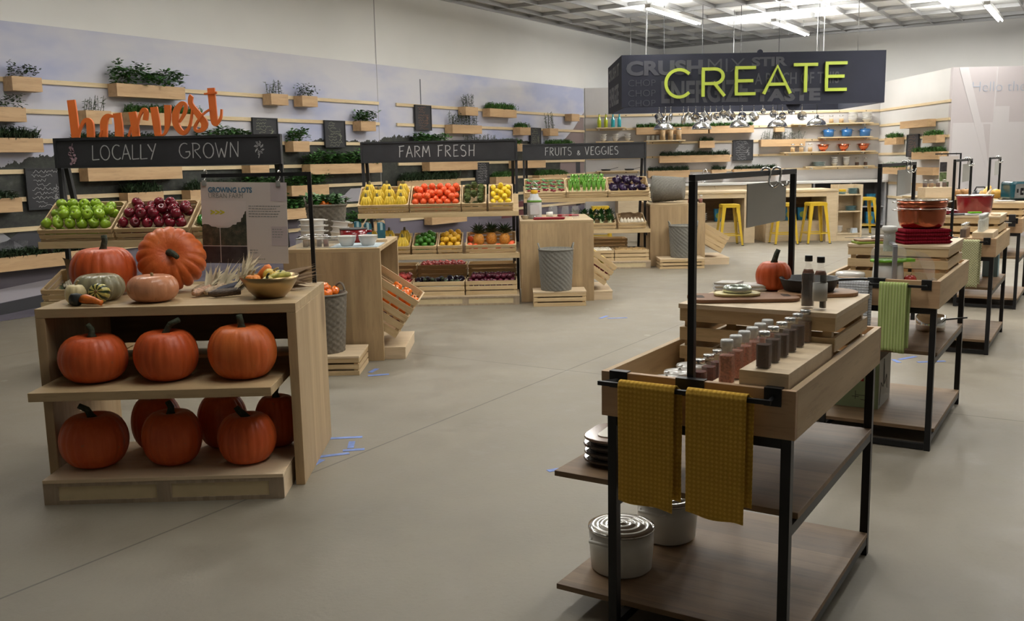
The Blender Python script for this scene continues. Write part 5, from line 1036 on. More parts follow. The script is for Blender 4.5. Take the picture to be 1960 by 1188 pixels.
cp = thing('cup', 'white cup lying behind the dispenser', 'cup', M=T(.43, 11.35, ZP + .033) @ RY(PI / 2)); lathe_part(cp, 'cup_body', [(0, 0), (.026, 0), (.032, .08), (.029, .08), (.024, .006), (0, .006)], white_c, 20); MB().tube([(0, .03, .06), (0, .05, .05), (0, .05, .03), (0, .028, .02)], .004, 6).build('handle', white_c, cp)
bowl(T(.172, 10.98, ZP), .05, .045, 'small grey dish beside the dispenser tap', steel)
# ---- pedestal 3 top
MS = T(2.42, 14.60, ZP + .205) @ RZ(math.radians(-20)) @ RY(math.radians(-90)) @ T(0, 0, -.24)
basket(MS, .165, .200, .46, 'grey woven basket lying on its side on the last pedestal', BSK2, 'diag', .6)
jr = plain('jar_red', (0.20, 0.03, 0.015), .5)
for i, x in enumerate((2.685, 2.765, 2.845)): small_jar(T(x, 14.22, ZP), .032, .115, jr, 'glass jar of red preserve ' + ('hidden behind the post', 'in the middle of the red jars', 'at the corner of the last pedestal')[i], None)
# ================================================================ ROLLING DISPLAY CARTS (hall frame, b across / a along)
box_y = wood('cart_box_y', (0.50, 0.35, 0.19), (0.38, 0.255, 0.13), 'y', knots=2.2); box_x = wood('cart_box_x', (0.50, 0.325, 0.185), (0.39, 0.24, 0.13), 'x', knots=2.0)
shelf_c = wood('cart_shelf', (0.29, 0.185, 0.095), (0.165, 0.095, 0.045), 'x', plank='y', pw=.17, knots=1.8, tone=.5)
BC = -1.015
def cart(a0, label, L=1.18):
    t = thing('display_cart', label, 'cart', M=HM @ T(BC, a0, 0)); w = .305; z0, z1 = .773, .917
    MB().box(-w, .022, z0, -w + .022, L - .022, z1).build('box_side', box_y, t, bevel=.0015); MB().box(w - .022, .022, z0, w, L - .022, z1).build('box_side', box_y, t, bevel=.0015)
    MB().box(-w, 0, z0, w, .0215, z1).build('box_front', box_x, t, bevel=.0015); MB().box(-w, L - .0215, z0, w, L, z1).build('box_back', box_x, t, bevel=.0015)
    MB().box(-w + .0225, .0225, z0 + .006, w - .0225, L - .0225, z0 + .020).build('box_floor', ply, t)
    for x in (-.290, .262):
        for y in (.012, L - .045): MB().box(x, y, 0, x + .030, y + .032, z0 - .0005).build('leg', blackm, t, bevel=.001)
    for x in (-.290, .262):
        for z in (.045, .470): MB().box(x + .002, .0445, z, x + .028, L - .0455, z + .032).build('side_rail', blackm, t)
    for y in (.013, L - .044):
        MB().box(-.2595, y + .002, 0.005, .2615, y + .026, .035).build('foot_rail', blackm, t)
        MB().box(-.2595, y + .003, .74, .2615, y + .026, z0 - .001).build('top_rail', blackm, t)
    MB().box(-.540, .105, .5025, .2925, L - .048, .522).build('middle_shelf', shelf_c, t, bevel=.0015); MB().box(-.552, .130, .0775, .2925, L - .05, .0975).build('bottom_shelf', shelf_c, t, bevel=.0015)
    for x0, x1 in ((-.275, -.215), (-.055, .035), (.215, .265)): MB().box(x0, -.004, .868, x1, -.0002, .918).build('bar_plate', blackm, t); MB().box(x0, -.004, .9172, x1, .024, .921).build('bar_plate', blackm, t)
    MB().tube([(-.245, -.003, .893), (-.275, -.060, .893)], .0065, 4, sm=False).build('bar_arm', blackm, t); MB().tube([(.240, -.003, .893), (.245, -.060, .893)], .0065, 4, sm=False).build('bar_arm', blackm, t)
    MB().box(-.285, -.067, .8865, .252, -.054, .8995).build('towel_bar', blackm, t)
    MB().box(-.030, .026, .80, -.010, .046, 1.505).build('sign_post', blackm, t); MB().box(-.030, 1.07, .80, -.010, 1.09, 1.505).build('sign_post', blackm, t); MB().box(-.030, .026, 1.5055, -.010, 1.09, 1.524).build('sign_rail', blackm, t)
    return t
def terry(name, c1, c2, kind):
    m, nt, b = newmat(name); v = mapped(nt); xyz = sep(nt, v)
    if kind == 'diamond':
        u = math_n(nt, 'ADD', math_n(nt, 'MULTIPLY', xyz[0], 230.0), math_n(nt, 'MULTIPLY', xyz[2], 230.0)); w = math_n(nt, 'SUBTRACT', math_n(nt, 'MULTIPLY', xyz[0], 230.0), math_n(nt, 'MULTIPLY', xyz[2], 230.0)); f = math_n(nt, 'MULTIPLY', math_n(nt, 'SINE', u), math_n(nt, 'SINE', w))
    elif kind == 'stripe': f = math_n(nt, 'SINE', math_n(nt, 'MULTIPLY', xyz[0], 420.0))
    else: f = math_n(nt, 'MULTIPLY', math_n(nt, 'SINE', math_n(nt, 'MULTIPLY', xyz[0], 330.0)), math_n(nt, 'SINE', math_n(nt, 'MULTIPLY', xyz[2], 330.0)))
    c = mix(nt, ramp(nt, f, [(0.0, (0, 0, 0)), (.6, (1, 1, 1))]), c1, c2); nt.links.new(c, b.inputs['Base Color']); b.inputs['Roughness'].default_value = .95; b.inputs['Specular IOR Level'].default_value = .1
    n = noise_n(nt, v, 500, 2); bp = nt.nodes.new('ShaderNodeBump'); bp.inputs['Strength'].default_value = .45; bp.inputs['Distance'].default_value = .004; nt.links.new(math_n(nt, 'ADD', f, math_n(nt, 'MULTIPLY', n, .6)), bp.inputs['Height']); nt.links.new(bp.outputs[0], b.inputs['Normal']); return m
def hung_towel(M, w, Lf, Lb, mat, label, seed, r=.013, th=.0035):
    """towel folded over the bar: local x along the bar, front hangs at -y"""
    R = random.Random(seed); prof = []
    n = 26
    for i in range(n + 1): prof.append((-r - .002, -Lf * (1 - i / n)))
    for i in range(1, 8): a_ = PI - PI * i / 8; prof.append((r * math.cos(a_) * 1.1, r * math.sin(a_)))
    for i in range(n + 1): prof.append((r + .002, -Lb * i / n))
    nx = 14; vs = []; fs = []
    for k, (y, z) in enumerate(prof):
        for i in range(nx + 1):
            u = i / nx; x = (u - .5) * w * (1 + .03 * min(0, z) / Lf); wob = .006 * noise.noise((u * 3 + seed, z * 4, seed)) * min(1, abs(z) * 12) if z < 0 else 0
            back = 1 if k > n + 7 else 0
            vs.append((x + (.012 if back else 0), y - abs(wob) * 1.2 * (1 if not back else -1), z + .004 * math.sin(u * 7 + seed) * (1 if k in (0, len(prof) - 1) else 0) - (.010 * u if k == 0 else 0)))
    for k in range(len(prof) - 1):
        for i in range(nx): a_ = k * (nx + 1) + i; fs.append((a_, a_ + 1, a_ + nx + 2, a_ + nx + 1))
    o = MB().add(vs, fs, True).build('hand_towel', mat, label=label, cat='towel', M=M); s = o.modifiers.new('thick', 'SOLIDIFY'); s.thickness = th; s.offset = 1; return o
def s_hook(M, label, group):
    h = thing('s_hook', label, 'hook', M=M, group=group); p = []
    for k in range(11): a_ = math.radians(200 - 225 * k / 10); p.append((.021 * math.cos(a_) , 0, .021 * math.sin(a_)))
    for k in range(1, 11): a_ = math.radians(155 + 0 - 190 * k / 10 + 0); p.append((.036 + .021 * math.cos(math.radians(165 + 200 * k / 10)) * 1.0, 0, -.040 + .0 + .024 * math.sin(math.radians(165 + 200 * k / 10)) * 1.0))
    MB().tube([(x * .80, y, z * .80) for x, y, z in p], .0042, 8).build('hook_wire', chrome, h); return h
card = plain('card_grey', (0.43, 0.42, 0.385), .7)
def cart_poster(a0, label, y0=.53, y1=.98, z0=1.335, z1=1.482):
    p = thing('poster', label, 'poster', M=HM @ T(BC - .020, a0 + y0, 0)); MB().box(-.002, 0, z0, .002, y1 - y0, z1).build('poster_sheet', card, p)
    for i, y in enumerate((.20, .33)): s_hook(HM @ T(BC - .020, a0 + y0 + y, 1.5165) @ RZ(0), 'chrome S-shaped hook on the rail of ' + label.split(' of ')[-1] + (', first of two' if i == 0 else ', second of two'), None)
    return p
def sq_bottle(M, w, h, fillm, label, group, cap='metal', fill=.92):
    t = thing('spice_bottle', label, 'bottle', M=M, group=group); c = w * .18
    oct_ = lambda q: [(-q / 2 + c, -q / 2), (q / 2 - c, -q / 2), (q / 2, -q / 2 + c), (q / 2, q / 2 - c), (q / 2 - c, q / 2), (-q / 2 + c, q / 2), (-q / 2, q / 2 - c), (-q / 2, -q / 2 + c)]
    hb = h * .68; vs = []; fs = []; lv = [(oct_(w), 0), (oct_(w), hb), (oct_(w * .93), hb + .006), (oct_(w * .74), hb + h * .07), (oct_(w * .72), h * .86)]
    for o_, z in lv: vs += [(x, y, z) for x, y in o_]
    for i in range(len(lv) - 1):
        for k in range(8): fs.append((i * 8 + k, i * 8 + (k + 1) % 8, i * 8 + 8 + (k + 1) % 8, i * 8 + 8 + k))
    fs.append(tuple(range(7, -1, -1))); MB().add(vs, fs, False).build('glass_body', jar_glass, t)
    MB().slab([(x * .90, y * .90) for x, y in oct_(w)], .004, hb * fill).build('contents', fillm, t)
    if cap == 'metal': lathe_part(t, 'metal_cap', [(0, h * .84), (w * .42, h * .84), (w * .42, h * .955), (w * .38, h * .97), (0, h * .97)], steel, 18)
    else: lathe_part(t, 'grinder_cap', [(0, h * .74), (w * .37, h * .74), (w * .37, h * .82), (w * .45, h * .83), (w * .45, h * .97), (w * .40, h), (0, h)], plain('cap_clear', (0.62, 0.63, 0.62), .12, var=.1, vscale=90), 18)
    return t
def hp_(b_, a_, z, rz=0.0): return HM @ T(b_, a_, z) @ RZ(rz)
FR = WA       # rotation that turns an object back to face the viewer
# ---------------------------------------------------------------- cart 1
c1 = cart(2.622, 'nearest rolling display cart with timber box top, black legs and two yellow towels')
yel = terry('towel_yellow', (0.56, 0.33, 0.05), (0.68, 0.42, 0.075), 'diamond')
hung_towel(hp_(-1.135, 2.5615, .8945), .182, .36, .345, yel, 'yellow textured towel over the bar nearest the pumpkin table', 3); hung_towel(hp_(-.917, 2.5615, .8945), .180, .36, .33, yel, 'yellow diamond-weave towel over the bar nearest the ply step', 8)
cart_poster(2.622, 'grey blank back of the sign card hanging over the rail of the nearest cart')
KZ = .7935
crate(HM @ T(-1.0045, 3.158, KZ), .542, .500, .251, 'slatted plywood-topped crate in the nearest cart, under the cutting boards', None, boards=4, gap=.022, lid=True, t=.014)
def block(M, w, d, h, label): return MB().box(-w / 2, 0, 0, w / 2, d, h).build('plywood_step', ply, label=label, cat='step', M=M, bevel=.0015)
block(HM @ T(-.811, 2.647, KZ), .145, .50, .166, 'taller plywood step carrying six spice bottles in the nearest cart'); block(HM @ T(-.938, 2.647, KZ), .102, .50, .106, 'lower plywood step carrying the pink salt grinders in the nearest cart')
ordn = ['first', 'second', 'third', 'fourth', 'fifth', 'sixth', 'seventh']
for i in range(6): sq_bottle(hp_(-.828, 2.700 + .089 * i, KZ + .1665), .041, .112, sp_dk if i % 2 == 0 else sp_br if i > 3 else sp_dk, ordn[i] + ' square bottle of dark ground spice on the taller step, counted from the towels', None)
for i in range(6): sq_bottle(hp_(-.940, 2.700 + .080 * i, KZ + .1065), .043, .135, sp_pk, ordn[i] + ' pink salt grinder on the lower step, counted from the towels', None, cap='clear', fill=.95)
block(HM @ T(-1.032, 2.68, KZ), .075, .42, .062, 'low plywood strip under the bottles of red pepper flakes')
for i in range(5): sq_bottle(hp_(-1.030, 2.712 + .080 * i, KZ + .0625), .041, .112, sp_red, ordn[i] + ' bottle of red pepper flakes behind the black sign post, counted from the towels', None)
for i, (b_, a_) in enumerate(((-1.148, 2.735), (-1.148, 2.845), (-1.150, 2.955))):
    k = thing('canister', ordn[i] + ' white round canister with knobbed lid in the cart corner, counted from the towels', 'canister', M=hp_(b_, a_, KZ)); lathe_part(k, 'canister_body', [(0, 0), (.045, 0), (.047, .004), (.047, .086), (0, .086)], white_c, 28); lathe_part(k, 'lid', [(.05, .0865), (.052, .090), (.05, .095), (.03, .099), (0, .100)], white_c, 28); lathe_part(k, 'knob', [(0, .099), (.005, .099), (.004, .106), (.010, .110), (.009, .115), (0, .116)], chrome, 14)
TZ = 1.0615
bd = plain('board_brown', (0.235, 0.12, 0.062), .7, var=.15, vscale=14); bd2 = wood('board_wood', (0.36, 0.20, 0.10), (0.28, 0.145, 0.065), 'x')
def rrect(w, d, r, n=6): return [(sx * (w / 2 - r) + r * math.cos(math.radians(a0 + 90 * k / n)), sy * (d / 2 - r) + r * math.sin(math.radians(a0 + 90 * k / n))) for sx, sy, a0 in ((1, 1, 0), (-1, 1, 90), (-1, -1, 180), (1, -1, 270)) for k in range(n + 1)]
b1 = thing('cutting_board', 'large brown cutting board with two slotted handles on the nearest cart crate', 'cutting board', M=hp_(-1.105, 3.335, TZ, FR - .03))
MB().slab(rrect(.39, .175, .05), 0, .013).build('board', bd, b1, bevel=.003); slot = plain('slot_dark', (0.05, 0.028, 0.015), .8)
for x in (-.155, .155): MB().slab([(p[0] + x, p[1]) for p in rrect(.028, .062, .010)], .0132, .0137).build('slot', slot, b1)
yb = plain('board_yellow', (0.66, 0.56, 0.27), .5, var=.06); b2 = MB().slab(rrect(.165, .105, .045), 0, .010).build('cutting_board', yb, label='small pale yellow cutting board lying on the large brown board', cat='cutting board', M=hp_(-1.128, 3.340, TZ + .0142, FR), bevel=.003)
rg = thing('glass_dish', 'round glass dish turned over on the pale yellow board', 'dish', M=hp_(-1.128, 3.345, TZ + .0246)); lathe_part(rg, 'glass_rim', [(.046, 0), (.053, .004), (.053, .018), (.045, .024), (.034, .020), (.036, .006), (.046, 0)], plain('thick_glass', (0.55, 0.60, 0.52), .05, .55), 28)
wn = plain('napkin_white', (0.62, 0.60, 0.57), .9, var=.05, bump=.2, bscale=80)
nk = folded(hp_(-1.195, 3.565, TZ, FR - .12), .20, .085, 2, .013, wn, 'folded white napkin behind the brown cutting board', 'napkin', 'folded_napkin', 5); MB().slab([(-.10, -.03), (-.02, -.045), (.02, .03), (-.06, .045)], .0265, .034).build('turned_corner', wn, nk)
pumpkin(0, 0, 0, .067, .122, 'small round orange pumpkin standing on the nearest cart', 31, PK, stem=[(0, 0, 0), (.003, 0, .028), (.010, 0, .052), (.017, 0, .068)], n=16, depth=.035, sr=(.0125, .009), rot=RZ(0)).matrix_world = hp_(-1.080, 3.625, TZ, FR)
iron = plain('cast_iron', (0.022, 0.024, 0.027), .55, .3, bump=.1, bscale=200)
b3 = MB().slab([(p[0] * 1, p[1]) for p in rrect(.29, .165, .075)] , 0, .014).build('cutting_board', bd2, label='rounded wooden board under the black iron skillet', cat='cutting board', M=hp_(-.895, 3.560, TZ, FR + .02), bevel=.003)
sk = thing('skillet', 'black cast iron skillet on a wooden board on the nearest cart', 'skillet', M=hp_(-.930, 3.570, TZ + .0145, FR)); lathe_part(sk, 'pan', [(0, 0), (.085, 0), (.090, .003), (.106, .042), (.109, .046), (.103, .046), (.086, .008), (0, .006)], iron, 40)
MB().slab([(.103, -.017), (.125, -.011), (.185, -.010), (.205, -.016), (.216, -.010), (.218, .0), (.216, .010), (.205, .016), (.185, .010), (.125, .011), (.103, .017)], .033, .042).build('handle', iron, sk, bevel=.003)
syr = plain('syrup', (0.030, 0.007, 0.004), .1, coat=.5); amb = plain('syrup_amber', (0.20, 0.05, 0.012), .2); cpb = plain('cap_black', (0.012, 0.012, 0.014), .35)
for i, (b_, a_, lab) in enumerate(((-.848, 3.245, 'dark syrup bottle nearer the brown board'), (-.800, 3.215, 'dark syrup bottle with the pale back label, nearer the crate edge'))):
    s_ = thing('syrup_bottle', lab, 'bottle', M=hp_(b_, a_, TZ, FR + .1)); lathe_part(s_, 'glass_body', [(0, 0), (.0225, 0), (.0235, .004), (.0235, .045), (.0215, .068), (.0235, .092), (.0235, .115), (.017, .132), (.0105, .142), (.0105, .160)], jar_glass, 24, (1, .8))
    lathe_part(s_, 'syrup', [(0, .006), (.0215, .006), (.0215, .045), (.0198, .068), (.0215, .092), (.0215, .113), (.0205, .118), (0, .118)], syr, 20, (1, .8)); lathe_part(s_, 'amber_top', [(.0203, .118), (.0155, .131), (0, .131)], amb, 20, (1, .8)); lathe_part(s_, 'cap', [(0, .158), (.0128, .158), (.0128, .176), (.0115, .178), (0, .178)], cpb, 18)
    if i == 1: MB().lathe([(.0246, .030), (.0246, .090)], 24, squash=(1, .82)).build('paper_label', card, s_); lb = s_.children[-1]; lb.data = lb.data.copy(); bm = __import__('bmesh').new(); bm.from_mesh(lb.data); __import__('bmesh').ops.delete(bm, geom=[f for f in bm.faces if f.calc_center_median().x < .004 or len(f.verts) > 4], context='FACES'); bm.to_mesh(lb.data); bm.free()
dk = plain('dish_glaze', (0.045, 0.028, 0.022), .15, coat=.5)
for i in range(4):
    d_ = thing('baking_dish', ('lowest', 'second', 'third', 'topmost')[i] + ' glazed brown baking dish in the stack on the nearest cart middle shelf', 'dish', M=hp_(-1.405, 2.93, .5225 + .026 * i, .1 * (i % 2)))
    MB().slab(rrect(.185, .20, .07, 5), 0, .014).build('dish_base', dk, d_); MB().slab(rrect(.225, .245, .085, 6), .0145, .0245).build('dish_rim', dk if i < 3 else plain('dish_tan', (0.22, 0.14, 0.10), .2, coat=.4), d_, bevel=.003)
    if i == 3: MB().slab(rrect(.12, .16, .03, 4), .025, .028).build('wrapped_label', plain('label_cream', (0.60, 0.57, 0.48), .3, coat=.5), d_); MB().slab([(.0, -.08), (.055, -.08), (.055, -.04), (.0, -.04)], .0282, .0288).build('green_label_patch', plain('label_green', (0.05, 0.075, 0.05), .4), d_)
foil = plain('embossed_lid', (0.62, 0.61, 0.58), .10, .75)
def dutch(M, r, h, label, body, lidm, knob=None):
    d_ = thing('dutch_oven', label, 'pot', M=M); lathe_part(d_, 'pot_body', [(0, 0), (r * .84, 0), (r * .93, r * .08), (r * .985, h * .5), (r, h * .86), (0, h * .86)], body, 44)
    pr_ = [(r * 1.0, h * .865), (r * 1.03, h * .89), (r * 1.02, h * .93)]
    for k in range(1, 15): q = 1 - k / 15; pr_.append((r * q, h * (.93 + .05 * (1 - q)) + (.0035 if k % 4 == 2 else 0)))
    pr_.append((0, h * .985)); lathe_part(d_, 'lid', pr_, lidm, 44)
    for s in (-1, 1): MB().tube([(s * r * .98, -.055, h * .78), (s * (r + .022), -.045, h * .78), (s * (r + .022), .045, h * .78), (s * r * .98, .055, h * .78)], .006, 8).build('handle', body, d_)
    return d_
wpot = plain('pot_white', (0.60, 0.58, 0.53), .35, var=.04)
for i, (b_, a_) in enumerate(((-1.425, 2.985), (-1.395, 3.34))):
    d_ = dutch(hp_(b_, a_, .098, FR + .9), .118, .175, ('white round pot with embossed shiny lid at the shelf corner', 'white round pot with shiny lid behind, half hidden by the yellow towel')[i], wpot, foil)
# ---------------------------------------------------------------- cart 2
cart(5.300, 'second rolling display cart carrying the juicer and copper pots')
grn = terry('towel_green', (0.36, 0.45, 0.15), (0.50, 0.58, 0.26), 'stripe'); whit = terry('towel_white', (0.50, 0.51, 0.54), (0.62, 0.63, 0.66), 'diamond'); crm = terry('towel_cream', (0.40, 0.40, 0.20), (0.66, 0.63, 0.46), 'check')
hung_towel(hp_(-.925, 5.2395, .8945), .140, .345, .33, grn, 'lime green ribbed towel hanging on the second cart', 5); hung_towel(hp_(-1.125, 5.2395, .8945), .155, .30, .29, whit, 'white towel on the second cart behind the skillet', 6)
cart_poster(5.300, 'grey blank back of the sign card hanging over the rail of the second cart')
crate(HM @ T(-1.0045, 5.74, KZ), .540, .60, .251, 'plywood-topped slatted crate of the second cart, under the red towels', None, boards=4, gap=.022, lid=True, t=.014)
jw = plain('juicer_white', (0.62, 0.61, 0.58), .35); jg = plain('juicer_green', (0.16, 0.42, 0.03), .25); js = plain('juicer_grey', (0.36, 0.37, 0.40), .35, .5)
ju = thing('juicer', 'white electric juicer with green ring and grey clamp arm in the second cart', 'juicer', M=hp_(-1.015, 5.555, KZ, FR)); MB().lathe([(0, 0), (.085, 0), (.09, .01), (.085, .12), (.078, .19), (0, .19)], 28, squash=(1, .8)).build('motor_base', jw, ju); MB().lathe([(.080, .190), (.094, .192), (.094, .205), (.08, .207)], 28, squash=(1.05, .82)).build('green_ring', jg, ju); MB().box(.06, -.035, .191, .135, .035, .206).build('green_spout', jg, ju)
pr_ = [(.09, .207), (.092, .235), (.085, .262), (.065, .278), (.04, .283)]; MB().lathe(pr_, 28, squash=(1.05, .85)).build('clear_cover', clearp, ju)
MB().lathe([(.034, .275), (.034, .345), (.03, .345)], 20).build('feed_tube', clearp, ju); MB().lathe([(0, .25), (.030, .25), (.030, .355), (.038, .358), (.042, .365), (.042, .382), (.035, .388), (0, .388)], 24).build('pusher', jw, ju)
MB().box(-.013, -.092, .06, .013, -.080, .285).build('clamp_arm', js, ju, bevel=.003); MB().tube([(0, -.098, .045), (0, -.072, .045)], .016, 16).build('arm_pivot', jw, ju); MB().bar((0, -.086, .285), (0, -.02, .300), .026, .012).build('clamp_hook', js, ju)
pc_ = thing('pulp_container', 'clear plastic pulp container beside the juicer, domed over the front', 'container', M=hp_(-.885, 5.60, KZ, FR)); m = MB(); prof = []; 
for k in range(13): a_ = PI / 2 * k / 12; prof.append((.115 * math.sin(a_) - .035, .16 + .095 * math.cos(a_)))
vs = []; fs = []
for y in (-.075, .075): vs += [(x, y, z) for x, z in prof] + [(.08, y, .03)]
q = len(prof) + 1
for k in range(q - 1): fs.append((k, k + 1, q + k + 1, q + k))
fs += [tuple(range(q)), tuple(range(2 * q - 1, q - 1, -1))]; m.add(vs, fs, False); m.build('clear_hood', clearp, pc_); MB().tube([(.08, -.04, .10), (.105, -.04, .095), (.105, -.04, .03), (.08, -.04, .02)], .006, 8).build('handle', clearp, pc_)
bowl(hp_(-.905, 5.60, KZ + .0005), .055, .075, 'white cup holding an apple beside the juicer'); place('apple_p', hp_(-.905, 5.60, KZ + .085) @ SC(.95), 'pink-red apple in the white cup beside the juicer', 'apple', None)
bowl(hp_(-.80, 5.60, KZ + .0005), .035, .085, 'small white cup at the side wall of the second cart box')
fc = thing('food_container', 'clear container with white lid at the corner of the second cart box', 'container', M=hp_(-1.205, 5.50, KZ, FR)); MB().lathe([(0, 0), (.062, 0), (.07, .006), (.074, .10)], 28).build('clear_body', clearp, fc); MB().lathe([(.062, .01), (.062, .07), (0, .07)], 24).build('contents', plain('oats', (0.50, 0.42, 0.34), .9, var=.2, vscale=80), fc); MB().lathe([(0, .10), (.074, .10), (.080, .106), (.080, .122), (.074, .13), (.05, .134), (0, .135)], 28).build('lid', white_c, fc); MB().tube([(-.074, 0, .09), (-.115, 0, .09), (-.12, 0, .03), (-.072, 0, .02)], .010, 8).build('handle', clearp, fc)
rt = terry('towel_red', (0.19, 0.006, 0.016), (0.25, 0.012, 0.026), 'diamond')
for i in range(2): folded(hp_(-.905, 5.915, TZ + .0425 * i, FR), .285 - .01 * i, .17, 2, .021, rt, ('lower', 'upper')[i] + ' folded dark red towel in the pair under the copper bowls', 'towel', 'folded_towel', 20 + i)
copper = plain('copper', (0.46, 0.135, 0.075), .2, 1.0, var=.15, vscale=6)
for i in range(2):
    c_ = thing('copper_pot', ('lower copper pot resting on the folded red towels', 'upper copper pot nested in the lower one')[i], 'pot', M=hp_(-.915, 5.95, TZ + .0855 + .012 * i, FR)); r = .135
    lathe_part(c_, 'pot_body', [(0, 0), (r * .72, 0), (r * .86, .012), (r * .93, .04), (r * .97, .10), (r, .118), (r * .97, .118), (r * .93, .08), (r * .89, .04), (r * .80, .016), (0, .008)] if i == 0 else [(0, .010), (r * .68, .010), (r * .78, .02), (r * .86, .05), (r * .90, .106), (r * 1.0, .112), (r * 1.02, .150), (r * .98, .150), (r * .96, .118), (r * .86, .104), (r * .80, .05), (0, .018)], copper, 44)
    zr = (.1182, .1502)[i]; lathe_part(c_, 'steel_rim', [(r * .96, zr), (r * 1.045, zr - .001), (r * 1.045, zr + .004), (r * .96, zr + .004)] if i else [(r * 1.0, zr - .006), (r * 1.045, zr - .006), (r * 1.045, zr - .002), (r * 1.0, zr - .002)], chrome, 44)
    for s in (-1, 1): MB().tube([(s * r, -.035, zr - .015), (s * (r + .026), -.025, zr - .012), (s * (r + .026), .025, zr - .012), (s * r, .035, zr - .015)], .004, 6).build('handle', chrome, c_)
gb = plain('board_green', (0.27, 0.36, 0.03), .4)
MB().slab(rrect(.20, .13, .02), 0, .012).build('cutting_board', gb, label='green cutting board at the crate corner of the second cart', cat='cutting board', M=hp_(-1.165, 5.83, TZ, FR), bevel=.002); MB().slab(rrect(.18, .11, .02), 0, .010).build('cutting_board', bd2, label='wooden board lying on the green cutting board', cat='cutting board', M=hp_(-1.165, 5.83, TZ + .0125, FR), bevel=.002)
kn = thing('kitchen_knife', 'white-handled knife lying across the boards on the second cart', 'knife', M=hp_(-1.165, 5.83, TZ + .0232, FR - .15)); MB().slab([(-.15, 0), (-.05, -.018), (.0, -.018), (.0, .012), (-.05, .012)], .008, .010).build('blade', plain('blade_black', (0.02, 0.02, 0.022), .3), kn); MB().tube([(0, -.003, .010), (.05, 0, .012), (.12, .004, .010)], [.009, .012, .009], 8).build('handle', white_c, kn)
cb = thing('appliance_box', 'carton box with green front and line drawing on the bottom shelf of the second cart', 'box', M=HM @ T(-1.195, 5.70, .0985)); kr = plain('carton_grey', (0.36, 0.35, 0.31), .6, var=.05); gr_ = plain('carton_green', (0.27, 0.34, 0.19), .5); MB().box(-.13, 0, 0, .13, .34, .29).build('carton', kr, cb); MB().box(-.129, -.0012, .001, .129, -.0002, .289).build('green_front', gr_, cb)
ln = plain('carton_line', (0.03, 0.03, 0.025), .6); rd_ = plain('carton_red', (0.30, 0.02, 0.02), .5)
m = MB()
for p in ([(.1305, .02, .02), (.1305, .06, .15), (.1305, .12, .11), (.1305, .13, .28)], [(.1305, .13, .28), (.1305, .16, .12), (.1305, .22, .17), (.1305, .24, .08)]):
    for u, v_ in zip(p, p[1:]): m.bar(u, v_, .001, .004, up=(1, 0, 0))
m.build('line_drawing', ln, cb); MB().box(.02, -.002, .16, .045, -.0014, .21).build('red_mark', rd_, cb); MB().box(.055, -.002, .14, .07, -.0014, .20).build('red_mark', rd_, cb)
m = MB()
for (x0, z0, x1, z1) in ((.0, .05, .0, .10), (.0, .075, .06, .075), (.06, .05, .06, .085), (-.02, .065, .02, .065), (.06, .085, .09, .07), (.09, .07, .09, .045), (.03, .05, .09, .045)): m.bar((x0, -.0016, z0), (x1, -.0016, z1), .003, .0006, up=(0, 1, 0))
m.build('appliance_drawing', ln, cb)
sp_ = thing('saucepan', 'shiny steel pan on the middle shelf of the second cart behind the green towel', 'pan', M=hp_(-.86, 6.1, .5225)); lathe_part(sp_, 'pan_body', [(0, 0), (.075, 0), (.082, .01), (.085, .09), (.08, .09), (.076, .012), (0, .006)], chrome, 28); MB().bar((.08, 0, .07), (.20, 0, .09), .02, .008).build('handle', cpb, sp_)
# ---------------------------------------------------------------- cart 3
cart(8.150, 'third rolling display cart with white salt bottles and a cream check towel')
hung_towel(hp_(-.880, 8.0895, .8945), .125, .345, .33, crm, 'cream and green check towel hanging on the third cart', 9)
cart_poster(8.150, 'grey blank back of the sign card hanging over the rail of the third cart')
crate(HM @ T(-1.0045, 8.62, KZ), .540, .58, .251, 'plywood-topped slatted crate of the third cart, under the red pot', None, boards=4, gap=.022, lid=True, t=.014)
block(HM @ T(-.812, 8.175, KZ), .145, .44, .166, 'taller plywood step of the third cart under the white salt bottles'); block(HM @ T(-.95, 8.175, KZ), .12, .44, .106, 'lower plywood step of the third cart under the brown spice bottles')
for i in range(5): sq_bottle(hp_(-.83, 8.225 + .082 * i, KZ + .1665), .045, .135, sp_wh, ordn[i] + ' white salt bottle on the third cart, counted from the check towel', None, cap='clear', fill=1.0)
for i in range(4): sq_bottle(hp_(-.955, 8.225 + .085 * i, KZ + .1065), .043, .125, sp_br if i else sp_dk, ordn[i] + ' brown spice bottle on the third cart, counted from the check towel', None)
rk = thing('spice_ball_rack', 'small rack of steel balls beside the red towels, in the third cart', 'rack', M=hp_(-1.09, 8.27, KZ)); MB().box(-.07, -.06, 0, .07, .06, .10).build('rack_block', steel, rk)
for i in range(6): MB().ball((-.045 + .045 * (i % 3), -.025 + .05 * (i // 3), .118), .019, 12, 8).build('steel_ball', chrome, rk)
rp = thing('red_pot', 'large dark red enamel pot with wooden spatula on the third cart crate', 'pot', M=hp_(-.975, 9.07, TZ, FR)); MB().lathe([(0, 0), (.13, 0), (.14, .015), (.15, .13), (.155, .15), (.147, .15), (.13, .02), (0, .012)], 36, squash=(1, .8)).build('pot_body', red_e, rp); MB().lathe([(.148, .15), (.157, .149), (.157, .155), (.148, .155)], 36, squash=(1, .8)).build('steel_rim', steel, rp)
MB().bar((0, 0, 0), (.16, .02, .17), .026, .008).build('wooden_spatula', maple, label='wooden spatula standing in the large red pot', cat='spatula', M=hp_(-.985, 9.07, TZ + .03, FR))
dsh = plain('plate_red', (0.26, 0.012, 0.03), .25, coat=.4)
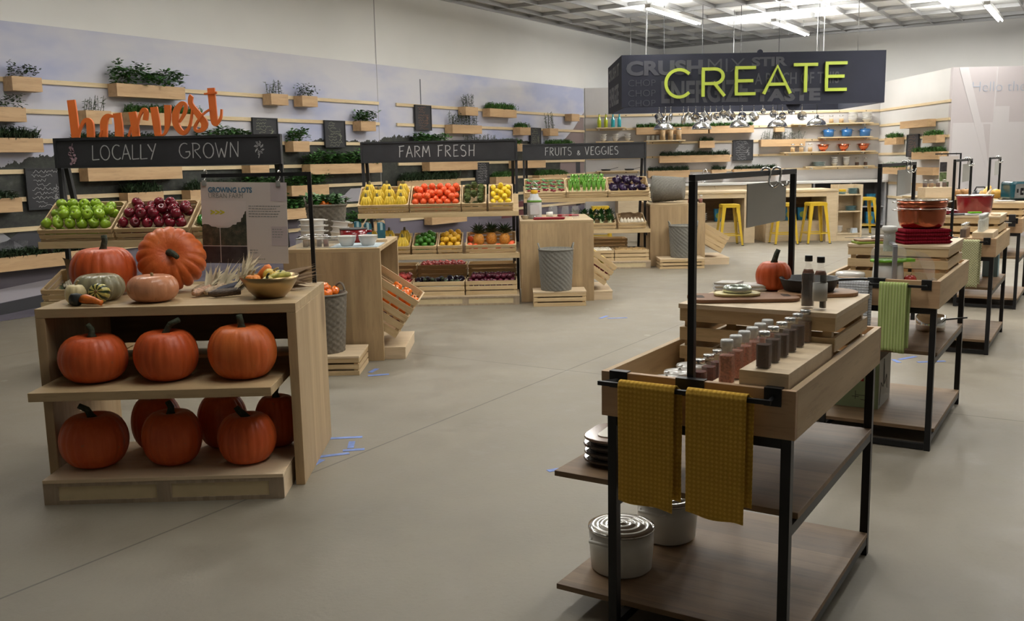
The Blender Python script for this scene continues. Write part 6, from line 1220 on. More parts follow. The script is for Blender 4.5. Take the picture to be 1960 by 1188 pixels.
for i in range(3): MB().lathe([(0, 0), (.05, 0), (.078, .010), (.085, .014), (.083, .018), (.05, .008), (0, .006)], 28).build('red_plate', dsh, label=('lowest', 'middle', 'topmost')[i] + ' red plate in the short stack by the copper pots', cat='plate', M=hp_(-1.14, 8.78, TZ + .010 * i))
mt = plain('mitt_grey', (0.11, 0.11, 0.12), .9, var=.2, vscale=40); folded(hp_(-1.035, 8.70, TZ, FR), .16, .08, 1, .016, mt, 'dark grey oven mitt on the third cart crate', 'oven mitt', 'oven_mitt', 31); folded(hp_(-.93, 8.70, TZ, FR), .15, .08, 1, .016, plain('cloth_lightgrey', (0.40, 0.40, 0.40), .9), 'light grey folded cloth between the mitt and the salt bottles', 'cloth', 'folded_cloth', 32)
MB().slab(rrect(.10, .06, .015), 0, .014).build('green_peeler_box', jg, label='lime green gadget lying on the light grey cloth', cat='gadget', M=hp_(-.93, 8.70, TZ + .0172, FR), bevel=.002); MB().slab(rrect(.06, .05, .008), 0, .012).build('wooden_coaster', maple, label='small wooden coaster at the crate edge of the third cart', cat='coaster', M=hp_(-.775, 8.72, TZ, FR))
MB().lathe([(0, 0), (.032, 0), (.036, .012), (.034, .03), (.012, .036), (.010, .045), (0, .047)], 20).build('green_timer', jg, label='lime green kitchen timer seen just over the copper pots', cat='timer', M=hp_(-1.235, 8.72, TZ)); bcl = plain('bag_blue', (0.20, 0.33, 0.38), .5)
MB().box(-.06, -.05, 0, .06, .05, .20).build('blue_box', bcl, label='pale blue box on the middle shelf of the third cart', cat='box', M=hp_(-.82, 9.05, .5225), bevel=.004); MB().box(-.07, -.06, 0, .07, .06, .19).build('red_box', dsh, label='dark red box on the middle shelf of the third cart behind the towel', cat='box', M=hp_(-.96, 8.75, .5225), bevel=.004)
# ---------------------------------------------------------------- cart 4
cart(10.700, 'furthest rolling display cart with the teal toaster on it')
cart_poster(10.700, 'grey blank back of the sign card hanging over the rail of the furthest cart', .55, .95)
crate(HM @ T(-1.0045, 11.12, KZ), .540, .62, .251, 'plywood-topped slatted crate of the furthest cart, under the teal toaster', None, boards=4, gap=.022, lid=True, t=.014)
tl_ = plain('toaster_teal', (0.012, 0.075, 0.10), .2, coat=.5); to = thing('toaster', 'teal toaster with chrome end panel on the furthest cart', 'toaster', M=hp_(-.855, 11.56, TZ, FR)); MB().slab(rrect(.215, .27, .05), .012, .20).build('toaster_body', tl_, to, bevel=.025); MB().slab(rrect(.17, .22, .04), .196, .204).build('chrome_top', chrome, to); MB().prism([(-.078, .03), (.078, .03), (.07, .165), (.05, .178), (-.05, .178), (-.07, .165)], -.1372, -.1352).build('chrome_panel', chrome, to)
MB().box(-.016, -.1395, .06, .016, -.1374, .135).build('slot_panel', cpb, to); MB().box(-.010, -.155, .085, .010, -.14, .105).build('lever', chrome, to); MB().box(-.055, -.1395, .085, -.038, -.1374, .125).build('button_panel', cpb, to); MB().slab(rrect(.19, .25, .04), 0, .0115).build('foot_base', cpb, to)
sqy = plain('squash_gold', (0.60, 0.34, 0.06), .4, var=.1)
for i, (b_, a_, rz, lab) in enumerate(((-1.13, 11.55, .6, 'golden butternut squash propped up beside the toaster'), (-1.02, 11.72, -.4, 'golden butternut squash lying towards the toaster'))):
    m = MB(); m.tube([(-.085, 0, 0), (-.075, 0, 0), (-.03, 0, .006), (.03, 0, .012), (.08, 0, .022), (.105, 0, .026)], [.02, .05, .056, .036, .030, .012], 16); m.build('butternut_squash', sqy, label=lab, cat='squash', M=hp_(b_, a_, TZ + .055, FR + rz) @ RY(-.5 if i == 0 else 0) @ T(0, 0, .02 * (1 - i)))
kt = thing('kettle', 'dark round kettle behind the teal toaster', 'kettle', M=hp_(-1.20, 11.62, TZ)); lathe_part(kt, 'kettle_body', [(0, 0), (.07, 0), (.085, .03), (.078, .08), (.04, .105), (0, .11)], cpb, 24); MB().tube([(-.06, 0, .09), (-.04, 0, .14), (.04, 0, .14), (.06, 0, .09)], .008, 8).build('handle', cpb, kt)
folded(hp_(-1.12, 11.30, TZ, FR), .26, .13, 2, .012, plain('cloth_cream', (0.60, 0.52, 0.36), .9), 'cream folded cloth on the furthest cart crate', 'cloth', 'folded_cloth', 41); small_jar(hp_(-1.16, 11.24, TZ + .026), .03, .10, None, 'frosted glass tumbler on the cream cloth', None, white_c)
folded(hp_(-.93, 11.25, TZ, FR), .18, .11, 1, .014, wn, 'white folded cloth before the teal toaster', 'cloth', 'folded_cloth', 42)
gl_ = thing('wall_grinder', 'black grinder with crank clamped to the furthest cart box', 'grinder', M=hp_(-.80, 10.69, .90, 0)); MB().box(-.03, -.05, -.06, .03, -.008, .06).build('grinder_body', cpb, gl_, bevel=.004); MB().tube([(0, -.06, -.02), (-.09, -.07, -.02), (-.10, -.07, -.08)], .006, 8).build('crank', chrome, gl_)
gl_.name = 'clamp_grinder'
# ---------------------------------------------------------------- last table with gallows poster
lt = thing('display_table', 'open-fronted timber display table furthest back by the greeting panel', 'table', (6.93, 14.52, 0)); MB().box(-.625, 0, TH - .045, .625, .80, TH).build('table_top', stave_x, lt, bevel=.002)
for s in (-1, 1): MB().box(s * .6025 - .0225, 0, 0, s * .6025 + .0225, .80, TH - .0455).build('side_panel', stave_zy, lt)
MB().box(-.58, .74, .30, .58, .77, TH - .046).build('back_panel', shelf_y, lt); MB().box(-.579, .1, .45, .579, .70, .48).build('shelf', shelf_y, lt)
MB().box(-.21, 0, 0, .21, .28, .145).build('plywood_step', ply, label='plywood step on the furthest table carrying four small jars', cat='step', M=T(6.57, 14.60, ZP), bevel=.002)
for i in range(4): small_jar(T(6.41 + .10 * i, 14.74, ZP + .1455), .034, .115, sp_dk if i != 1 else sp_br, ordn[i] + ' small dark jar on the plywood step of the furthest table, counted from the wall garden', None)
for i, x in enumerate((6.90, 7.06)): pumpkin(x, 14.72 + .05 * i, ZP, .085, .12, ('tan pumpkin beside the plywood step on the furthest table', 'tan pumpkin under the hanging poster on the furthest table')[i], 50 + i, plain('squash_tan', (0.34, 0.17, 0.055), .5, var=.15), stem=[(0, 0, 0), (0, 0, .01), (0, 0, .02), (.004, 0, .026)], n=10, depth=.05)
g_ = thing('poster_stand', 'black gallows rod stand rising behind the furthest table', 'stand', (7.11, 15.10, ZP)); MB().box(-.011, -.009, .002, .011, .009, .66).build('post', blackm, g_); MB().box(-.40, -.009, .6405, -.0115, .009, .66).build('cross_bar', blackm, g_); MB().box(-.06, -.04, 0, .06, .04, .0018).build('foot_plate', blackm, g_)
pz = thing('poster', 'pale poster with dark and green photographs hanging at the furthest table', 'poster', (6.77, 15.078, 1.01)); MB().box(0, 0, 0, .30, .003, .52).build('poster_sheet', pcard, pz); MB().box(.01, -.001, .28, .12, -.0001, .43).build('dark_photo', plain('poster_dark', (0.03, 0.025, 0.028), .4), pz); MB().box(.01, -.001, .13, .12, -.0001, .272).build('green_photo', plain('poster_green', (0.09, 0.13, 0.05), .4, var=.5, vscale=30), pz); MB().box(.06, -.001, .0, .16, -.0001, .122).build('field_photo', plain('poster_field', (0.07, 0.08, 0.04), .4, var=.6, vscale=30), pz)
for i, x in enumerate((.04, .27)): h = thing('poster_hook', ('chrome hook at the wall garden end of the furthest poster', 'chrome hook at the post end of the furthest poster')[i], 'hook', (6.77 + x, 15.078, 1.53)); MB().tube([(0, .012, .052), (0, .022, .052), (0, .032, .045), (0, .03, .03), (0, .01, .012), (0, .0, -.004)], .003, 6).build('hook_wire', chrome, h)
# ================================================================ KITCHEN CORNER
KR = [2.565, 2.27, 1.955, 1.645, 1.325]
bolt_m = plain('bolt_dark', (0.02, 0.018, 0.015), .5)
def kbatten(M, L, lab):
    o = MB().box(-L / 2, -.022, -.048, L / 2, 0, 0).build('batten_strip', batten_x, M=M, label=lab, cat='batten', group='pale battens in the kitchen corner'); m = MB(); n = int(L / .55)
    for i in range(n): MB().tube([(-L / 2 + L * (i + .5) / n, -.0255, -.024), (-L / 2 + L * (i + .5) / n, -.0222, -.024)], .012, 8, sm=False).build('bolt', bolt_m, o)
KN = ['top', 'second', 'third', 'fourth', 'fifth']
for i, z in enumerate(KR): kbatten(T((1.71 + 8.2) / 2, KY - .001, z), 6.48, KN[i] + ' batten with dark bolts along the grey kitchen wall')
SR = [2.565, 2.235, 1.925, 1.615, 1.315, 1.0, .70]
def SW(u, off, z): return T(RX0 - off, KY - u, z) @ RZ(-PI / 2)
for i, z in enumerate(SR): MB().box(-1.69, -.022, -.048, 1.69, 0, 0).build('batten_strip', batten_x, M=SW(1.722, .001, z), label=('top', 'second', 'third', 'fourth', 'fifth', 'sixth', 'lowest')[i] + ' batten along the narrow side wall next to the greeting panel', cat='batten', group='pale battens on the side wall')
def kpl(x0, x1, row, kind, h, lab): planter(T((x0 + x1) / 2, KY - .0245, KR[row]), x1 - x0, kind, h, lab, 'planters on the kitchen wall', ph=.155)
kpl(2.81, 4.38, 1, 'herb', .15, 'longest planter of bright herbs under the first pendant lamps'); kpl(4.42, 5.39, 1, 'herb', .15, 'planter of bright herbs behind the third pendant lamp'); kpl(4.20, 4.53, 2, 'dark', .14, 'small planter with a dark herb between two pendant lamps'); kpl(3.32, 4.88, 3, 'dark', .17, 'long planter of dark rosemary beside the kitchen chalkboard')
kpl(3.07, 3.99, 4, 'dark', .16, 'planter of dark green herbs above the counter beside the tap'); kpl(4.48, 4.80, 4, 'dark', .15, 'small low planter just right of the kitchen tap'); kpl(4.97, 5.94, 4, 'dark', .15, 'low planter of dark herbs under the kitchen chalkboard'); kpl(5.55, 6.52, 2, 'airy', .25, 'planter of loose grey-green sprigs under the hanging frying pan'); kpl(5.86, 6.06, 1, None, 0, 'tiny empty planter behind the fourth pendant lamp')
def spl(u0, u1, row, kind, h, lab): planter(SW((u0 + u1) / 2, .0245, SR[row]), u1 - u0, kind, h, lab, 'planters on the side wall', ph=.145)
spl(1.57, 2.86, 1, None, 0, 'long empty planter highest on the narrow side wall'); spl(.79, 1.42, 2, 'herb', .16, 'short planter of bright herbs by the blue pots, on the side wall'); spl(2.68, 3.28, 2, 'herb', .15, 'short planter of bright herbs close to the greeting panel'); spl(2.20, 3.40, 3, 'herb', .16, 'long planter of bright herbs beside the side wall chalkboard'); spl(.63, 1.60, 4, 'herb', .15, 'medium planter of bright herbs lowest with plants on the side wall'); spl(2.30, 3.20, 4, None, 0, 'empty planter low on the side wall behind the second cart rail'); spl(2.31, 2.86, 5, None, 0, 'lowest empty planter on the side wall')
chalkboard(T(5.19, KY - .0245, 1.735), .45, .45, 'square chalkboard in the middle of the grey kitchen wall', 60); chalkboard(SW(1.88, .0245, 1.745), .56, .45, 'small dark chalkboard on the narrow side wall', 61, chk_o)
def kshelf(x0, x1, z, lab):
    s = thing('shelf_board', lab, 'shelf', ((x0 + x1) / 2, KY - .024, z)); L = x1 - x0; MB().box(-L / 2, -(.33 if abs(z - 1.673) < .01 or x0 == 3.0 else .20), -.024, L / 2, 0, 0).build('board', batten_x, s)
    for sx in (-.4, .4): MB().box(sx * L - .008, -.17, -.06, sx * L + .008, -.001, -.0245).build('bracket', white_p, s)
kshelf(1.93, 2.57, 2.285, 'short wooden shelf holding green and blue bottles'); kshelf(1.93, 2.75, 1.985, 'wooden shelf with stacked white cups behind the FRUITS board'); kshelf(3.0, 3.86, 1.985, 'wooden shelf with three tall pasta jars'); kshelf(6.24, 8.0, 2.283, 'highest long shelf with jars and white bowls by the corner'); kshelf(6.85, 8.0, 1.985, 'wooden shelf holding three blue pots'); kshelf(6.01, 8.02, 1.673, 'long wooden shelf holding three copper colanders'); kshelf(6.54, 8.06, 1.352, 'lowest long shelf with plates and pepper jars by the corner'); kshelf(1.93, 2.97, 1.345, 'wooden shelf with two dark pans behind the cabbage crate')
YS = KY - .13
def bottle(M, r, h, mat, label, group=None):
    b = thing('glass_bottle', label, 'bottle', M=M, group=group); lathe_part(b, 'bottle_body', [(0, 0), (r, 0), (r, h * .55), (r * .4, h * .75), (r * .36, h * .93), (0, h * .93)], mat, 18); lathe_part(b, 'stopper', [(0, h * .93), (r * .42, h * .93), (r * .42, h), (0, h)], steel, 12)
bg = plain('bottle_lime', (0.42, 0.50, 0.02), .15, coat=.3); bb = plain('bottle_aqua', (0.03, 0.40, 0.50), .15, coat=.3)
for i, x in enumerate((2.0, 2.145, 2.30, 2.44)): bottle(T(x, YS, 2.2855), .042, .30, bg if i < 2 else bb, ('lime green bottle nearest the mural', 'second lime green bottle on the short shelf', 'aqua blue bottle beside the green ones', 'aqua blue bottle at the shelf end under the CREATE sign')[i])
def stack(M, n, r, h, step, mat, what, where, cat='bowl', name='bowl'):
    for i in range(n):
        b = thing(name, ('lowest', 'second', 'third', 'fourth', 'fifth', 'topmost')[i if i < n - 1 else 5] + ' ' + what + ' ' + where, cat, M=M @ T(0, 0, i * step)); lathe_part(b, 'rounded_wall', [(0, 0), (r * .5, 0), (r * .95, h * .9), (r, h), (r * .9, h), (r * .45, h * .15), (0, h * .12)], mat, 22)
for i, x in enumerate((2.09, 2.35, 2.62)): stack(T(x, YS, 1.9855), 3, .075, .06, .048, white_c, 'white cup in the ' + ('first', 'middle', 'last')[i] + ' stack', 'behind the FRUITS board', 'cup', 'cup')
def tall_jar(M, r, h, label, fillm=sp_tn): return small_jar(M, r, h, fillm, label, None, steel, 'jar', 1.15)
for i, x in enumerate((3.37, 3.545, 3.725)): tall_jar(T(x, KY - .268, 1.9855), .062, .25, ('first', 'second', 'third')[i] + ' tall pasta jar on the shelf by the first pendant lamp')
for i, x in enumerate((3.06, 3.16, 3.26)):
    b = thing('drinking_glass', ('first', 'second', 'third')[i] + ' small clear glass beside the tall pasta jars', 'glass', (x, KY - .262, 1.9855)); lathe_part(b, 'tumbler', [(0, 0), (.028, 0), (.034, .10), (.030, .10), (.025, .008), (0, .008)], jar_glass, 18)
for i, x in enumerate((6.88, 7.10, 7.32)): small_jar(T(x, YS, 2.2835), .052, .165, sp_tn if i else sp_br, ('first', 'second', 'third')[i] + ' tan jar on the highest shelf by the last pendant lamp')
for i, x in enumerate((7.56, 7.88)): stack(T(x, YS, 2.2835) @ RY(.10 if i == 0 else 0), 5, .105, .075, .036, white_c, 'white bowl in the ' + ('tilted' if i == 0 else 'straight') + ' stack', 'on the highest corner shelf')
blue_e = plain('blue_enamel', (0.022, 0.105, 0.27), .25, coat=.4)
for i, x in enumerate((7.05, 7.45, 7.85)): d_ = dutch(T(x, YS, 1.9855), .115, .17, ('first', 'middle', 'last')[i] + ' blue enamel pot with lid on the corner shelf', blue_e, blue_e); lathe_part(d_, 'knob', [(0, .167), (.012, .167), (.018, .185), (.012, .195), (0, .196)], blue_e, 14)
for i, x in enumerate((6.23, 6.42, 6.61)): small_jar(T(x, KY - .262, 1.6735), .05, .17, sp_tn, ('first', 'second', 'third')[i] + ' tan jar on the long shelf beside the copper colanders')
for i, x in enumerate((6.94, 7.39, 7.83)):
    c_ = thing('colander', ('first', 'middle', 'last')[i] + ' copper colander on the long corner shelf', 'colander', (x, YS, 1.6735)); lathe_part(c_, 'colander_bowl', [(.035, .018), (.085, .05), (.112, .10), (.12, .155), (.114, .155), (.105, .10), (.08, .056), (0, .03)], copper, 28); lathe_part(c_, 'foot', [(.05, 0), (.055, 0), (.045, .024), (.040, .024)], copper, 20)
    for s in (-1, 1): MB().tube([(s * .115, -.03, .14), (s * .145, -.02, .145), (s * .145, .02, .145), (s * .115, .03, .14)], .005, 6).build('handle', copper, c_)
pgr = plain('plate_greygreen', (0.30, 0.36, 0.34), .3, coat=.3)
for i in range(5): MB().lathe([(0, 0), (.09, 0), (.145, .016), (.147, .020), (.09, .006), (0, .005)], 28).build('dinner_plate', pgr, label=('lowest', 'second', 'third', 'fourth', 'topmost')[i] + ' grey-green plate in the stack on the lowest long shelf', cat='plate', M=T(6.85, YS - .01, 1.353 + .019 * i))
for i, x in enumerate((7.20, 7.46)): stack(T(x, YS, 1.3525), 4, .078, .07, .042, white_c, 'white bowl in the ' + ('first' if i == 0 else 'second') + ' stack', 'beside the grey-green plates')
for i, x in enumerate((7.70, 7.89)): small_jar(T(x, YS, 1.3525), .043, .17, sp_dk, ('first', 'second')[i] + ' half-full jar of black pepper on the lowest long shelf', None, steel, 'jar', .6)
for i, x in enumerate((2.14, 2.66)): s_ = thing('frying_pan', ('first', 'second')[i] + ' dark frying pan on the shelf behind the celery', 'pan', M=T(x, YS - .01, 1.3455) @ RZ(-.1)); lathe_part(s_, 'pan', [(0, 0), (.09, 0), (.115, .035), (.109, .035), (.088, .006), (0, .005)], iron, 28); MB().bar((.11, 0, .03), (.27, 0, .07), .022, .010).build('handle', cpb, s_)
# ---- counter under the kitchen wall
ct = thing('kitchen_counter', 'long white-topped counter of pale panels along the kitchen wall', 'counter', (0, 20.68, 0)); MB().box(2.3, -.01, .99, 8.19, .645, 1.035).build('counter_top', white_p, ct, bevel=.003)
birch = wood('birch_panel', (0.62, 0.50, 0.33), (0.54, 0.42, 0.27), 'x')
for i in range(6): MB().box(2.35 + .70 * i, .01, .02, 2.35 + .70 * i + .692, .60, .985).build('front_panel', birch, ct)
for x in (6.58, 7.38, 8.13): MB().box(x, .02, .0, x + .04, .62, .989).build('shelf_side', plain('frame_grey', (0.30, 0.30, 0.31), .6), ct)
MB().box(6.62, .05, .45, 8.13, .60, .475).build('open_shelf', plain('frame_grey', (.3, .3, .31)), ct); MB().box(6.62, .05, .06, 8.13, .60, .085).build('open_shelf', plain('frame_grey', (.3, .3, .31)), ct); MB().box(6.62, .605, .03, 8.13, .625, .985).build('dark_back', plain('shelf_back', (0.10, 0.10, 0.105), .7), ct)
tealb = plain('bag_teal', (0.012, 0.19, 0.34), .35, var=.35, vscale=18); bagy = plain('bag_print', (0.22, 0.30, 0.05), .5)
def bag(x, y, z, label, w=.20, h=.26):
    b = thing('gift_bag', label, 'bag', (x, y, z)); MB().prism([(-w * .4, 0), (w * .4, 0), (w * .5, h), (-w * .5, h)], -.05, .05).build('bag_body', tealb, b); m = MB(); m.prism([(.06 * math.cos(k * PI / 4), h * .45 + .06 * math.sin(k * PI / 4)) for k in range(8)], -.0525, -.0502); m.build('yellow_print', bagy, b); return b
for i, x in enumerate((6.85, 7.12, 7.62, 7.92)): bag(x, 20.95, .4755, ('first', 'second', 'third', 'fourth')[i] + ' teal bag on the upper shelf under the counter by the corner'); bag(x, 20.95, .0855, ('first', 'second', 'third', 'fourth')[i] + ' teal bag on the lower shelf under the counter by the corner')
tp = thing('kitchen_tap', 'chrome swan-neck tap on the white counter', 'tap', (4.26, 21.08, 1.0355)); MB().tube([(0, 0, 0), (0, 0, .22), (.01, 0, .27), (.05, 0, .30), (.09, 0, .28), (.10, 0, .23)], .012, 10).build('spout', chrome, tp); MB().tube([(0, 0, .03), (.06, 0, .05)], .007, 8).build('lever', chrome, tp); MB().lathe([(0, 0), (.025, 0), (.025, .02), (0, .022)], 16).build('base_ring', chrome, tp)
hob = plain('hob_black', (0.02, 0.02, 0.022), .2)
for i, x in enumerate((3.55, 3.95)): s_ = thing('frying_pan', ('first', 'second')[i] + ' shallow steel pan on the counter beside the tap', 'pan', (x, 20.95, 1.0355)); lathe_part(s_, 'pan', [(0, 0), (.10, 0), (.125, .03), (.12, .03), (.098, .006), (0, .005)], steel, 28); MB().bar((.12, 0, .026), (.28, 0, .05), .02, .008).build('handle', steel, s_)
# ---- island tables, shelf unit, stools
def island(x0, x1, label):
    t = thing('island_table', label, 'table', (x0, 17.62, 0)); w = x1 - x0; D = .95
    MB().box(0, 0, .925, w, D, .965).build('table_top', birch, t, bevel=.003); MB().box(.001, .02, .835, w - .20, .045, .9245).build('apron', birch, t)
    for x in (.0, w - .20): MB().box(x, .015, 0, x + .20, D - .02, .9245).build('panel_leg', birch, t, bevel=.002)
    MB().box(.2005, .25, .35, w - .2005, D - .03, .375).build('low_shelf', birch, t); MB().box(.2005, D - .05, .3755, w - .2005, D - .03, .9245).build('back_panel', shelf_c, t); MB().box(.2005, .25, 0, w - .2005, .27, .3495).build('kick_panel', birch, t); return t
island(2.55, 4.54, 'birch island table nearest the last pedestal, first yellow stool before it'); island(4.75, 6.06, 'birch island table next to the open shelf unit with plates')
for i, x in enumerate((3.30, 3.98)): bag(x, 18.2, .3755, ('teal bag half hidden by the pedestal under the first island table', 'teal bag behind the first yellow stool')[i], .17, .24)
stack(T(3.66, 18.1, .3755), 4, .09, .06, .036, white_c, 'white bowl in the stack', 'under the first island table')
for i, x in enumerate((5.10, 5.32, 5.58)): bag(x, 18.2, .3755, ('first', 'second', 'third')[i] + ' teal bag under the second island table', .19, .24)
su = thing('shelf_unit', 'open birch shelf unit with plates at the island end', 'shelf unit', (6.07, 17.66, 0)); W_ = .47
MB().box(0, 0, 0, .02, .40, 1.04).build('side_panel', birch, su); MB().box(W_ - .035, 0, 0, W_, .40, 1.04).build('side_panel', birch, su); MB().box(.0205, .38, .02, W_ - .0355, .40, 1.04).build('back_panel', birch, su)
for z in (.125, .535, .845): MB().box(.0205, 0, z, W_ - .0355, .379, z + .02).build('shelf_board', birch, su)
MB().box(.0205, .015, 0, W_ - .0355, .035, .1245).build('kick_board', birch, su)
tlp = plain('plate_teal', (0.11, 0.22, 0.24), .3, coat=.3); yc = plain('yellow_cloth', (0.66, 0.42, 0.02), .7)
def plates(x, y, z, n, r, mat, where): 
    for i in range(n): MB().lathe([(0, 0), (r * .6, 0), (r, .014), (r, .018), (r * .6, .006), (0, .005)], 24).build('dinner_plate', mat, label=('lowest', 'second', 'third', 'fourth', 'fifth', 'topmost')[i if i < n - 1 else 5] + ' plate ' + where, cat='plate', M=T(x, y, z + .0175 * i))
plates(6.41, 17.83, .8655, 6, .095, tlp, 'in the taller teal stack on the unit upper shelf'); plates(6.20, 17.83, .8655, 2, .095, tlp, 'of the teal pair under the yellow cloth'); folded(T(6.20, 17.83, .906), .14, .10, 3, .016, yc, 'bright yellow folded cloth on the teal plate pair', 'cloth', 'folded_cloth', 61)
plates(6.38, 17.83, .5555, 5, .105, tlp, 'in the teal stack on the unit middle shelf'); stack(T(6.17, 17.83, .1455), 3, .075, .06, .035, white_c, 'white bowl in the stack', 'on the lowest unit shelf'); bowl(T(6.37, 17.80, .1455), .06, .07, 'steel bowl on the lowest unit shelf', steel)
MB().prism([(-.06, 0), (.06, 0), (.05, .09), (-.05, .09)], -.03, .03).build('folded_card', plain('card_pale', (0.50, 0.56, 0.62), .5), label='pale blue card standing before the steel bowl', cat='card', M=T(6.41, 17.70, .146) @ RZ(.3))
ysm = plain('stool_yellow', (0.60, 0.40, 0.025), .3, coat=.3)
def stool(x, y, label, rz=0.0):
    s = thing('bar_stool', label, 'stool', (x, y, 0), rz); h = .745; m = MB(); a_ = .155; b_ = .215
    MB().slab(rrect(.315, .315, .05, 4), h - .012, h).build('seat', ysm, s, bevel=.004)
    for q, (p0, p1) in enumerate((((-a_, -a_), (a_, -a_)), ((a_, -a_), (a_, a_)), ((a_, a_), (-a_, a_)), ((-a_, a_), (-a_, -a_)))): MB().bar((*p0, h - .036), (*p1, h - .036), .006, .048).build('apron', ysm, s)
    for sx in (-1, 1):
        for sy in (-1, 1):
            l = MB(); t0, t1 = .062, .032; vs = []
            for zz, c_, w in ((h - .06, a_ - .002, t0), (.012, b_, t1)):
                cx, cy = sx * c_, sy * c_; vs += [(cx, cy, zz), (cx - sx * w, cy, zz), (cx - sx * w, cy - sy * .006, zz), (cx - sx * .006, cy - sy * .006, zz), (cx - sx * .006, cy - sy * w, zz), (cx, cy - sy * w, zz)]
            fs = [(i, (i + 1) % 6, 6 + (i + 1) % 6, 6 + i) for i in range(6)] + [(0, 1, 2, 3), (0, 3, 4, 5), (6, 9, 8, 7), (6, 11, 10, 9)]
            lg = l.add(vs, fs).build('leg', ysm, s); MB().box(sx * b_ - .02, sy * b_ - .02, 0, sx * b_ + .02, sy * b_ + .02, .012, M=T(-sx * .01, -sy * .01, 0)).build('rubber_foot', blackp, lg)
    k = .199
    for p0, p1 in (((-k, -k), (k, -k)), ((k, -k), (k, k)), ((k, k), (-k, k)), ((-k, k), (-k, -k))): MB().bar((*p0, .19), (*p1, .19), .012, .02).build('foot_bar', ysm, s)
stool(3.985, 17.30, 'yellow metal bar stool before the first island table'); stool(5.00, 17.36, 'yellow metal bar stool half hidden by the grey card of the nearest cart'); stool(5.575, 17.36, 'yellow metal bar stool beside the open shelf unit', .05); stool(7.12, 19.1, 'yellow metal bar stool standing behind the open shelf unit'); stool(1.66, 17.55, 'yellow metal bar stool seen between the trays of the far produce stand')
# ---- CREATE sign: a hollow four-sided hanging box
SX0, SX1, SY0, SY1, SZ0, SZ1 = 2.03, 6.72, 17.28, 19.6, 2.495, 3.405
navy = plain('sign_navy', (0.019, 0.021, 0.036), .85, var=.1, vscale=3); sw1 = plain('sign_word', (0.055, 0.056, 0.070), .6); sw2 = plain('sign_word_pale', (0.12, 0.12, 0.13), .6); lime = plain('letter_lime', (0.47, 0.58, 0.06), .4)
cs = thing('hanging_sign', 'large dark hanging box sign with lime letters CREATE over the kitchen', 'sign', (SX0, SY0, SZ0)); SW_, SD_, SH_ = SX1 - SX0, SY1 - SY0, SZ1 - SZ0
MB().box(0, 0, 0, SW_, .05, SH_).build('front_panel', navy, cs); MB().box(0, SD_ - .05, 0, SW_, SD_, SH_).build('rear_panel', navy, cs); MB().box(0, .0505, 0, .05, SD_ - .0505, SH_).build('side_panel', navy, cs); MB().box(SW_ - .05, .0505, 0, SW_, SD_ - .0505, SH_).build('side_panel', navy, cs)
def spx(zx, zy):      # place on the front panel from proportional layout measures
    return (zx - 285) / (1880 - 285) * SW_, (462 - zy) / (462 - 135) * SH_
def word(body, x0, x1, y0, y1, mat, off=0.0, y=-.004):
    ax, az = spx(x0, y1); bx, bz = spx(x1, y0); me = text_mesh(body, 1.0, .003, 'LEFT', off); xs = [v.co.x for v in me.vertices]; ys = [v.co.y for v in me.vertices]; kx = (bx - ax) / (max(xs) - min(xs)); ky = (bz - az) / (max(ys) - min(ys)); mx, my = min(xs), min(ys)
    for v in me.vertices: v.co.x = (v.co.x - mx) * kx; v.co.y = (v.co.y - my) * ky
    me.materials.clear(); me.materials.append(mat); o = bpy.data.objects.new('word_lettering', me); C.objects.link(o); o.parent = cs; o.matrix_local = T(ax, y, az) @ UP; return o
word('CRUSH', 312, 775, 172, 266, sw1, .045); word('MIX', 805, 1030, 170, 250, sw1, -.012); word('STIR', 1070, 1285, 163, 222, sw1, .04); word('CHOP', 325, 490, 290, 330, sw1, -.012); word('CHOP', 325, 490, 354, 394, sw1, -.012); word('CHOP', 325, 490, 417, 456, sw1, -.012); word('ENERGIZE', 525, 1050, 300, 442, sw1, .03); word('A PINCH OF THIS', 1090, 1600, 262, 335, sw1, .01); word('TASTE', 1090, 1490, 362, 442, sw1, .05)
def lime_letter(strokes, x0, x1, y0, y1):
    ax, az = spx(x0, y1); bx, bz = spx(x1, y0); m = MB(); w = .054; W2 = bx - ax; H2 = bz - az
    for si, st in enumerate(strokes):
        P_ = [Vector((ax + w / 2 + p[0] * (W2 - w), 0, az + w / 2 + p[1] * (H2 - w))) for p in st]; n = len(P_); L_ = []; R_ = []
        for i, p in enumerate(P_):
            d = (P_[min(i + 1, n - 1)] - P_[max(i - 1, 0)]).normalized(); nn = Vector((-d.z, 0, d.x))
            e = d * (w / 2 if i == n - 1 else -w / 2 if i == 0 else 0); L_.append(p + nn * w / 2 + e); R_.append(p - nn * w / 2 + e)
        for i in range(n - 1):
            q = [L_[i], L_[i + 1], R_[i + 1], R_[i]]; m.prism([(v.x, v.z) for v in q][::1], -.075 - .0012 * si, -.030 + .0012 * si)
    o = m.build('letter', lime, cs); return o
LC = {'C': [arc(.52, .5, .52, .5, 48, 312, 22)], 'R': [[(0, 0), (0, 1)], [(0, 1), (.5, 1)] + arc(.55, .72, .42, .28, 85, -85, 12) + [(0, .44)], [(.55, .44), (1, 0)]], 'E': [[(0, 0), (0, 1)], [(0, 1), (1, 1)], [(0, .5), (.86, .5)], [(0, 0), (1, 0)]], 'A': [[(0, 0), (.5, 1), (1, 0)], [(.2, .31), (.8, .31)]], 'T': [[(.5, 0), (.5, 1)], [(0, 1), (1, 1)]]}
for ch, x0, x1, y0, y1 in (('C', 540, 712, 214, 404), ('R', 765, 907, 214, 395), ('E', 965, 1090, 210, 392), ('A', 1135, 1306, 204, 386), ('T', 1320, 1463, 198, 380), ('E', 1508, 1640, 192, 376)): lime_letter(LC[ch], x0, x1, y0 + 10 - (x0 - 540) * .0, y1 + 10)
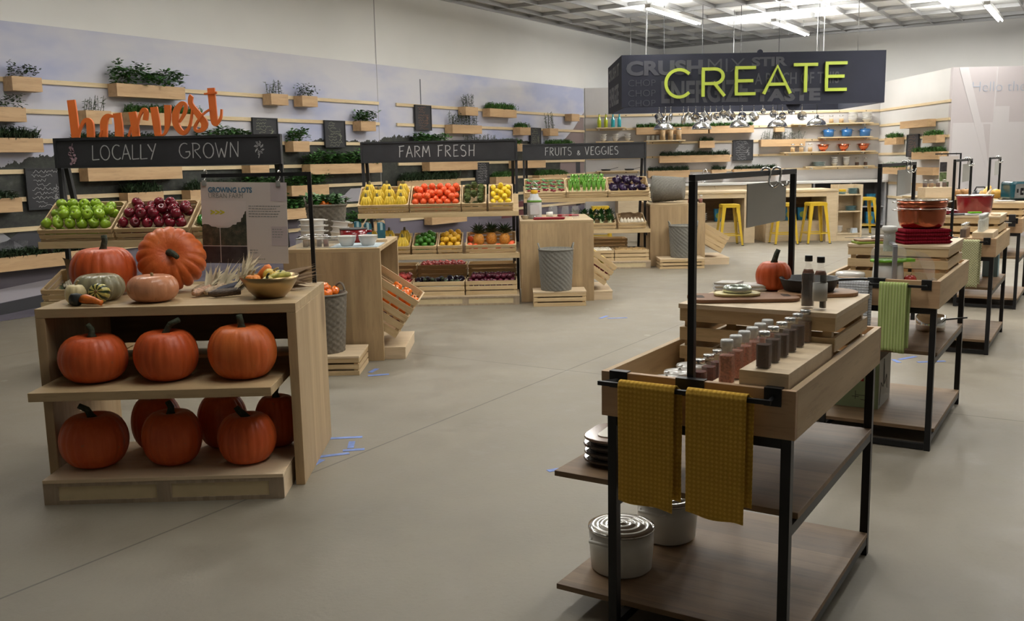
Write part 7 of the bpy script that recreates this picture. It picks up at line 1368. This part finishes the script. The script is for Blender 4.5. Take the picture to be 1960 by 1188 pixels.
for body, z0, z1, yy0, yy1 in (('CRUSH IT', .60, .82, .35, 2.2), ('ENERGIZE', .10, .46, .45, 2.0)):
    me = text_mesh(body, 1.0, .003, 'LEFT', .03); xs = [v.co.x for v in me.vertices]; ys = [v.co.y for v in me.vertices]
    for v in me.vertices: v.co.x = (v.co.x - min(xs)) * (yy1 - yy0) / (max(xs) - min(xs)); v.co.y = (v.co.y - min(ys)) * (z1 - z0) / (max(ys) - min(ys))
    me.materials.clear(); me.materials.append(sw2); o = bpy.data.objects.new('word_lettering', me); C.objects.link(o); o.parent = cs; o.matrix_local = T(-.004, yy1, z0) @ RZ(-PI / 2) @ UP
MB().lathe([(0, 0), (.13, 0), (.13, .04), (0, .04)], 28, M=T(3.09, .06, .03) @ RX(PI / 2) @ T(0, 0, -.06), sm=False).build('mount_disc', navy, cs); MB().lathe([(0, 0), (.05, 0), (.05, .03), (0, .03)], 20, M=T(2.46, .03, SH_ + .005) @ RX(PI / 2) @ T(0, 0, -.02), sm=False).build('mount_knob', navy, cs)
wire = plain('wire_grey', (0.45, 0.45, 0.45), .4, .6)
for x, y in ((.45, .025), (SW_ - .5, .025), (.45, SD_ - .025), (SW_ - .5, SD_ - .025)): MB().tube([(x, y, SH_), (x, y, CEIL - SZ0 - .01)], .006, 6).build('hanging_wire', wire, cs)
# ---- pendant lamps and hanging pans under the sign
for i, (x, z) in enumerate(((2.945, 2.125), (3.665, 2.118), (4.385, 2.14), (5.10, 2.128), (5.845, 2.138))):
    p = thing('pendant_lamp', ('first', 'second', 'third', 'fourth', 'last')[i] + ' chrome dome pendant lamp under the CREATE sign, counted from the mural', 'pendant lamp', (x, 18.3, z)); lathe_part(p, 'dome_shade', [(.195, 0), (.190, .018), (.16, .075), (.10, .122), (.045, .145), (.04, .143), (.097, .116), (.154, .072), (.188, .0)], chrome, 40); lathe_part(p, 'lamp_cap', [(.047, .143), (.04, .165), (.036, .20), (.015, .215), (0, .215)], chrome, 22); MB().tube([(0, 0, .21), (0, 0, CEIL - z - .01)], .005, 6).build('cord', blackp, p); MB().ball((0, 0, .07), .03, 12, 8).build('bulb', plain('bulb_glass', (0.8, 0.78, 0.7), .3), p)
PRY = 18.95
pr2 = thing('pot_rail', 'steel hanging rail hidden inside the CREATE sign for pans', 'rail', (4.4, PRY, 2.62)); MB().tube([(-1.9, 0, 0), (1.95, 0, 0)], .010, 10).build('rail_rod', steel, pr2)
for x in (-1.7, 0, 1.75): MB().tube([(x, 0, 0), (x, 0, CEIL - 2.63)], .005, 6).build('drop_wire', wire, pr2)
def hung_pot(px, zc, r, d, ry, rz, label, kind):
    x = (px - 980) / 1815.3 * (PRY * .988 + .12); M = T(x, PRY, zc); ztop = 2.606
    p = thing('hanging_pan', label, 'pan', M=M); Q = RZ(rz) @ RX(PI / 2 + ry)
    if kind == 'pan': prof = [(0, -d / 2), (r * .8, -d / 2), (r, d / 2), (r * .95, d / 2), (r * .76, -d / 2 + .006), (0, -d / 2 + .005)]
    else: prof = [(0, -d / 2), (r * .92, -d / 2), (r, -d / 2 + .015), (r, d / 2), (r * 1.03, d / 2 + .004), (r * .95, d / 2), (r * .95, -d / 2 + .02), (0, -d / 2 + .01)]
    MB().lathe(prof, 28, M=Q).build('pan_body', chrome if kind == 'pot' else steel, p); up = r * (abs(math.cos(ry)) + .0) + abs(math.sin(ry)) * d * .3
    MB().tube([(0, 0, up - .012), (0, 0, min(ztop - zc - .03, up + .16)), (0, 0, ztop - zc - .012)], [.009, .008, .003], 8).build('handle', steel, p)
PO = [(1265, 2.375, .085, .12, .9, .3, 'pot', 'deep steel pot tilted, first on the rail by the mural'), (1277, 2.35, .075, .05, .2, 1.1, 'pan', 'small pan seen nearly edge-on beside the first pot'), (1287, 2.385, .085, .045, .1, 1.25, 'pan', 'thin pan edge-on after the first tilted pot'), (1311, 2.33, .095, .05, .15, 1.15, 'pan', 'pan edge-on that hangs lowest in the first group'), (1320, 2.40, .078, .04, .05, .35, 'pan', 'round pan facing the room above the bright herbs'), (1334, 2.38, .082, .11, .5, -.4, 'pot', 'steel pot turned before the second lamp cord'), (1351, 2.39, .085, .11, .8, .5, 'pot', 'tilted steel pot just after the second lamp cord'), (1362, 2.375, .085, .045, .1, 1.2, 'pan', 'dark pan edge-on after the second lamp'), (1373, 2.385, .065, .07, .3, .7, 'pot', 'small pot between two larger pots'), (1385, 2.42, .085, .05, .2, .3, 'pan', 'shiny pan high on the rail before the big pot'),
      (1399, 2.40, .09, .13, .7, .4, 'pot', 'largest tilted pot before the third lamp'), (1422, 2.36, .085, .12, .6, -.3, 'pot', 'steel pot right above the third lamp dome'), (1444, 2.37, .085, .12, .9, .5, 'pot', 'tilted pot between the third and fourth lamps'), (1461, 2.46, .055, .04, .05, .2, 'pan', 'small bright ladle-like pan high on the rail'), (1480, 2.41, .078, .04, .1, .25, 'pan', 'round pan hanging by the black mount disc'), (1498, 2.36, .07, .10, .5, -.3, 'pot', 'pot hanging just under the black mount disc'), (1515, 2.45, .072, .04, .05, -.2, 'pan', 'round pan after the black mount disc'), (1535, 2.36, .092, .045, .05, -.15, 'pan', 'last large frying pan beside the fifth lamp')]
for px, zc, r, d, ry, rz, kind, lab in PO: hung_pot(px, zc, r, d, ry, rz, lab, kind)
# ---- harvest lettering cut from orange board, standing on the first sign
orangeb = plain('harvest_orange', (0.70, 0.15, 0.022), .55)
hz = thing('harvest_lettering', 'orange cut-out script word harvest standing on the LOCALLY GROWN board', 'letters', (STANDS['LG'][0], STANDS['LG'][2] - .005, 1.833))
def nib(pts, w0, w1, name):
    """brush stroke from points (x, z, weight)"""
    m = MB(); n = len(pts); L_, R_ = [], []
    for i in range(n):
        a_ = Vector((pts[max(i - 1, 0)][0], 0, pts[max(i - 1, 0)][1])); b_ = Vector((pts[min(i + 1, n - 1)][0], 0, pts[min(i + 1, n - 1)][1])); d = (b_ - a_).normalized(); nn = Vector((-d.z, 0, d.x)); w = pts[i][2]
        p = Vector((pts[i][0], 0, pts[i][1])); L_.append(p + nn * w / 2); R_.append(p - nn * w / 2)
    vs = []
    for q in (L_, R_): vs += [(v.x, -.0003 * ii, v.z) for ii, v in enumerate(q)]
    k = len(vs); vs += [(x, .022, z) for x, y, z in vs]; fs = []
    for i in range(n - 1): fs += [(i, i + 1, n + i + 1, n + i), (k + i, k + n + i, k + n + i + 1, k + i + 1), (i, k + i, k + i + 1, i + 1), (n + i, n + i + 1, k + n + i + 1, k + n + i)]
    fs += [(0, n, k + n, k), (n - 1, k + n - 1, k + 2 * n - 1, 2 * n - 1)]
    return vs, fs
def smooth(pts, q=5):
    out = []; n = len(pts)
    for i in range(n - 1):
        p0, p1, p2, p3 = pts[max(i - 1, 0)], pts[i], pts[i + 1], pts[min(i + 2, n - 1)]
        for k in range(q):
            t = k / q; out.append(tuple(.5 * (2 * p1[c] + (p2[c] - p0[c]) * t + (2 * p0[c] - 5 * p1[c] + 4 * p2[c] - p3[c]) * t * t + (3 * p1[c] - p0[c] - 3 * p2[c] + p3[c]) * t ** 3) for c in range(3)))
    return out + [pts[-1]]
u = 7.74 / 1815.3 / 3.96      # drawing unit to metres
def hp2(x, y, w): return ((x - 403) * u * 1.0, (796 - y - (x - 530) * .008) * u, w * u)
HL = {'h': [[(555, 520, 58), (562, 640, 60), (566, 800, 58)], [(585, 800, 16), (612, 722, 18), (650, 672, 30), (684, 690, 52), (682, 800, 52)]],
      'a': [[(862, 645, 16), (815, 640, 34), (785, 690, 52), (778, 800, 44)], [(745, 800, 14), (770, 740, 14)], [(893, 620, 58), (900, 700, 58), (896, 800, 60)]],
      'r': [[(955, 800, 14), (985, 720, 14)], [(1003, 612, 54), (1015, 700, 56), (1018, 800, 54)], [(1030, 760, 14), (1052, 660, 16), (1088, 600, 26), (1110, 610, 30), (1100, 675, 34)]],
      'v': [[(1163, 578, 52), (1172, 680, 54), (1180, 796, 46)], [(1180, 800, 20), (1235, 770, 18), (1260, 690, 40), (1270, 565, 48)]],
      'e': [[(1345, 690, 14), (1390, 620, 24), (1400, 565, 24), (1370, 556, 30), (1325, 620, 46), (1322, 710, 46), (1370, 770, 36), (1420, 720, 16), (1450, 600, 12)]],
      's': [[(1425, 560, 14), (1445, 500, 30), (1440, 560, 36), (1500, 650, 48), (1532, 700, 50), (1515, 745, 34), (1470, 755, 22), (1462, 720, 18), (1520, 640, 12), (1580, 600, 12)]],
      't': [[(1596, 445, 54), (1600, 560, 52), (1605, 690, 48), (1625, 700, 26), (1655, 660, 16), (1665, 600, 12)], [(1545, 488, 12), (1640, 480, 16)]]}
for ch, strokes in HL.items():
    m = MB()
    for si, st in enumerate(strokes):
        q = smooth([hp2(x, y, w) for x, y, w in st]); q = [(x, max(z, .0015), w) for x, z, w in q]; vs, fs = nib(q, 0, 0, ''); m.add([(x, y - .009 * si, max(z, .0005)) for x, y, z in vs], fs)
    m.build('script_letter', orangeb, hz)
